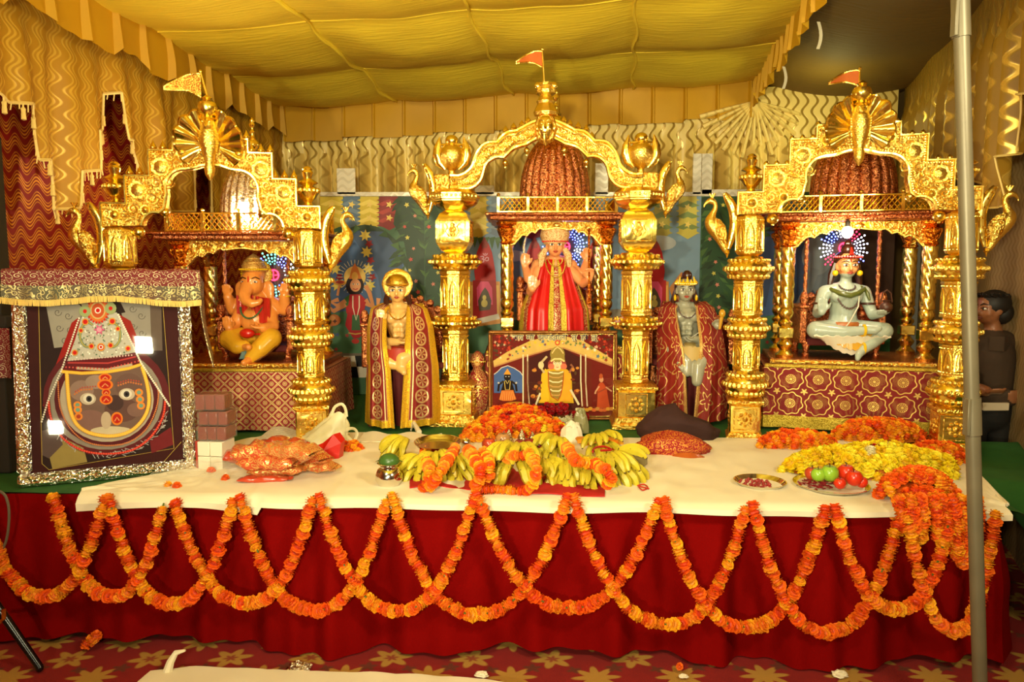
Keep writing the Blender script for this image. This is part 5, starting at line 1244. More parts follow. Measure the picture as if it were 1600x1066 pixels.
# painted goddess on board 1
g='painted_goddess'
for i in range(28): a=2*PI*i/28; A1.line('painted_rays',[(555+19*cos(a),433-19*sin(a)),(555+27*cos(a),433-27*sin(a))],1.0,PM(225,220,200))
A1.ell(g,555,433,17,17,PM(222,190,104)); A1.ell(g,555,446,14,16,PM(40,26,22)); A1.poly(g,[(546,436),(550,420),(555,411),(560,420),(566,436)],PM(206,120,48)); A1.ell(g,555,432,5,7,PM(230,180,80))
A1.ell(g,556,446,8.5,10,PM(226,160,112)); 
for sx in(-1,1): A1.ell(g,556+sx*3.5,444,2,1.2,PM(240,235,225),8); A1.ell(g,556+sx*3.5,444,1,1.1,PM(20,15,15),8)
A1.line(g,[(552,451),(556,452.5),(560,451)],1.4,PM(190,40,40)); A1.poly(g,[(540,470),(548,460),(564,460),(574,470),(568,490),(542,490)],PM(184,36,40)); A1.poly(g,[(539,466),(547,460),(545,476),(538,484)],PM(70,120,60))
for pts in([(541,470),(528,478),(518,472),(530,468)],[(541,476),(522,486),(514,480)],[(572,468),(584,480),(578,458),(572,446)],[(572,474),(590,482),(592,466)]): A1.line(g,pts,7,PM(222,152,100))
A1.ell(g,532,442,10,4,PM(206,150,50)); A1.ell(g,532,441,7,2.5,PM(170,60,40)); A1.line(g,[(531,446),(528,462)],4,PM(222,152,100))
A1.poly(g,[(544,488),(572,488),(576,510),(562,528),(552,528),(540,508)],PM(176,26,34)); A1.poly(g,[(551,492),(562,492),(564,516),(550,516)],PM(60,104,66)); A1.line(g,[(552,462),(552,480),(557,500),(562,480),(562,462)],2,PM(232,222,200)); A1.ell(g,556,533,6,4,PM(190,50,40))
A1.line(g,[(545,520),(556,522),(568,520)],2,PM(206,170,80)); A1.ell('painted_tiger',522,500,11,9,PM(206,120,56)); A1.ell('painted_tiger',520,497,5,4,PM(226,160,90)); A1.star('painted_tiger',524,502,4,4,PM(90,50,30))
A1.done()
# board 2: temples
A2,bd2=board('painted mural board with red temple spires and pale blue sky, behind the centre shrine',663,1096,306,.0)
A2.base(PM(122,152,176))
flowerband(A2,664,672,304,340,PM(38,62,42),PM(52,84,44))
A2.poly('painted_leaf_wall',[(663,306),(700,306),(706,400),(698,500),(700,560),(663,560)],PM(42,70,44)); leafband(A2,664,696,304,560,90); blossoms(A2,666,698,310,560,14,[PM(206,190,90),PM(196,120,100),PM(190,70,60)])
for x0,x1,m1,m2 in((705,728,PM(86,112,140),PM(112,136,158)),(735,760,PM(206,184,62),PM(228,206,100)),(768,800,PM(110,130,150),PM(140,156,168)),(801,860,PM(128,26,30),PM(60,90,60)),(870,930,PM(120,140,160),PM(90,112,140)),(1022,1046,PM(170,160,70),PM(120,140,80)),(1060,1088,PM(196,184,80),PM(120,140,80))): flowerband(A2,x0,x1,306,366,m1,m2)
for i in range(10): A2.poly('painted_arch_leaves',[(728+i*9,372),(733+i*9,384+rm.random()*8),(738+i*9,370)],LEAFS[2])
A2.ell('painted_cloud',800,400,22,9,PM(190,200,206)); A2.ell('painted_cloud',1030,380,26,12,PM(176,186,190)); A2.poly('painted_hill',[(1045,450),(1064,425),(1096,470),(1096,500),(1060,500)],PM(196,130,70)); A2.poly('painted_hill',[(1060,440),(1066,425),(1096,480),(1080,500)],PM(160,96,56))
A2.poly('painted_path',[(700,490),(1096,480),(1096,552),(700,552)],PM(150,140,120)); A2.poly('painted_lawn',[(690,520),(790,500),(1000,500),(1096,505),(1096,552),(690,552)],PM(74,116,84)); checker(A2,690,1100,552,592,24,3,5)
def temple(cx,w,s=1):
    t_='painted_temple#%d'%cx; X=lambda x:cx+s*x
    A2.poly(t_,[(X(-w),440),(X(w),440),(X(w+4),505),(X(-w-2),512)],PM(206,140,60))
    for k in(-1,1): A2.line('painted_temple_columns',[(X(k*(w-4)),446),(X(k*(w-4)),500)],5,PM(232,186,90))
    A2.poly(t_,[(X(-14),438),(X(-16),424),(X(-12),395),(X(-6),380),(X(6),380),(X(12),395),(X(17),424),(X(18),438)],PM(190,26,26)); A2.poly(t_,[(X(-6),381),(X(0),370),(X(6),381),(X(4),388),(X(-4),388)],PM(150,40,24))
    A2.poly(t_,[(X(-18),438),(X(18),438),(X(20),492),(X(-18),500)],PM(170,20,24)); A2.poly(t_,[(X(-11),478),(X(-12),450),(X(-6),440),(X(6),440),(X(12),450),(X(13),476)],PM(226,80,126)); A2.poly(t_,[(X(-8),486),(X(-10),470),(X(-4),456),(X(1),449),(X(6),456),(X(11),470),(X(9),484)],PM(86,76,56))
    A2.ell('painted_shrine_idol',X(0),474,5,6,PM(200,180,90)); A2.ell('painted_shrine_idol',X(0),465,3,4,PM(210,190,100)); A2.poly('painted_temple_step',[(X(-20),500),(X(22),490),(X(24),498),(X(-20),509)],PM(216,206,190))
temple(757,24); temple(1022,22,-1); temple(835,20); temple(930,20,-1)
pl0=A2.loc(748,412); mb=A2.parts.setdefault('om_sign',MB()); mb.mat(PM(226,170,190)); text_add(mb,'ॐ',.10,lambda x,y:(pl0[0]+x,-.022,pl0[1]+y))
A2.done()
# board 3, right
A3,bd3=board('painted mural board with leafy flower column and white elephant, behind the right shrine',1096,1400,300,.0)
A3.cx=0
arch_panel(A3,1216,-1)
A3.poly('painted_leaf_wall',[(1096,300),(1135,300),(1150,400),(1150,560),(1096,560)],PM(44,76,46)); leafband(A3,1100,1136,300,560,90); blossoms(A3,1104,1132,312,560,14,[PM(210,200,90),PM(208,130,110)])
A3.poly('painted_sky',[(1244,330),(1400,330),(1400,500),(1244,500)],PM(64,82,116))
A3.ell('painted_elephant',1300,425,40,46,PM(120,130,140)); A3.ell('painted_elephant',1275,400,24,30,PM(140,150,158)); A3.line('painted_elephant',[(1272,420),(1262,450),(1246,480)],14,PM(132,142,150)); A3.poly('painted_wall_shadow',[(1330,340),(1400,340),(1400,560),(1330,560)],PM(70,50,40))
A3.poly('painted_lawn',[(1240,520),(1400,515),(1400,552),(1240,552)],PM(60,120,70))
A3.done()
# silver scalloped strips on top of the boards
M_SILC=wave_mat('silver_cloth',c(206,200,180),c(168,160,138),.06,.016,60,1,True,.35,.3,bump=.3,bw=.2)
for b_,x0,x1,y0,tabs in((bd1,500,663,300,((526,556,263),)),(bd2,663,1096,300,((742,772,290),(930,950,255),(1083,1095,240))),(bd3,1096,1200,296,((1097,1112,240),))):
    mb=MB(); o=b_.location
    def strip(xa,xb,ya,yb):
        a=at(xa,ya,YM-.01); b=at(xb,yb,YM-.01); mb.box(((a.x+b.x)/2-o.x,-.012,(a.z+b.z)/2-o.z),(b.x-a.x,.012,a.z-b.z),.003)
    for xa,xb,ya in tabs: strip(xa,xb,ya,304)
    mb.build('silver_tab',M_SILC,b_)
    mb=MB(); strip(x0,x1,y0,307); mb.build('silver_edging',M_SILC,b_)
# ---------------- glass
t=G('picture_glass'); nt=t.nt; tr=nt.nodes.new('ShaderNodeBsdfTransparent'); gl=nt.nodes.new('ShaderNodeBsdfGlossy'); gl.inputs['Roughness'].default_value=.02
fr=nt.nodes.new('ShaderNodeFresnel'); fr.inputs[0].default_value=1.30; mx=nt.nodes.new('ShaderNodeMixShader'); nt.links.new(fr.outputs[0],mx.inputs[0]); nt.links.new(tr.outputs[0],mx.inputs[1]); nt.links.new(gl.outputs[0],mx.inputs[2]); nt.links.new(mx.outputs[0],nt.nodes['Material Output'].inputs[0]); GLASS=t.mat
def frame_bars(root,w,h,fw,fd,mat,name='frame_bar',y=0):
    for nm,(cx,cz,dx,dz) in enumerate(((w/2,fw/2,w,fw),(w/2,h-fw/2,w,fw),(fw/2,h/2,fw,h-2*fw),(w-fw/2,h/2,fw,h-2*fw))):
        mb=MB(); mb.box((cx,y,cz),(dx,fd,dz),min(fw,fd)*.3); mb.build(name,mat,root,ang=30)
# ---------------- centre framed picture, standing on the stage
a=onz(764,653); b=onz(964,653); a.y=b.y=5.03
a=at(763,652,a.y); b=at(964,652,b.y); top=at(763,512,a.y+.03); W=b.x-a.x; Hh=top.z-a.z+.0
rootP=thing('framed_picture','framed picture of a garlanded deity with Hindi lettering, before the centre shrine','picture',(a.x,a.y,.702),0)
rootP.rotation_euler=(R(-3),0,0); bpy.context.view_layer.update()
MF=mk_gold('frame_bronze',c(150,100,50),.35,60,.4,.004,metal=.8)
frame_bars(rootP,W,Hh,.022,.03,MF)
mb=MB(); 
for x in(.026,W-.026): beads(mb,[(x,-.014,.03),(x,-.014,Hh-.03)],.0045,.012)
for z in(.026,Hh-.026): beads(mb,[(.03,-.014,z),(W-.03,-.014,z)],.0045,.012)
mb.build('bead_trim',GOLDP,rootP)
mb=MB(); mb.box((W/2,.004,Hh/2),(W-.03,.008,Hh-.03),.001); mb.build('backing',paint(70,30,20),rootP)
mb=MB(); mb.box((W/2,-.0135,Hh/2),(W-.044,.002,Hh-.044),.0003); mb.build('glass_pane',GLASS,rootP)
A=Art(rootP,(a.x,a.y,.702),(1,0,0),(0,sin(R(3)),cos(R(3)))); A.o=(760,530,7.619)
def rawP(part,pts,mat):
    A.k+=1; mb=A.parts.setdefault(part,MB()); mb.mat(mat); d=.001+.00003*A.k
    mb.add([(max(.02,min(W-.02,p)),-d,max(.02,min(Hh-.02,q))) for p,q in pts],[list(range(len(pts)))])
A.raw=rawP
A.poly('print_ground',[(20,-160),(1580,-160),(1580,920),(20,920)],P_(110,28,20))
rp=random.Random(9)
for i in range(150): A.star('print_foliage',rp.choice((rp.uniform(90,420),rp.uniform(1150,1500))),rp.uniform(-60,200),rp.uniform(10,26),5,rp.choice((P_(190,60,36),P_(150,40,30),P_(80,60,36),P_(214,170,130))),.5,rp.random())
A.poly('print_canopy',[(80,260),(250,150),(520,20),(840,-60),(1150,20),(1500,240),(1500,310),(1180,200),(920,100),(760,110),(430,210),(90,330)],P_(206,170,90))
for i in range(70):
    x=rp.uniform(150,1450); y0=pl(x,[(80,250),(520,30),(840,-40),(1150,30),(1500,230)]); A.star('print_canopy_pattern',x,y0+rp.uniform(10,75),rp.uniform(10,28),5,rp.choice((P_(214,180,50),P_(90,110,130),P_(226,214,180),P_(150,50,36),P_(110,120,60))),.5,rp.random())
A.line('print_canopy',[(90,330),(430,215),(760,120),(920,105),(1180,205),(1500,320)],16,P_(186,130,80))
A.poly('print_dark',[(440,250),(760,130),(930,120),(1120,220),(1120,840),(440,840)],P_(70,24,18))
A.poly('print_left_niche',[(90,420),(130,390),(180,340),(255,315),(330,345),(400,390),(430,430),(430,640),(90,640)],P_(70,96,150)); A.line('print_left_niche',[(90,420),(130,390),(180,340),(255,315),(330,345),(400,390),(430,430)],9,P_(220,206,190))
d='print_dark_deity'; A.poly(d,[(150,730),(175,610),(205,500),(250,470),(300,500),(335,610),(355,730)],P_(30,20,18)); A.ell(d,250,450,42,46,P_(34,22,18)); A.poly(d,[(205,420),(250,350),(295,420)],P_(224,150,50)); A.poly(d,[(150,720),(180,610),(320,605),(356,715),(300,735),(200,735)],P_(206,110,44))
for i in range(8): A.line(d,[(185+i*18,620),(165+i*25,725)],4,P_(236,176,90))
for sx in(-1,1): A.line(d,[(250+sx*45,500),(250+sx*100,540),(250+sx*110,620)],26,P_(30,20,18)); A.ell(d,250+sx*105,520,12,12,P_(190,180,170)); A.ell(d,250+sx*18,445,7,4,P_(230,220,210))
A.line(d,[(215,500),(225,600),(275,600),(285,500)],7,P_(226,190,90)); A.line(d,[(228,490),(250,530),(272,490)],7,P_(226,200,110)); A.ell('print_left_fruit',350,775,130,32,P_(196,130,36))
for x0,x1 in((437,437),(490,510),(1122,1140),(1180,1200)): A.line('print_pearl_strings',[(x0,190),(x0,500),(x1,800)],16,P_(216,190,140)); A.dots('print_pearl_dots',[(x0,190),(x0,500),(x1,800)],18,7,P_(240,226,190))
for x0 in(465,1160): A.line('print_pearl_strings',[(x0,220),(x0,800)],12,P_(120,36,24))
m='print_centre_deity'; A.ell(m,840,300,110,80,P_(150,60,50)); A.poly(m,[(620,760),(640,600),(655,450),(680,390),(730,355),(840,345),(950,355),(1000,395),(1015,460),(1020,620),(1040,760)],P_(206,160,30))
A.poly(m,[(740,380),(920,380),(900,640),(860,720),(790,690),(750,600)],P_(150,120,50))
for i,yy in enumerate((400,450,505,560,610,660)): A.line('print_chains',[(735+i*6,yy-14),(790,yy+6),(860,yy+8),(915-i*5,yy-14)],16,(P_(230,214,160),P_(196,150,80))[i%2])
A.line('print_garland_edge',[(735,385),(740,560),(770,680),(850,730)],9,P_(170,36,24)); A.line('print_garland_edge',[(925,385),(905,560),(880,680),(850,730)],9,P_(170,36,24))
A.poly(m,[(640,750),(655,420),(700,350),(728,370),(728,560),(750,740)],P_(226,176,36)); A.poly(m,[(1000,740),(1005,430),(960,360),(925,372),(915,560),(870,740)],P_(222,160,40))
A.ell(m,845,300,55,72,P_(222,200,150)); A.ell(m,845,180,88,92,P_(150,130,60)); A.poly(m,[(762,270),(770,150),(810,95),(880,95),(925,150),(935,270),(880,245),(810,245)],P_(150,126,56))
A.line('print_crown_trim',[(765,265),(810,235),(880,235),(930,265)],20,P_(230,200,130)); A.line('print_crown_trim',[(780,170),(815,118),(845,95),(880,118),(915,170)],14,P_(226,190,120)); A.ell('print_crown_trim',845,42,32,34,P_(196,90,50)); A.ell('print_crown_trim',845,42,15,16,P_(230,190,80))
for sx in(-1,1): A.ell('print_face',845+sx*22,292,12,6,P_(245,240,230)); A.ell('print_face',845+sx*22,292,5,6,P_(30,20,16)); A.line('print_face',[(845+sx*8,276),(845+sx*24,270),(845+sx*40,278)],5,P_(60,40,30)); A.ell('print_face',845+sx*75,325,38,36,P_(206,110,80))
A.line('print_face',[(830,332),(845,336),(860,332)],7,P_(180,50,40)); A.line('print_face',[(845,296),(845,315)],4,P_(190,160,110))
A.line('print_side_arms',[(690,400),(640,330),(660,270),(720,205)],26,P_(196,170,120)); A.ell('print_side_arms',650,310,34,46,P_(206,190,140)); A.line('print_side_arms',[(985,400),(1030,330),(1000,300)],26,P_(150,90,60))
for i in range(26): A.ell('print_marigolds',rp.choice((rp.uniform(545,640),rp.uniform(1010,1110))),rp.uniform(330,720),rp.uniform(14,30),rp.uniform(12,26),rp.choice((P_(170,80,30),P_(120,50,24),P_(200,130,50),P_(90,60,30))),9)
for i in range(20): A.line('print_curtain',[(455+i*5.5 if i<10 else 1145+(i-10)*11,260),(450+i*6 if i<10 else 1140+(i-10)*12,800)],3,P_(120,52,30))
A.line('print_side_drape',[(640,640),(580,800)],22,P_(220,206,170)); A.line('print_side_drape',[(1000,600),(1100,780)],26,P_(214,200,160))
r_='print_right_figure'; A.poly(r_,[(1310,820),(1320,700),(1320,560),(1350,515),(1385,515),(1430,580),(1450,720),(1470,820)],P_(176,70,36)); A.ell(r_,1366,480,26,34,P_(196,140,100)); A.ell(r_,1362,440,22,30,P_(176,80,40)); A.line(r_,[(1290,650),(1510,545)],14,P_(140,60,36)); A.line(r_,[(1340,560),(1300,620),(1290,650)],18,P_(200,150,110)); A.line(r_,[(1420,570),(1490,620)],16,P_(200,150,110))
for i in range(10): A.ell('print_fruit',1110+i*42,835+rp.uniform(-12,12),28,22,rp.choice((P_(206,150,50),P_(200,100,50),P_(190,130,60))),10)
A.line('print_text_plate',[(30,-205+60),(30,-144)],2,P_(206,190,140))
# lettering, cluster by cluster
sz=.052; words=[[('ज',0),('य',0)],[('माँ',0)],[('झ',0),('ण',.535),('डे',0),('वा',0),('ली',0)],[('तु',0)],[('ही',0)],[('तु',0)]]
x0s=[800.5,822.5,840.5,893,907.5,924]; wid=[17,13,46,8.5,10.5,8.5]
for wds,xs,wpx in zip(words,x0s,wid):
    ex,ez=A.loc((xs-760)*7.619,(531.2-530)*7.619); pw=A.loc((xs+wpx-760)*7.619,0)[0]-ex
    tmp=MB(); tm2=MB(); x=0
    for gch,cut in wds:
        l=[x]; x+=text_add(tmp,gch,sz,lambda X,Y:V((l[0]+X,0,Y)),cut or None); text_add(tm2,gch,sz,lambda X,Y:V((l[0]+X,0,Y)),(cut+.03) if cut else None,.0035)
    k=pw/x; mb=A.parts.setdefault('lettering',MB()); mb.mat(P_(40,34,70)); off=len(mb.v)
    pm=A.parts.setdefault('letter_outline',MB()); pm.mat(P_(222,206,150)); xa,xb=ex-.006,ex+pw+.006; za,zb=ez-.012,ez+.62*sz*k*1.0+.016
    hh=sz*.62*1.0
    pm.add([(ex+p.x*k,-.0088,ez+p.z) for p in tm2.v],tm2.f)
    mb.add([(ex+p.x*k,-.0096,ez+p.z) for p in tmp.v],tmp.f)
A.done()
# ---------------- big silver-framed portrait, left front
a=onz(28,762,.702); b=onz(308,735,.702); U=(b-a); U.z=0; W=U.length; U.normalize(); lean=R(7); Bk=V((-U.y,U.x,0)); Wd=V((0,0,1))*cos(lean)+Bk*sin(lean)
rootF=thing('framed_portrait','large silver-framed glazed portrait of a jewelled deity face, leaning at left','picture',a,0)
rootF.matrix_world=Matrix(((U.x,Bk.x*cos(lean)-0*1,Wd.x,a.x),(U.y,Bk.y*cos(lean),Wd.y,a.y),(0,-sin(lean),Wd.z,a.z),(0,0,0,1)))
A=Art(rootF,a,U,Wd); A.o=(60,450,3.674)
NF=A.N
tl=onpl(24,425,a,NF)-a; Hh=tl.dot(Wd)
frame_bars(rootF,W,Hh,.062,.045,SILFRAME)
mb=MB(); mb.box((W/2,.010,Hh/2),(W-.06,.012,Hh-.06),.001); mb.build('backing',paint(40,16,14),rootF)
mb=MB(); mb.box((W/2,-.018,Hh/2),(W-.12,.003,Hh-.12),.0004); mb.build('glass_pane',GLASS,rootF)
def rawF(part,pts,mat):
    A.k+=1; mb=A.parts.setdefault(part,MB()); mb.mat(mat); d=-.0035+.00003*A.k
    mb.add([(max(.05,min(W-.05,p)),-d,max(.05,min(Hh-.05,q))) for p,q in pts],[list(range(len(pts)))])
A.raw=rawF
A.raw('print_mat',[(.05,.05),(W-.05,.05),(W-.05,Hh-.05),(.05,Hh-.05)],P_(58,20,18))
IN=[(10,40),(710,20),(778,920),(60,1050),(18,960)]
A.poly('print_ground',[(0,40),(708,20),(778,915),(60,1045),(20,1010)],P_(44,26,24)); A.line('mat_gold_line',[(0,60),(20,1010),(60,1045),(778,922),(708,20)],3,P_(190,160,70))
A.line('mat_gold_line',[(60,1060),(100,1075)],3,P_(190,160,70)); A.line('mat_gold_line',[(710,1010),(820,885)],3,P_(190,160,70))
A.poly('print_silver_panel',[(45,110),(110,60),(190,60),(250,110),(225,330),(90,345)],P_(150,142,130)); A.poly('print_silver_panel',[(460,70),(560,45),(640,90),(650,330),(520,340)],P_(140,132,122)); A.poly('print_silver_panel',[(640,95),(705,90),(712,360),(650,360)],P_(96,80,70))
for cx,cy in((110,140),(170,160),(120,230),(180,240),(150,300),(540,120),(590,160),(545,220),(595,260)): A.line('print_panel_scroll',[(cx+24*(1-.08*i)*cos(i*.7),cy+24*(1-.08*i)*sin(i*.7)) for i in range(12)],4,P_(84,76,70))
A.poly('print_throne_top',[(240,80),(280,35),(340,28),(420,45),(460,80),(440,120),(260,130)],P_(166,150,120))
A.poly('print_dark_top',[(420,60),(470,80),(500,140),(450,150)],P_(40,24,20))
A.poly('print_red_veil',[(235,165),(190,200),(100,440),(35,600),(25,680),(150,640),(250,330)],P_(150,30,24)); A.poly('print_red_veil',[(460,150),(530,190),(620,420),(710,530),(745,640),(600,460),(500,280)],P_(146,36,26))
A.ell('print_lower_robe',390,640,365,330,P_(92,30,34),30); A.ell('print_lower_robe',385,640,330,290,P_(140,128,116),30); A.ell('print_lower_robe',390,640,300,268,P_(86,28,34),30); A.ell('print_lower_robe',392,640,270,245,P_(176,160,140),30)
A.poly('print_bottom_flowers',[(60,960),(140,860),(260,920),(280,1000),(80,1040)],P_(150,128,70)); A.poly('print_bottom_flowers',[(640,880),(760,800),(776,900),(650,950)],P_(110,30,34)); A.poly('print_bottom_flowers',[(20,820),(110,800),(140,900),(60,980),(20,960)],P_(90,70,66))
rp=random.Random(3)
for i in range(90): a_=rp.uniform(200,345); A.line('print_silver_strokes',[(390+rp.uniform(325,370)*cos(R(a_)),640-rp.uniform(295,335)*sin(R(a_))),(390+rp.uniform(340,385)*cos(R(a_+4)),640-rp.uniform(300,350)*sin(R(a_+4)))],4,P_(176,170,166))
A.poly('print_crown',[(250,160),(450,140),(500,250),(555,370),(400,400),(165,420),(210,300)],P_(186,180,168)); 
for i in range(170):
    v=rp.random(); xl=lerp(255,175,v); xr=lerp(450,550,v); A.ell('print_crown_gems',rp.uniform(xl,xr),lerp(165,400,v)+rp.uniform(-8,8),rp.uniform(3,7),rp.uniform(3,7),rp.choice((P_(230,226,214),P_(120,112,100),P_(96,120,96),P_(240,236,226),P_(150,140,120))),6)
for sx,cx in((-1,345),(1,365)):
    A.line('print_crown_scroll',[(cx+sx*(60+46*cos(t_)),270+70*sin(t_)) for t_ in [i*.4-2.2 for i in range(12)]],16,P_(110,140,104)); A.line('print_crown_scroll',[(cx+sx*(60+46*cos(t_)),270+70*sin(t_)) for t_ in [i*.4-2.2 for i in range(12)]],5,P_(190,150,70))
A.ell('print_crest',342,130,58,66,P_(206,110,50)); A.poly('print_crest',[(300,90),(340,40),(385,90)],P_(206,80,40)); A.ell('print_crest',342,130,44,50,P_(196,170,110)); A.ell('print_crest',342,130,36,42,P_(190,80,40)); A.ell('print_crest',342,130,18,18,P_(230,220,210)); A.ell('print_crest',342,130,12,12,P_(190,20,20))
for i in range(22): a_=2*PI*i/22; A.ell('print_crest_beads',342+60*cos(a_),130+70*sin(a_),7,7,P_(196,40,26),6)
for x,y in((268,135),(415,118)): A.ell('print_crest_side',x,y,34,34,P_(150,160,110),12); A.ell('print_crest_side',x,y,12,12,P_(196,36,26),8)
for x,y,r in((270,195,16),(425,192,16),(245,245,11),(457,235,11),(210,372,14),(305,335,13),(415,330,13),(515,348,13),(360,340,20)): A.ell('print_red_gems',x,y,r+4,r+4,P_(210,150,60),10); A.ell('print_red_gems',x,y,r-2,r-2,P_(196,30,24),10)
A.ell('print_red_gems',360,340,13,13,P_(235,228,220),10); A.ell('print_red_gems',360,340,8,8,P_(190,30,26),8); A.star('print_pink_flower',350,240,34,6,P_(196,90,130),.5); A.ell('print_pink_flower',350,240,14,14,P_(220,150,170))
A.poly('print_brow_cloth',[(165,420),(400,400),(556,375),(590,440),(380,490),(135,480)],P_(96,26,32)); A.dots('print_brow_dots',[(180,415),(400,398),(550,385)],17,5,P_(214,190,180)); A.line('print_brow_stripe',[(170,430),(400,432),(560,395)],10,P_(180,60,60)); A.line('print_brow_stripe',[(220,460),(400,470),(540,440)],18,P_(180,160,136)); A.dots('print_brow_dots',[(160,455),(390,465),(575,420)],20,5,P_(206,80,70))
A.poly('print_face',[(175,495),(380,490),(600,450),(635,640),(620,740),(560,810),(420,850),(300,830),(210,760),(180,640)],P_(112,86,76)); 
for x,y,rx,ry,cl in((300,760,90,60,(128,92,84)),(420,820,120,26,(196,180,150)),(250,590,70,60,(140,112,100)),(520,560,80,70,(106,78,70)),(480,700,100,70,(96,66,60)),(330,540,60,40,(150,126,112)),(440,660,50,46,(70,48,46)),(390,760,30,50,(186,164,140)),(560,700,50,40,(124,92,82))): A.ell('print_face_paint',x,y,rx,ry,P_(*cl))
for x,y,s in((290,637,1),(505,610,-1)): A.ell('print_eyes',x-s*4,y,46,34,P_(190,172,150)); A.ell('print_eyes',x,y-2,32,26,P_(216,206,190)); A.ell('print_eyes',x+2,y,17,18,P_(64,56,56)); A.ell('print_eyes',x+2,y,8,9,P_(20,16,16))
A.dots('print_eyebrows',[(210,610),(250,585),(320,580)],15,6,P_(190,110,60)); A.dots('print_eyebrows',[(460,560),(520,540),(595,555)],15,6,P_(190,110,60)); A.dots('print_eyebrows',[(215,595),(255,572),(330,565)],15,5,P_(176,70,56)); A.dots('print_eyebrows',[(460,545),(520,528),(590,538)],15,5,P_(176,70,56))
for x,y,rx,ry in((384,515,38,24),(384,556,46,32),(390,600,26,22),(390,640,38,30),(452,750,34,38)): A.ell('print_jewels',x,y,rx,ry,P_(222,120,40)); A.ell('print_jewels',x,y,rx*.72,ry*.72,P_(180,36,22)); A.line('print_jewels',[(x-rx*.4,y+ry*.4),(x,y-ry*.2),(x+rx*.4,y+ry*.3)],7,P_(222,150,90))
for x,y in((226,672),(228,700),(232,738),(578,600),(584,640),(590,676)): A.ell('print_ear_jewels',x,y,24,22,P_(222,130,50),12); A.ell('print_ear_jewels',x,y,13,12,P_(160,60,40) if y%4 else P_(110,150,130),10)
G1=[(134,480),(250,490),(400,482),(520,462),(596,438)]; A.line('print_gold_band',G1,22,P_(214,150,40)); A.dots('print_gold_beads',G1,12,8,P_(240,190,70))
G2=[(165,490),(172,600),(185,700),(220,780),(290,830),(400,850),(500,835),(570,790),(620,720),(636,640),(622,540),(596,455)]; G2=catmull(G2,3); A.line('print_gold_band',G2,24,P_(206,140,36)); A.dots('print_gold_beads',G2,13,9,P_(244,196,80))
G3=catmull([(115,540),(125,680),(180,800),(270,880),(390,905),(520,885),(620,810),(675,700),(690,600),(670,540)],3); A.dots('print_robe_beads',G3,11,5,P_(206,120,70)); G4=catmull([(60,650),(75,750),(140,860),(250,930),(390,952),(540,930),(650,850),(715,740),(728,650)],3); A.line('print_red_band',G4,14,P_(170,36,30)); A.dots('print_red_beads',G4,14,6,P_(226,80,60))
A.dots('print_pearls',[(235,175),(135,470),(60,640),(20,770)],14,6,P_(226,216,200)); A.dots('print_pearls',[(460,155),(590,430),(755,680)],13,6.5,P_(232,224,206))
A.done()
# brocade cloth draped over the top of the portrait frame
M_CHU=brocade('chunri_brocade',c(120,16,22),c(96,12,18),c(206,190,150),.06,'swirl'); M_TEAL=brocade('chunri_border',c(110,30,30),c(70,100,76),c(176,160,110),.05,'dense')
def drapeF(u,v):      # local frame of the portrait: x along, -y front, z up
    x=lerp(-.03,W+.05,u); hang=.150+.012*sin(u*9)+.02*u
    if v<.25: return V((x,.06-.11*(v/.25),Hh+.010+.004*sin(u*30)))
    k=(v-.25)/.75; o=.012+.010*sin(u*46+1)*k
    return V((x,-.034-o,Hh+.008-hang*k))
mb=MB(); mb.sheet(drapeF,90,14,W,.30)
dr=mb.build('frame_cloth',M_CHU,None,thick=.005); dr.matrix_world=rootF.matrix_world.copy(); tag(dr,'red brocade cloth with green and gold border draped over the silver portrait frame','cloth')
mb=MB(); mb.sheet(lambda u,v:drapeF(u,.62+.30*v)+V((0,-.007,0)),90,4,W,.08); mb.build('woven_border',M_TEAL,dr,thick=.003)
mb=MB(); 
for i in range(150): p=drapeF(i/149,1.0); mb.tube([p+V((0,-.004,.016)),p+V((rnd.uniform(-.003,.003),-.004,-.014))],.003,4)
mb.build('gold_fringe',M_TRIM,dr,kind='stuff')
mb=MB(); mb.sheet(lambda u,v:V((W+.04+.03*u+.06*v*v-.03*v*u,-.05+.14*u,Hh+.0-.50*v*(1-.25*u)-.05*u)),10,16,.2,.5); mb.build('hanging_corner',M_TEAL,dr,thick=.005)
# ================================================================ FLOWERS, FRUIT, OFFERINGS
def petals(name,col,core,r,layers,n,seed,flat=1.0,two=True):
    q=random.Random(seed); t=G(name); nz=t.noise(t.co(),60.,2.); m=t.done(t.mix(nz,tuple(x*.78 for x in col[:3])+(1,),col),.6,0.,spec=.25)
    mc=paint(*core,var=0); mb=MB(); mb.mat(mc); mb.ball((0,0,0),(r*.72,r*.72,r*.55*flat),8,5); mb.mat(m)
    for l in range(layers):
        el=lerp(R(-55 if two else -8),R(68),l/(layers-1)); k=max(5,int(n*cos(el*.85)))
        for i in range(k):
            a=2*PI*(i+.5*(l%2))/k+q.uniform(-.1,.1); rr=r*q.uniform(.92,1.12); d=V((cos(a)*cos(el),sin(a)*cos(el),sin(el)*flat)); s=V((-sin(a),cos(a),0)); w=r*.34; u=s.cross(d)
            p0=d*rr*.45; tp=d*rr; mb.add([p0-s*w*.4,tp*.86-s*w+u*r*.05,tp+u*r*q.uniform(-.1,.14),tp*.86+s*w-u*r*.05,p0+s*w*.4],[[0,1,2,3,4]])
    o=mb.build(name,None,None,ang=0,recalc=False); me=o.data; bpy.data.objects.remove(o); return me
ORA=[petals('marigold_orange',c(246,110,22),(200,70,10),1,5,11,1),petals('marigold_deep',c(250,98,18),(190,52,10),1,5,11,2),petals('marigold_amber',c(246,146,30),(214,96,12),1,5,10,3)]
AMB=[petals('marigold_gold',c(255,178,30),(214,130,16),1,5,10,4)]
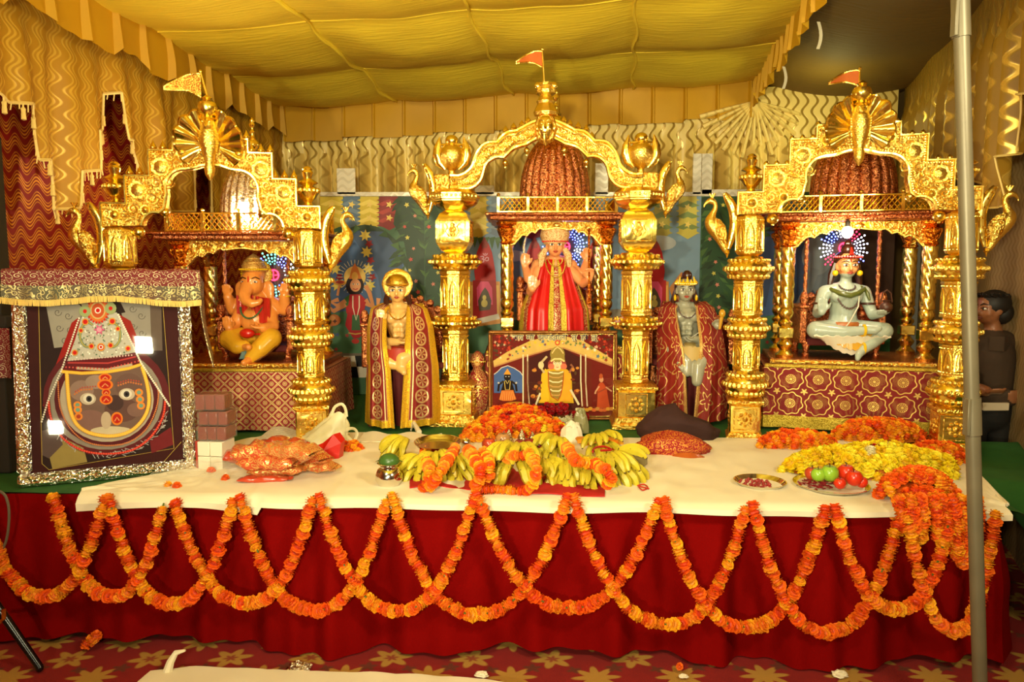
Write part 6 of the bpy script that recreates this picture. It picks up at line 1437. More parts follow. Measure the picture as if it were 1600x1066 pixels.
YLW=[petals('chrysanthemum_yellow',c(252,226,30),(220,180,20),1,5,13,5),petals('chrysanthemum_lemon',c(255,238,60),(226,196,30),1,5,12,6),petals('chrysanthemum_gold',c(244,206,20),(210,160,16),1,5,12,7)]
ROSE=[petals('rose_red',c(176,14,22),(120,8,14),1,5,8,8)]; CREAM=[petals('tuberose_cream',c(240,230,190),(200,190,140),1,5,9,9)]; TOM=[petals('petal_scarlet',c(224,50,16),(160,26,10),1,5,9,10)]
def flower(me,parent,loc,r,rot=None,name='marigold_flower',flat=1.):
    o=bpy.data.objects.new(name,me); COL.objects.link(o); o.parent=parent; o.location=loc; o.scale=(r,r,r*flat)
    o.rotation_euler=rot if rot is not None else (rnd.uniform(-.7,.7),rnd.uniform(-.7,.7),rnd.uniform(0,6)); return o
def garland(label,pts,r=.030,step=.031,mix=(ORA,.78,AMB),group='marigold swags on the stage skirt',name='marigold_garland'):
    pts=[V(p) for p in pts]; root=thing(name,label,'garland',pts[0],0,group); P0=pts[0]
    mb=MB(); mb.tube([p-P0 for p in pts],.004,5); mb.build('string',paint(90,110,40,var=0),root)
    acc=0
    for a,b in zip(pts,pts[1:]):
        L=(b-a).length; d=(b-a).normalized() if L else V((1,0,0))
        while acc<L:
            p=a+d*acc-P0; s=mix[0] if rnd.random()<mix[1] else mix[2]
            e=d.to_track_quat('Z','Y').to_euler(); flower(rnd.choice(s),root,p+V((rnd.uniform(-.004,.004),rnd.uniform(-.006,.002),rnd.uniform(-.004,.004))),r*rnd.uniform(.88,1.12),(e.x+rnd.uniform(-.25,.25),e.y+rnd.uniform(-.25,.25),e.z),flat=.72)
            acc+=step*rnd.uniform(.85,1.15)
        acc-=L
    return root
def sk(px,py,off=.115):      # point on the front of the skirt
    p=V((0,fy(0)-off,0)); n=V((.0536,1,0)).normalized(); return onpl(px,py,p,n)
def swag(xa,ya,xb,yb,xm,ym,n=44,p=2.4):
    out=[]
    for i in range(n+1):
        t_=i/n; 
        if t_<.5: k=t_*2; x=lerp(xa,xm,k); y=ym+(ya-ym)*(1-k)**p
        else: k=(t_-.5)*2; x=lerp(xm,xb,k); y=ym+(yb-ym)*k**p
        out.append(sk(x,y,.135+.05*(1-abs(2*t_-1)**2)*.6+.012*(i%2)))
    return out
SW=[(-25,800,165,778,70,932),(84,776,256,786,178,932),(170,778,365,780,270,943),(274,788,490,774,388,942),(375,778,606,774,492,954),(498,774,742,772,622,954),(612,774,886,776,744,960),(746,772,1028,782,892,950),(896,778,1166,790,1048,976),(1036,784,1290,790,1166,980),(1176,790,1402,818,1292,988),(1304,794,1484,812,1402,953),(1416,800,1556,796,1492,986)]
ordn=['first','second','third','fourth','fifth','sixth','seventh','eighth','ninth','tenth','eleventh','twelfth','thirteenth']
for i,s in enumerate(SW):
    garland('marigold swag on the red skirt, %s counting from the left end of the stage'%ordn[i],swag(*s))
def heap(name,label,px0,py0,rx,ry,h,n,sets,r,group=None,fname='marigold_flower',ang=0.,hole=0.,cat='flower heap',z=.708,yb=1.):
    # mound of flowers standing on the stage; rx, ry in metres
    c_=onz(px0,py0,z); root=thing(name,label,cat,c_,0,group); ga=2.39996
    mb=MB(); mb.sheet(lambda u,v:V((rx*.92*v*cos(2*PI*u),ry*.92*v*sin(2*PI*u),max(.001,h*math.sqrt(max(0,1-v*v))*.86*(1-(hole and (1-v)**3*.7))-.008))),28,8); mb.build('flower_core',sets[0][1] if False else paint(190,100,20,var=.2),root) if not hole else None
    for i in range(n):
        v=math.sqrt((i+.5)/n); v=hole+(1-hole)*v if hole else v; a=i*ga+rnd.uniform(-.15,.15); zz=h*math.sqrt(max(0,1-v*v))*(1 if not hole else .9)
        if hole: zz=h*math.sqrt(max(0,1-((v-(1+hole)/2)/((1-hole)/2))**2))
        nz=1+.16*mnoise.noise(V((cos(a)*v*2.2,sin(a)*v*2.2,px0)))
        s=sets[0]
        for st,pb in sets[1:]:
            if rnd.random()<pb: s=st
        if isinstance(s,tuple): s=s[0]
        flower(rnd.choice(s),root,(rx*v*cos(a)*nz,ry*v*sin(a)*nz,max(r*.55,zz*nz+rnd.uniform(-.012,.012))),r*rnd.uniform(.82,1.18),name=fname)
    return root
YH=heap('yellow_flower_heap','wide heap of yellow chrysanthemum garlands at the right of the white sheet',1358,741,.43,.19,.125,298,[YLW],.030,fname='chrysanthemum_flower')
for a in(-.5,.4,1.): flower(ROSE[0],YH,(.02+.03*a,-.02,.145),.02,name='rose')
for i in range(6): flower(CREAM[0],YH,(-.05+.03*rnd.random(),-.09+.03*rnd.random(),.125+.01*i%.03),.022,name='white_flower')
heap('orange_flower_heap','heap of orange marigold garlands left of the yellow heap, before the red brocade table',1244,700,.22,.11,.085,150,[ORA,(AMB,.3)],.028)
heap('orange_flower_heap','long heap of orange marigold garlands behind the yellow heap',1372,688,.27,.09,.115,190,[ORA,(AMB,.35)],.028)
heap('orange_flower_heap','heap of deep orange marigolds at the foot of the far right golden pillar',1462,722,.16,.11,.085,110,[ORA,(AMB,.15)],.027)
# orange marigold bundle hanging over the front edge
c_=onz(1416,775,.70); c_.y=fy(c_.x)-.02
root=thing('hanging_marigold_bundle','thick bundle of orange marigold garlands spilling over the stage front at right','garland',c_)
mb=MB(); mb.ball((-.02,.03,.03),(.12,.085,.07),12,8); mb.build('flower_core',paint(206,84,16,var=.2),root)
for i in range(185):
    u=rnd.random()**.55; a=rnd.uniform(0,2*PI); x=.165*u*cos(a); y=.03+.12*u*sin(a); z=.145*math.sqrt(1-u*u)
    if y<-.02: z-=.05
    flower(rnd.choice(ORA if rnd.random()<.88 else AMB),root,(x-.02,y,z),.029*rnd.uniform(.85,1.15))
for k,(x0,x1,L,n) in enumerate(((-.165,-.15,.14,10),(-.12,-.10,.16,12),(-.07,-.06,.17,12),(-.02,.0,.16,12),(.02,.05,.22,15),(.06,.09,.25,17),(.10,.13,.28,18),(.14,.16,.22,15),(.17,.175,.17,11))):
    for i in range(n):
        t_=i/(n-1); flower(rnd.choice(ORA if rnd.random()<.9 else AMB),root,(lerp(x0,x1,t_),-.085-.02*sin(PI*t_)-.012*(k%2),.06-L*t_),.028*rnd.uniform(.85,1.12))
# centre ring of flowers
heap('flower_mound','round mound of orange marigolds with scarlet and gold petals, behind the bananas',806,680,.33,.14,.095,200,[ORA,(AMB,.38),(TOM,.14),(YLW,.05)],.030)
mg=heap('orange_flower_heap','ring-shaped pile of marigold and rose petals in a tray below the framed picture',808,666,.25,.11,.125,150,[ORA,(AMB,.40),(ROSE,.14),(TOM,.15)],.028)
heap('orange_flower_heap','small pile of orange and yellow flowers at the left of the fruit offering',745,690,.10,.07,.06,36,[AMB,(ORA,.5)],.028)
heap('orange_flower_heap','small orange flower clump behind the red folded packet',548,706,.07,.04,.04,24,[ORA,(AMB,.4)],.022)
def runner(label,pts,r=.028,z=.0,step=.026):
    garland(label,[onz(x,y,.715+h) for x,y,h in catmull(pts,6)],r,step,group='marigold garlands laid on the fruit')
runner('marigold garland draped over the leftmost banana hands',[(668,690,.11),(664,712,.09),(672,735,.10),(668,752,.05),(662,764,.012)])
runner('marigold garland curving down between the two left banana hands',[(712,700,.12),(698,722,.13),(684,742,.10),(672,764,.02)])
runner('broad marigold garland running down the middle of the fruit pile',[(730,702,.14),(742,718,.14),(752,740,.10),(744,762,.03),(780,766,.015),(815,768,.014)],r=.029)
runner('second marigold strand beside the broad garland in the fruit pile',[(756,706,.14),(766,730,.12),(758,752,.05),(742,768,.012)],r=.028)
runner('marigold garland arching over the big central banana hand',[(790,716,.12),(805,712,.16),(828,712,.17),(838,734,.14),(832,756,.06),(822,768,.015)],r=.027)
runner('marigold garland hanging from the flower mound over the right bananas',[(878,692,.12),(890,706,.15),(900,722,.14),(925,724,.13),(945,734,.13),(955,748,.09),(948,758,.05)],r=.028)
runner('short marigold strand at the back right of the bananas',[(925,700,.05),(945,698,.06),(960,696,.05)],r=.028)
# ---- bananas
BAN=G('banana_peel'); x,y,z=BAN.ob(); nz=BAN.noise(BAN.co(),26.,3.); sp=BAN.st(BAN.noise(BAN.co(),62.,3.),.66,.03)
BAN=BAN.done(BAN.mix(sp,BAN.mix(nz,c(164,156,28),c(218,190,50)),c(60,40,16)),.42,0.)
BTIP=paint(92,78,30,var=0)
def ban_mesh(k,L=.125,r=.0185):
    mb=MB(); q=random.Random(k); pts=[];rs=[]
    for i in range(11):
        t_=i/10; a=lerp(-.15,1.55,t_)+q.uniform(-.02,.02); pts.append((q.uniform(-.002,.002),-(sin(a)*.070+.02*t_)*L/.115,(cos(a)*.070-.070+.02)*L/.115)); rs.append(r*(.45,.62,.85,.98,1.03,1.05,1.02,.97,.85,.62,.32)[i])
    mb.mat(BAN); mb.tube(pts,rs,6,cap=True); mb.mat(BTIP); mb.ball(pts[-1],r*.30,5,4); o=mb.build('banana',None,None,ang=50); m=o.data; bpy.data.objects.remove(o); return m
BANM=[ban_mesh(i) for i in range(3)]
def banana_hand(label,px,py,z,rz,n=7,s=1.0,rows=2,tilt=0.):
    p=onz(px,py,.71+z); root=thing('banana_hand',label,'bananas',p,rz,'hands of bananas'); s*=1.02; root.scale=(s,)*3; root.rotation_euler=(rnd.uniform(-.25,.1),rnd.uniform(-.3,.3),rz+rnd.uniform(-.25,.25)); n-=1
    mb=MB(); mb.tube([(-.02,.02,.085),(0,.012,.092),(.02,.02,.085)],[.008,.013,.008],8); mb.build('crown_stalk',paint(90,84,30),root)
    for j in range(rows):
        k=n-j
        for i in range(k):
            a=lerp(-.75,.75,i/(k-1))+rnd.uniform(-.08,.08); o=bpy.data.objects.new('banana',rnd.choice(BANM)); COL.objects.link(o); o.parent=root
            o.location=(.055*sin(a)*1.1*(k/7),.010-.004*cos(a)-.012*j,.070+.012*(1-j)-.030*j); o.rotation_euler=(R(-14+26*j)+rnd.uniform(-.22,.22),rnd.uniform(-.2,.2),a*.95+rnd.uniform(-.1,.1))
    return root
for lb,px,py,z,rz,n,s,rows in(
 ('spotted hand of bananas lying against the flowers beside the steel pot',630,722,.03,-.9,6,1.05,2),
 ('hand of bananas at the left front of the fruit pile, beneath a garland strand',657,752,.0,-.3,6,1.0,2),
 ('hand of bananas between the two left garland strands',690,746,.02,.1,6,1.0,2),
 ('hand of bananas fanned out just left of the broad garland',712,752,.0,.2,7,1.0,2),
 ('large central hand of bananas under the arching garland, the biggest in the pile',802,746,.03,-.25,7,1.35,2),
 ('low front hand of bananas just right of the arching garland',852,758,.0,.1,6,.95,2),
 ('hand of bananas lying high beside the yellow apple',862,724,.05,-.5,7,1.1,2),
 ('hand of bananas below the high one, facing the stage edge',885,758,.0,-.1,7,1.0,2),
 ('fan of bananas in the middle of the right-hand row',912,752,.01,.0,7,1.0,2),
 ('hand of bananas at the front beneath the right garland',932,764,.0,.15,6,.9,2),
 ('hand of bananas at the back right, under the red thread',942,716,.03,.1,7,1.0,2),
 ('rightmost hand of bananas at the end of the fruit pile',968,752,.01,.55,7,1.2,2)):
    banana_hand(lb,px,py-4,z,rz,n,s,rows)
# ---- round fruit
def fruit_mat(n_,a,b): t=G(n_); return t.done(t.mix(t.noise(t.co(),22.,3.),c(*a),c(*b)),.3,0.,coat=.2)
APR=fruit_mat('apple_red',(150,30,24),(206,84,40)); APG=fruit_mat('apple_green',(120,170,40),(160,200,60)); PLM=fruit_mat('plum_dark',(96,20,24),(150,34,30)); TMT=fruit_mat('tomato',(200,30,16),(224,60,24)); YAP=fruit_mat('apple_yellow',(206,196,50),(226,214,90)); STM=paint(80,50,24,var=0)
def apple(label,px,py,h,r,m,cat='apple',name='apple',z0=.712):
    p=onz(px,py,z0+h); root=thing(name,label,cat,p,rnd.uniform(0,6)); mb=MB()
    mb.lathe([(r*.05,r*.22),(r*.35,r*.05),(r*.75,r*.28),(r*.98,r*.85),(r*.92,r*1.3),(r*.6,r*1.68),(r*.25,r*1.72),(r*.03,r*1.58)],16); mb.build('skin',m,root)
    mb=MB(); mb.tube([(0,0,r*1.58),(r*.08,0,r*1.9),(r*.2,0,r*2.05)],r*.06,5); mb.build('stem',STM,root)
apple('red apple at the left of the fruit cluster, next to the steel plate',764,705,.10,.038,APR); apple('red apple in the centre of the fruit cluster',782,712,.11,.040,APR); apple('reddish apple low in the fruit cluster, above the central bananas',776,726,.07,.038,APR)
apple('brown apple at the top of the fruit cluster, under the flower mound',786,698,.12,.040,fruit_mat('apple_brown',(150,100,60),(190,140,80)))
apple('dark red plum left of the row of plums behind the bananas',812,703,.11,.030,PLM,'plum','plum'); apple('middle dark red plum of the row behind the bananas',827,703,.11,.034,PLM,'plum','plum'); apple('dark red plum right of the row, next to the yellow apple',842,704,.10,.030,PLM,'plum','plum')
apple('yellow-green apple beside the plums',858,706,.10,.042,YAP)
apple('small shiny silver-wrapped ball at the left of the fruit cluster',728,700,.03,.03,STEEL,'ball','wrapped_ball'); 
# silver paper cones in the middle
for k,(lb,px,py) in enumerate((('left silver paper cone standing among the fruit',795,690),('middle silver paper cone standing among the fruit',815,690),('right silver paper cone standing among the fruit',832,694))):
    p=onz(px,py,.77); mb=MB(); mb.lathe([(.032,-.03),(.028,.0),(.018,.035),(.004,.07)],14,rf=lambda a,z:1+.06*sin(5*a)); o=mb.build('paper_cone',SILVER); o.location=p; tag(o,lb,'cone')
# ---- steel things
def plate(label,px,py,r,z,mat=STEEL,h=.022,name='steel_plate',group=None):
    p=onz(px,py,z); root=thing(name,label,'plate',p,0,group); mb=MB()
    mb.lathe([(r*.80,.0),(r*.86,.002),(r*.97,h*.85),(r*1.02,h),(r*1.03,h+.003),(r*.99,h+.003),(r*.95,h*.85),(r*.84,.006),(r*.3,.005),(.001,.005)],48,cap=False); mb.lathe([(.001,0),(r*.80,0)],48,cap=False); mb.build('dish',mat,root); return root,p
pt_,_=plate('round steel plate tilted on the bananas at the left of the fruit pile',684,697,.118,.835); pt_.rotation_euler=(R(5),0,0)
p1,q1=plate('small round steel plate holding red powder, on the right of the white sheet',1187,759,.118,.708)
mb=MB(); 
for i in range(60): a=rnd.uniform(0,6.28); u=rnd.random()**.5*.075; mb.ball((u*cos(a)-.02,u*sin(a),.008+rnd.random()*.008),rnd.uniform(.005,.010),5,4)
tag(mb.build('kumkum_powder',paint(150,26,20)),'red powder scattered in the small steel plate','powder',kind='stuff').location=q1
p2,q2=plate('large steel plate of fruit and rose petals, before the yellow heap',1298,763,.165,.708)
mb=MB()
for i in range(110):
    a=rnd.uniform(0,6.28); u=rnd.random()**.5; x,y=u*.10*cos(a)-.05,u*.075*sin(a); z=.012+.045*(1-u); d=V((rnd.uniform(-1,1),rnd.uniform(-1,1),rnd.uniform(-.3,.6))).normalized()*.014; e=d.cross(V((0,.3,1))).normalized()*.010
    mb.add([(x,y,z),V((x,y,z))+d*.6+e,V((x,y,z))+d*1.3,V((x,y,z))+d*.6-e],[[0,1,2,3]])
tag(mb.build('rose_petals',fabric('rose_petal',c(150,16,36),c(110,10,24),.6),recalc=False,kind='stuff',thick=.002),'dark red rose petals heaped in the large steel plate','petals').location=q2
apple('bright green apple at the back of the large steel plate',1296,752,.03,.042,APG,z0=.72); apple('green apple leaning beside the bright green one in the large plate',1278,752,.03,.034,APG,z0=.72); apple('brown-red apple at the far left of the large plate',1268,750,.025,.034,APR,z0=.72)
apple('large red tomato at the right of the large steel plate',1334,759,.02,.040,TMT,'tomato','tomato',.72); apple('red tomato behind the large tomato in the plate',1322,751,.03,.042,TMT,'tomato','tomato',.72); apple('small red tomato at the front of the large plate',1312,764,.01,.028,TMT,'tomato','tomato',.72); apple('small red tomato leaning on the right rim of the large plate',1346,762,.012,.028,TMT,'tomato','tomato',.72)
p=onz(608,760,.708); root=thing('steel_pot','polished round steel pot with a green leaf on its mouth','pot',p)
mb=MB(); mb.lathe([(.038,0),(.050,.008),(.064,.035),(.064,.060),(.052,.085),(.040,.094),(.040,.100),(.052,.110),(.055,.114),(.050,.116),(.038,.106),(.034,.08)],36,cap=False); mb.lathe([(.001,.001),(.038,0)],24,cap=False); mb.build('body',STEEL,root)
mb=MB(); mb.ball((.002,0,.122),(.05,.045,.038),18,10)
o=mb.build('green_betel_nut',paint(60,96,36,.35),None); o['category']='leaf'; tag(o,'green leaf bundle capping the steel pot'); o.name='leaf_bundle'; o.location=p
mb=MB(); mb.sheet(lambda u,v:V((-.065+.13*u,.01-.05*(v-.5)*sin(PI*u),.118+.02*sin(PI*u)*(1-abs(v-.5)))),12,6); mb.build('leaf',paint(40,80,30,.35),o,thick=.002)
# ---- packets, bags, cloth bundles
PLAS=G('clear_plastic'); PLAS=PLAS.mat; nt=PLAS.node_tree; b_=nt.nodes['Principled BSDF']; b_.inputs['Base Color'].default_value=c(250,244,226); b_.inputs['Roughness'].default_value=.12; b_.inputs['Alpha'].default_value=.09; b_.inputs['Specular IOR Level'].default_value=.8
def crumple(mb,ctr,rx,ry,rz,seed,nu=26,nv=16,amp=.35,flatz=True):
    ctr=V(ctr)
    def f(u,v):
        a=2*PI*u; t_=PI*v; d=V((sin(t_)*cos(a),sin(t_)*sin(a),-cos(t_))); k=1+amp*mnoise.noise(d*1.9+V((seed,0,0)))+amp*.5*mnoise.noise(d*5.+V((seed,3,0)))
        p=V((d.x*rx*k,d.y*ry*k,max(-rz*.15,d.z*rz*k))); return ctr+p+V((0,0,rz*.15))
    mb.sheet(f,nu,nv)
p=onz(335,742,.712); mb=MB(); crumple(mb,(0,0,.004),.22,.075,.055,2.2); crumple(mb,(-.16,-.01,.0),.14,.06,.03,5.1)
o=mb.build('plastic_bag',PLAS,None,ang=20); o.location=p; tag(o,'crumpled clear plastic bag lying flat in front of the silver-framed portrait','bag')
for i,(px,py) in enumerate(((262,758),(276,760),(330,736),(352,748))):
    q=onz(px,py,.72); ob=thing('fallen_marigold','loose marigold blossom on the white sheet, number %s from the portrait'%('one','two','three','four')[i] if False else ('amber blossom by the plastic bag','orange blossom by the plastic bag','orange blossom inside the plastic bag','small orange blossom at the end of the plastic bag')[i],'flower',q); flower((AMB,ORA,ORA,ORA)[i][0],ob,(0,0,0),.022,name='bloom')
SHINY=lambda n_,a,b: fabric(n_,c(*a),c(*b),.24,34,1.)
PK=[brocade('packet_orange',c(204,84,28),c(176,50,24),c(240,190,110),.05,'dense'),brocade('packet_amber',c(206,120,44),c(186,70,30),c(240,200,120),.05,'dense'),SHINY('packet_red',(176,40,26),(196,80,40))]
for q_ in PK: q_.node_tree.nodes['Principled BSDF'].inputs['Coat Weight'].default_value=.8
pk=[('shiny orange packet on top of the pile, nearest the portrait',402,716,.11,.24,.13,.075,.3,0),('amber foil packet lying across the top of the pile',456,716,.12,.28,.13,.075,-.35,1),('orange packet slanting down at the right of the pile',484,720,.06,.30,.09,.065,-.75,0),('amber packet at the right foot of the pile',497,736,.01,.20,.09,.05,-.25,1),('brown-orange packet in the middle of the pile',420,733,.065,.28,.12,.07,-.12,0),('folded orange packet at the lower middle of the pile',432,742,.015,.26,.11,.055,.12,1),('flat red packet at the front edge of the pile',412,753,.0,.24,.06,.03,.08,2),('red packet at the back left of the pile',380,722,.03,.20,.11,.07,.4,2),('red-orange packet at the back of the pile, before the newspaper',440,706,.03,.26,.12,.08,.05,2)]
for lb,px,py,h,w_,d_,t_,rz,m in pk:
    p=onz(px,py,.714+h); mb=MB()
    def f(u,v,w_=w_,d_=d_,t_=t_,px=px):
        a=2*PI*v; ex=abs(2*u-1)**5; r_=(1-.85*ex); x=(u-.5)*w_; return V((x,math.copysign(abs(cos(a))**.6,cos(a))*d_/2*(1+.06*sin(u*19+px)),t_/2+math.copysign(abs(sin(a))**.8,sin(a))*t_/2*r_*(1+.22*sin(u*13+v*9+px)+.5*mnoise.noise(V((u*7,v*4,px))))))
    mb.sheet(f,30,14); o=mb.build('packet',PK[m],None,ang=50); o.location=p; o.rotation_euler=(0,0,rz); tag(o,lb,'packet',group='shiny packets in the pile')
    mb=MB(); mb.sheet(lambda u,v,w_=w_,d_=d_:V((w_/2-.004+.022*u,(v-.5)*d_*.7,t_*.5+.004*sin(v*30))),2,10); mb.build('sealed_end',PK[m],o,thick=.002)
mb=MB(); mb.tube([onz(x,y,.80-.02*i%.03) for i,(x,y) in enumerate(catmull([(362,716),(378,712),(392,722),(405,708),(420,706),(415,716),(430,714),(445,692),(460,690),(472,692)],5))],.005,5)
tag(mb.build('red_thread',paint(190,30,24)),'red thread loops lying over the shiny packets','thread')
# stacked boxes beside portrait
ST=[('white box of square tablets at the base of the stack beside the portrait',.0,.155,'white'),('lowest plastic-wrapped maroon packet, resting on the white box',.158,.075,'m'),('middle plastic-wrapped maroon packet of the stack',.236,.075,'m'),('topmost plastic-wrapped maroon packet of the stack',.314,.085,'m')]
bx=onz(332,737,.705); bx.y+=.06
MARP=SHINY('maroon_wrap',(104,26,20),(128,38,28)); WBX=fabric('white_box',c(232,226,206),c(220,212,190),.6,10,.1)
for i,(lb,z,h,kd) in enumerate(ST):
    root=thing('white_box' if kd=='white' else 'wrapped_packet',lb,'box' if kd=='white' else 'packet',(bx.x+(.006*i if i<3 else -.004),bx.y,.706+z),R(-8+3*i))
    if kd=='white':
        for a in range(2):
            for b in range(2):
                mb=MB(); mb.box(((a-.5)*.068,0,h*.5*(b+.5)),(.066,.13,h/2-.003),.003); mb.build('tablet',WBX,root)
        mb=MB(); mb.box((-.076,0,h/2),(.012,.12,h),.002); mb.build('red_edge',paint(170,50,36),root)
    else:
        for a in range(3):
            mb=MB(); mb.box(((a-1)*.050,0,h/2),(.049,.12,h-.006),.006); mb.build('sachet',MARP,root)
        mb=MB(); mb.box((0,0,h/2),(.158,.13,h),.004); mb.build('clear_wrap',PLAS,root)
# red faceted packet and white carrier bag
p=onz(514,716,.712); mb=MB()
vs=[(-.075,-.03,.0),(.06,-.035,.0),(.07,.03,.0),(-.06,.04,.0),(-.09,-.02,.055),(-.02,-.045,.05),(.075,-.03,.09),(.085,.02,.10),(-.07,.03,.065),(-.03,.0,.085),(.03,-.015,.135),(.06,.015,.14),(.005,.02,.08)]
mb.add(vs,[[3,2,1,0],[0,1,5],[0,5,4],[1,6,5],[1,2,7,6],[2,3,8,12,7],[3,0,4,8],[4,5,9],[4,9,8],[5,6,10],[5,10,9],[6,7,11,10],[9,10,12],[9,12,8],[10,11,12],[11,7,12]])
o=mb.build('red_packet',fabric('red_paper',c(206,26,14),c(190,20,12),.4,10,.1),None,ang=8); o.location=p; tag(o,'bright red folded faceted paper packet before the white carrier bag','packet')
BAGM=G('carrier_bag'); nz=BAGM.noise(BAGM.co(),8.,3.); BAGM=BAGM.done(BAGM.mix(nz,c(224,214,160),c(240,232,196)),.35,0.,bump=nz,strength=.4,dist=.02); BAGM.node_tree.nodes['Principled BSDF'].inputs['Alpha'].default_value=.72
p=onz(512,696,.712); root=thing('carrier_bag','translucent white plastic carrier bag slumped behind the red packet','bag',p)
mb=MB()
def bag(u,v):
    a=2*PI*u; w_=pl(v,[(0,.15),(.2,.145),(.5,.10),(.8,.062),(1,.05)]); d_=pl(v,[(0,.06),(.3,.06),(.7,.03),(1,.008)]); k=1+.22*mnoise.noise(V((cos(a)*2,sin(a)*2,v*4)))+.10*mnoise.noise(V((cos(a)*6,sin(a)*6,v*9)))
    return V((cos(a)*w_*k+.09*v**1.2-.02,sin(a)*d_*k,.19*v+.012*sin(a*3)*v))
mb.sheet(bag,40,18); mb.build('body',BAGM,root,ang=60)
mb=MB(); mb.tube(catmull([(.025,0,.17),(.045,0,.225),(.085,.0,.245),(.108,0,.22),(.115,0,.17)],5),.009,7,flat=.3); mb.build('handle',BAGM,root)
mb=MB(); mb.tube(catmull([(.08,-.01,.07),(.13,-.01,.10),(.165,-.02,.10),(.178,-.02,.07),(.155,-.02,.02)],5),.009,7,flat=.3); mb.build('handle',BAGM,root)
# folded newspaper and papers
NEWS=G('newsprint'); u,v,_=NEWS.uv(); f=NEWS.st(NEWS.sin(v*220.),.1,.3)*NEWS.st(NEWS.noise(NEWS.comb(u*1.,v*1.,0),60.,2.),.45,.1); NEWS=NEWS.done(NEWS.mix(f*.35,c(226,220,200),c(140,136,124)),.8)
mb=MB(); P4=[onz(395,692,.726),onz(500,700,.726),onz(520,676,.735),onz(425,668,.745)]
mb.sheet(lambda u,v:lerp(lerp(P4[0],P4[1],u),lerp(P4[3],P4[2],u),v)+V((0,0,.012*sin(u*9)*v)),16,8,.4,.3); tag(mb.build('newspaper',NEWS,thick=.004),'folded sheet of newspaper on the white cloth behind the packets','paper')
mb=MB(); P5=[onz(555,690,.722),onz(700,690,.722),onz(690,678,.73),onz(570,676,.73)]
mb.sheet(lambda u,v:lerp(lerp(P5[0],P5[1],u),lerp(P5[3],P5[2],u),v)+V((0,0,.010*sin(u*13)*v)),20,6,.6,.2); mb.tube([onz(642,672,.74),onz(646,660,.76),onz(655,676,.73)],[.004,.014,.018],6); tag(mb.build('paper_sheet',M_WHITE,thick=.004),'rumpled white paper sheet at the feet of the golden shawled idol','paper')
mb=MB(); p=onz(893,690,.712); crumple(mb,(0,0,0),.06,.04,.11,7.3,20,14,.3); o=mb.build('white_paper_bag',fabric('white_paper',c(236,230,206),c(220,214,190),.7,12,.3),ang=20); o.location=p; tag(o,'crumpled white paper bag at the right of the flower mound','bag')
mb=MB(); p=onz(906,676,.712); crumple(mb,(0,0,0),.055,.04,.13,3.3,20,14,.25); o=mb.build('grey_packet',SHINY('grey_packet',(160,156,110),(130,126,90)),ang=20); o.location=p; tag(o,'grey-green foil packet standing behind the white paper bag','packet')
mb=MB(); p=onz(988,728,.715); mb.box((0,0,.03),(.15,.06,.055),.012); o=mb.build('incense_packet',SHINY('grey_wrap',(130,116,76),(110,96,60)),ang=20); o.location=p; o.rotation_euler=(0,0,R(-28)); tag(o,'grey plastic-wrapped packet at the right end of the bananas','packet')
for i,(lb,px,py,z) in enumerate((('lower folded yellow cloth behind the fruit',940,694,.0),('upper folded orange-yellow cloth behind the fruit',932,690,.022))):
    mb=MB(); p=onz(px,py,.712+z); mb.box((0,0,.012),(.24,.09,.022),.009); 
    for k in range(5): mb.tube([(-.12,-.046,.004+.004*k),(.12,-.046,.004+.004*k)],.003,5)
    o=mb.build('folded_cloth',fabric('yellow_cloth%d'%i,c(226,170,36) if i==0 else c(226,140,30),c(206,140,24),.8),ang=40); o.location=p; o.rotation_euler=(0,0,R(4)); tag(o,lb,'cloth')
# red cloth under the fruit
def rc(u,v):
    px=lerp(640,945,u); y0=pl(px,[(640,762),(680,758),(760,768),(870,772),(945,776)]); y1=716; p=onz(px,lerp(y0,y1,v),.7225); return p+V((0,0,.003*sin(u*20)))
mb=MB(); mb.sheet(rc,40,8); tag(mb.build('red_cloth',fabric('red_puja_cloth',c(190,12,18),c(170,8,14),.8),thick=.004),'red cloth spread under the bananas and fruit','cloth')
# dark bag and red printed bundle
M_BROWN=fabric('brown_cloth',c(58,24,20),c(44,18,16),.85,30,.3)
p=onz(1072,690,.71); p.y+=.08; mb=MB()
def db(u,v):
    a=2*PI*u; k=1+.22*mnoise.noise(V((cos(a)*1.6,sin(a)*1.6,v*2.4)))+.08*mnoise.noise(V((cos(a)*5,sin(a)*5,v*6)))
    w_=pl(v,[(0,.24),(.3,.26),(.65,.20),(.9,.10),(1,.01)]); d_=pl(v,[(0,.10),(.3,.12),(.7,.09),(1,.01)]); return V((cos(a)*w_*k-.05*v,sin(a)*d_*k,.22*v*(1-.35*max(0,cos(a)))))
mb.sheet(db,48,22); o=mb.build('dark_cloth_bag',M_BROWN,ang=70); o.location=p; tag(o,'dark brown slumped cloth bag before the rust-shawled idol','bag')
M_REDP=brocade('red_print',c(160,24,16),c(130,16,12),c(226,140,60),.05,'dense')
p=onz(1045,709,.712); mb=MB()
def rb_(u,v):
    a=2*PI*u; k=1+.20*mnoise.noise(V((cos(a)*1.7,sin(a)*1.7+5,v*2.6)))+.07*mnoise.noise(V((cos(a)*6,sin(a)*6,v*7)))
    w_=pl(v,[(0,.22),(.25,.225),(.6,.17),(.88,.09),(1,.005)]); d_=pl(v,[(0,.085),(.3,.095),(.7,.07),(1,.005)]); return V((cos(a)*w_*k,sin(a)*d_*k,.135*v))
mb.sheet(rb_,48,20,2.,.6); o=mb.build('red_cloth_bundle',M_REDP,ang=70); o.location=p; tag(o,'red printed cloth bundle heaped in front of the dark brown bag','bundle')
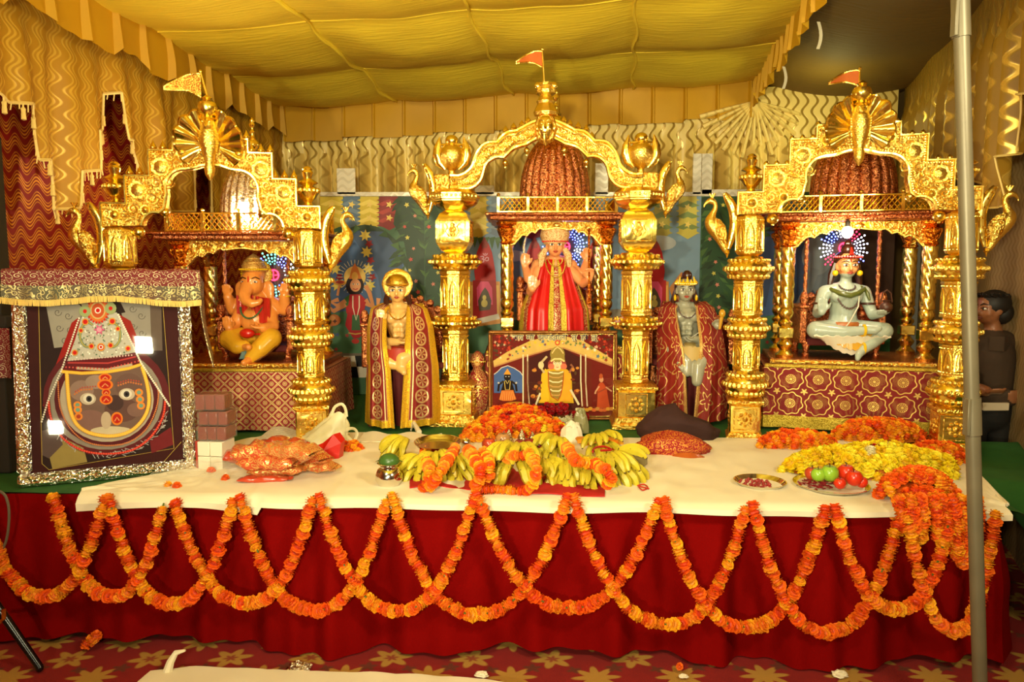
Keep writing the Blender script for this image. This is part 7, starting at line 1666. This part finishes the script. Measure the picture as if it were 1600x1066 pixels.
mb=MB(); mb.sheet(lambda u,v:V((-.02+.2*u,-.10-.03*v+.01*sin(u*9),.004+.03*(1-v)*sin(PI*u))),16,6); mb.build('loose_corner',SHINY('orange_hem',(190,100,40),(160,70,30)),o,thick=.003)
# threads and bits on the sheet
mb=MB(); mb.tube([onz(x,y,.722) for x,y in catmull([(996,759),(1006,757),(1012,762),(1004,766),(998,760),(1014,764)],4)],.0035,5); tag(mb.build('red_thread',paint(180,40,24,var=0)),'red thread curl right of the last bananas','thread')
mb=MB(); mb.tube([onz(x,y,.84) for x,y in catmull([(926,706),(930,700),(944,698),(955,703),(938,704)],4)],.006,5); tag(mb.build('red_thread',paint(170,20,16,var=0)),'red thread tied around the back right hand of bananas','thread')
# rose garland in front of the framed picture
p=at(868,652,4.94); p.z=.705; root=thing('rose_garland','garland of dark red roses and cream tuberoses in front of the framed picture','garland',p)
for i in range(46):
    a=R(200+140*i/45); flower(CREAM[0],root,(.15*cos(a)*1.1+rnd.uniform(-.01,.01),-.02-.02*rnd.random(),.11+.10*sin(a)+rnd.uniform(-.015,.015)),.020,name='tuberose')
for x,z,n in((-.165,.10,7),(-.01,.105,16),(.165,.045,8)):
    for i in range(n): flower(ROSE[0],root,(x+rnd.uniform(-.04,.04)*(2. if n>10 else 1),-.05+rnd.uniform(-.02,.01),z+rnd.uniform(-.024,.024)),.026,name='rose')
# small sequinned red figure left of the picture
p=onz(746,655,.705); p.y+=.05; root=thing('sequinned_figure','small red sequin-draped figure between the pillar and the framed picture','figurine',p)
mb=MB(); mb.lathe([(.05,0),(.055,.05),(.075,.10),(.085,.20),(.075,.28),(.05,.32),(.03,.35),(.045,.38),(.05,.42),(.035,.45),(.01,.47)],24,rf=lambda a,z:1+.05*sin(9*a)); mb.build('draped_body',brocade('sequin_red',c(150,20,22),c(120,14,18),c(235,200,120),.04,'dense'),root)
mb=MB(); beads(mb,[(.086*cos(R(a)),-.086*abs(sin(R(a))),.22) for a in range(0,181,8)],.009,.02); beads(mb,[(.06*cos(R(a)),-.06*abs(sin(R(a))),.40) for a in range(0,181,10)],.007,.016); mb.build('sequin_trim',GOLDF,root)
mb=MB(); mb.ball((0,-.035,.40),(.026,.022,.032),10,8); mb.build('face',SKG,root)
# ---- pole at right, dark post at left
a=onz(1531,1063,.0); a=at(1531,1060,2.55); b=at(1500,-20,2.55); d=(a-b).normalized(); g0=a+d*((a.z-.0)/-d.z if d.z else 0)
PG=G('grey_painted_steel'); o_=PG.co(); PG=PG.done(PG.mix(PG.noise(o_,7.,4.),c(128,118,94),c(100,92,72)),.42,.2)
root=thing('tent_pole','grey steel tent pole standing in front of the stage at right','pole',(g0.x,g0.y,0))
top=b-d*.45; mb=MB(); n=12; base=V((g0.x,g0.y,0)); mb.tube([(0,0,.0),top-base],.0245,16); mb.build('shaft',PG,root)
for t_,L in((.97,.16),(.295,.13)):
    q=(top-base)*((at(1527,650,2.55)-base).length/(top-base).length if L==.13 else (at(1503,20,2.55)-base).length/(top-base).length); dd=(top-base).normalized()
    mb=MB(); mb.tube([q-dd*L/2,q+dd*L/2],.029,16); mb.build('sleeve',PG,root); mb=MB(); mb.box(q+V((-.026,-.012,0)),(.012,.03,L),.002); mb.build('clamp_plate',PG,root)
mb=MB(); mb.box((0,0,.006),(.14,.14,.012),.003); mb.build('foot_plate',PG,root)
DKM=fabric('dark_post_wood',c(44,34,22),c(34,26,18),.8,20,.4)
PY=3.72; a=at(4,500,PY); root=thing('dark_post','dark brown post with a collar at the far left edge, behind the portrait','post',(a.x-.05,PY,.70)); zt=at(10,212,PY).z-.70; zm=at(10,502,PY).z-.70
mb=MB(); mb.box((.0,0,zt/2),(.15,.09,zt),.006); mb.build('shaft',DKM,root); mb=MB(); mb.box((.01,-.0,zm+.0),(.20,.13,.06),.006); mb.build('collar',DKM,root)
mb=MB(); mb.sheet(lambda u,v:V((-.11+.24*u,-.075-.012*sin(u*20)*v,zm-.03-.25*v)),16,8,.3,.3); o=mb.build('brocade_hanging',M_CHU,None,thick=.004); o.location=root.location; tag(o,'red brocade cloth strip hung on the dark post at the left edge','cloth')
# cable and stand leg at lower left
mb=MB(); mb.tube(catmull([tuple(sk(x,y,.14)) for x,y in((-40,760),(0,768),(12,785),(14,815),(8,850),(-10,880))],6),.006,7); tag(mb.build('cable',paint(96,84,66)),'grey cable looping down at the left end of the stage','cable')
a=onz(62,1046,.012); b=at(-20,925,a.y+.02); root=thing('tripod_stand','black tripod stand leg with a brass knob at the lower left corner','stand',a)
mb=MB(); mb.tube([(0,0,.01),b-a],[.016,.020],12); mb.ball((0,0,.006),.017,9,6); mb.build('leg',paint(14,14,16,.25,var=0),root)
k0=at(0,972,a.y)-a; mb=MB(); mb.tube([k0+V((-.05,0,-.005)),k0+V((.0,0,-.002)),k0+V((.018,0,.015)),k0+V((.020,0,.055))],.009,8); mb.build('hook',BRASS,root)
# litter on the carpet
for lb,nm,px,py,m,s in(('orange petal clump on the carpet near the left end of the skirt','marigold',143,1012,'f',.03),('small orange blossom on the carpet below the middle of the skirt','marigold',742,1016,'f',.014),('orange blossom on the carpet right of the middle','marigold',1069,1046,'f',.018),('small orange blossom on the carpet near the pole','marigold',1304,1042,'f',.016)):
    p=onz(px,py,.018); ob=thing('fallen_marigold',lb,'flower',p)
    for i in range(4 if s>.025 else 1): flower(ORA[i%3],ob,(.012*i-.02,.012*(i%2),s*.4+.005+.01*i*(s>.025)),s*.9,name='bloom')
for lb,px,py,s,m in(('crumpled foil wrapper on the carpet','467',1046,.05,SILVER),('white paper scrap on the carpet below the middle garlands','752',1056,.03,M_WHITE),('white paper scrap on the carpet near the right end','1312',1056,.035,M_WHITE),('tiny white scrap on the carpet beside the orange blossom','1068',1058,.02,M_WHITE)):
    p=onz(float(px),py,.012); mb=MB(); crumple(mb,(0,0,.0),s,s*.6,s*.5,s*90,14,10,.5); o=mb.build('litter_scrap',m,None,ang=15); o.location=p; tag(o,lb,'litter')
# ---- the boy behind the stage end
DSH=fabric('dark_shirt',c(66,46,28),c(52,36,22),.85,30,.3); DTR=fabric('dark_trousers',c(28,24,22),c(22,18,16),.85,30,.3); SKH=glossy('skin_brown',c(146,92,58),.5)
py=4.62; b0=at(1547,600,py); PR=thing('person','person in a dark brown shirt and dark trousers, hand on hip, behind the pole','person',(b0.x,py,0),R(0))
mb=MB(); hz=at(1545,478,py).z
mb.cap([(-.09,0,.06,.045),(-.09,.0,.45,.055),(-.08,0,.85,.085)],14); mb.cap([(.09,.03,.06,.045),(.09,.02,.45,.055),(.08,0,.85,.085)],14); mb.tube([(-.09,.0,.03),(-.13,-.10,.03)],[.04,.03],10); mb.tube([(.09,.03,.03),(.06,-.08,.03)],[.04,.03],10)
mb.cap([(0,0,.84,.125),(0,0,1.0,.125),(0,-.0,1.18,.14),(0,0,1.26,.11),(0,0,1.34,.055),(-.01,0,1.40,.045)],18)
for sx in(-1,1): mb.cap([(sx*.06,0,1.28,.08),(sx*.15,0,1.25,.065)],14)
mb.cap([(.16,0,1.24,.062),(.30,-.01,1.03,.045),(.20,-.10,.985,.035),(.12,-.14,.975,.028)],12); hand(mb,(.11,-.145,.975),(-1,.0,-.25),(0,1,0),.14,.4,1,.012)
mb.cap([(-.16,0,1.24,.062),(-.20,-.05,1.02,.045),(-.14,-.18,1.0,.035)],12); hand(mb,(-.13,-.20,1.0),(-.2,-1,.1),(0,0,1),.14,.5,-1,.012)
hd=MB(); head_shape(hd,(0,0,0),.105); Mz=Matrix.Rotation(R(-78),3,'Z')
hz=1.49; mb.add([Mz@p+V((-.03,0,hz)) for p in hd.v],hd.f)
def pas(q):
    if q.z>1.36: return 0
    if q.z<.90: return 2
    if q.x<.155 and q.y<-.150 and q.z<1.06 and q.z>.92: return 0
    if (q.y<-.150 and abs(q.z-1.0)<.09): return 0
    return 1
remesh(mb,'body',[SKH,DSH,DTR],PR,.011,4,pas)
fr_=thing('tmp','x','x'); 
def facep(par):
    q=bpy.data.objects.new('face',None); COL.objects.link(q); q.parent=par; q.location=(-.03,0,hz); q.rotation_euler=(0,0,R(-78)); return q
bpy.data.objects.remove(fr_)
fq=facep(PR); face_parts(fq,(0,0,0),.105,tilak=None,lip=paint(120,60,44,var=0),big=.8)
mb=MB(); mb.ball((-.005,.0,hz+.035),(.098,.090,.090),16,10); mb.ball((.045,.0,hz-.02),(.062,.075,.075),12,8)
for i in range(26): a=rnd.uniform(0,6.28); mb.tube([(-.0+.07*cos(a),.065*sin(a),hz+.08),(-.02+.098*cos(a),.092*sin(a),hz+.085+.02*rnd.random())],[.02,.004],5)
mb.build('hair',paint(22,16,12,.6),PR)
mb=MB(); mb.lathe([(.118,0),(.126,.005),(.126,.03),(.118,.035)],24,(0,0,.885),cap=False,M=Matrix.Diagonal((1.02,1.03,1))); mb.build('belt',paint(30,24,20),PR)
mb=MB(); 
mb.sheet(lambda u,v:V((-.085+.06*u,-.10-.05*u,1.33-.09*v)) ,4,4); mb.sheet(lambda u,v:V((-.03+.07*u,-.15+.05*u,1.33-.09*v)),4,4); mb.build('collar',DSH,PR,thick=.006)
mb=MB(); mb.box((-.06,-.155,.90),(.16,.02,.05),.004); o=mb.build('white_box',fabric('white_card',c(220,200,170),None,.7),None); o.name='held_packet'; o.location=PR.location; tag(o,'small white packet held at the waist of the person behind the pole','packet')
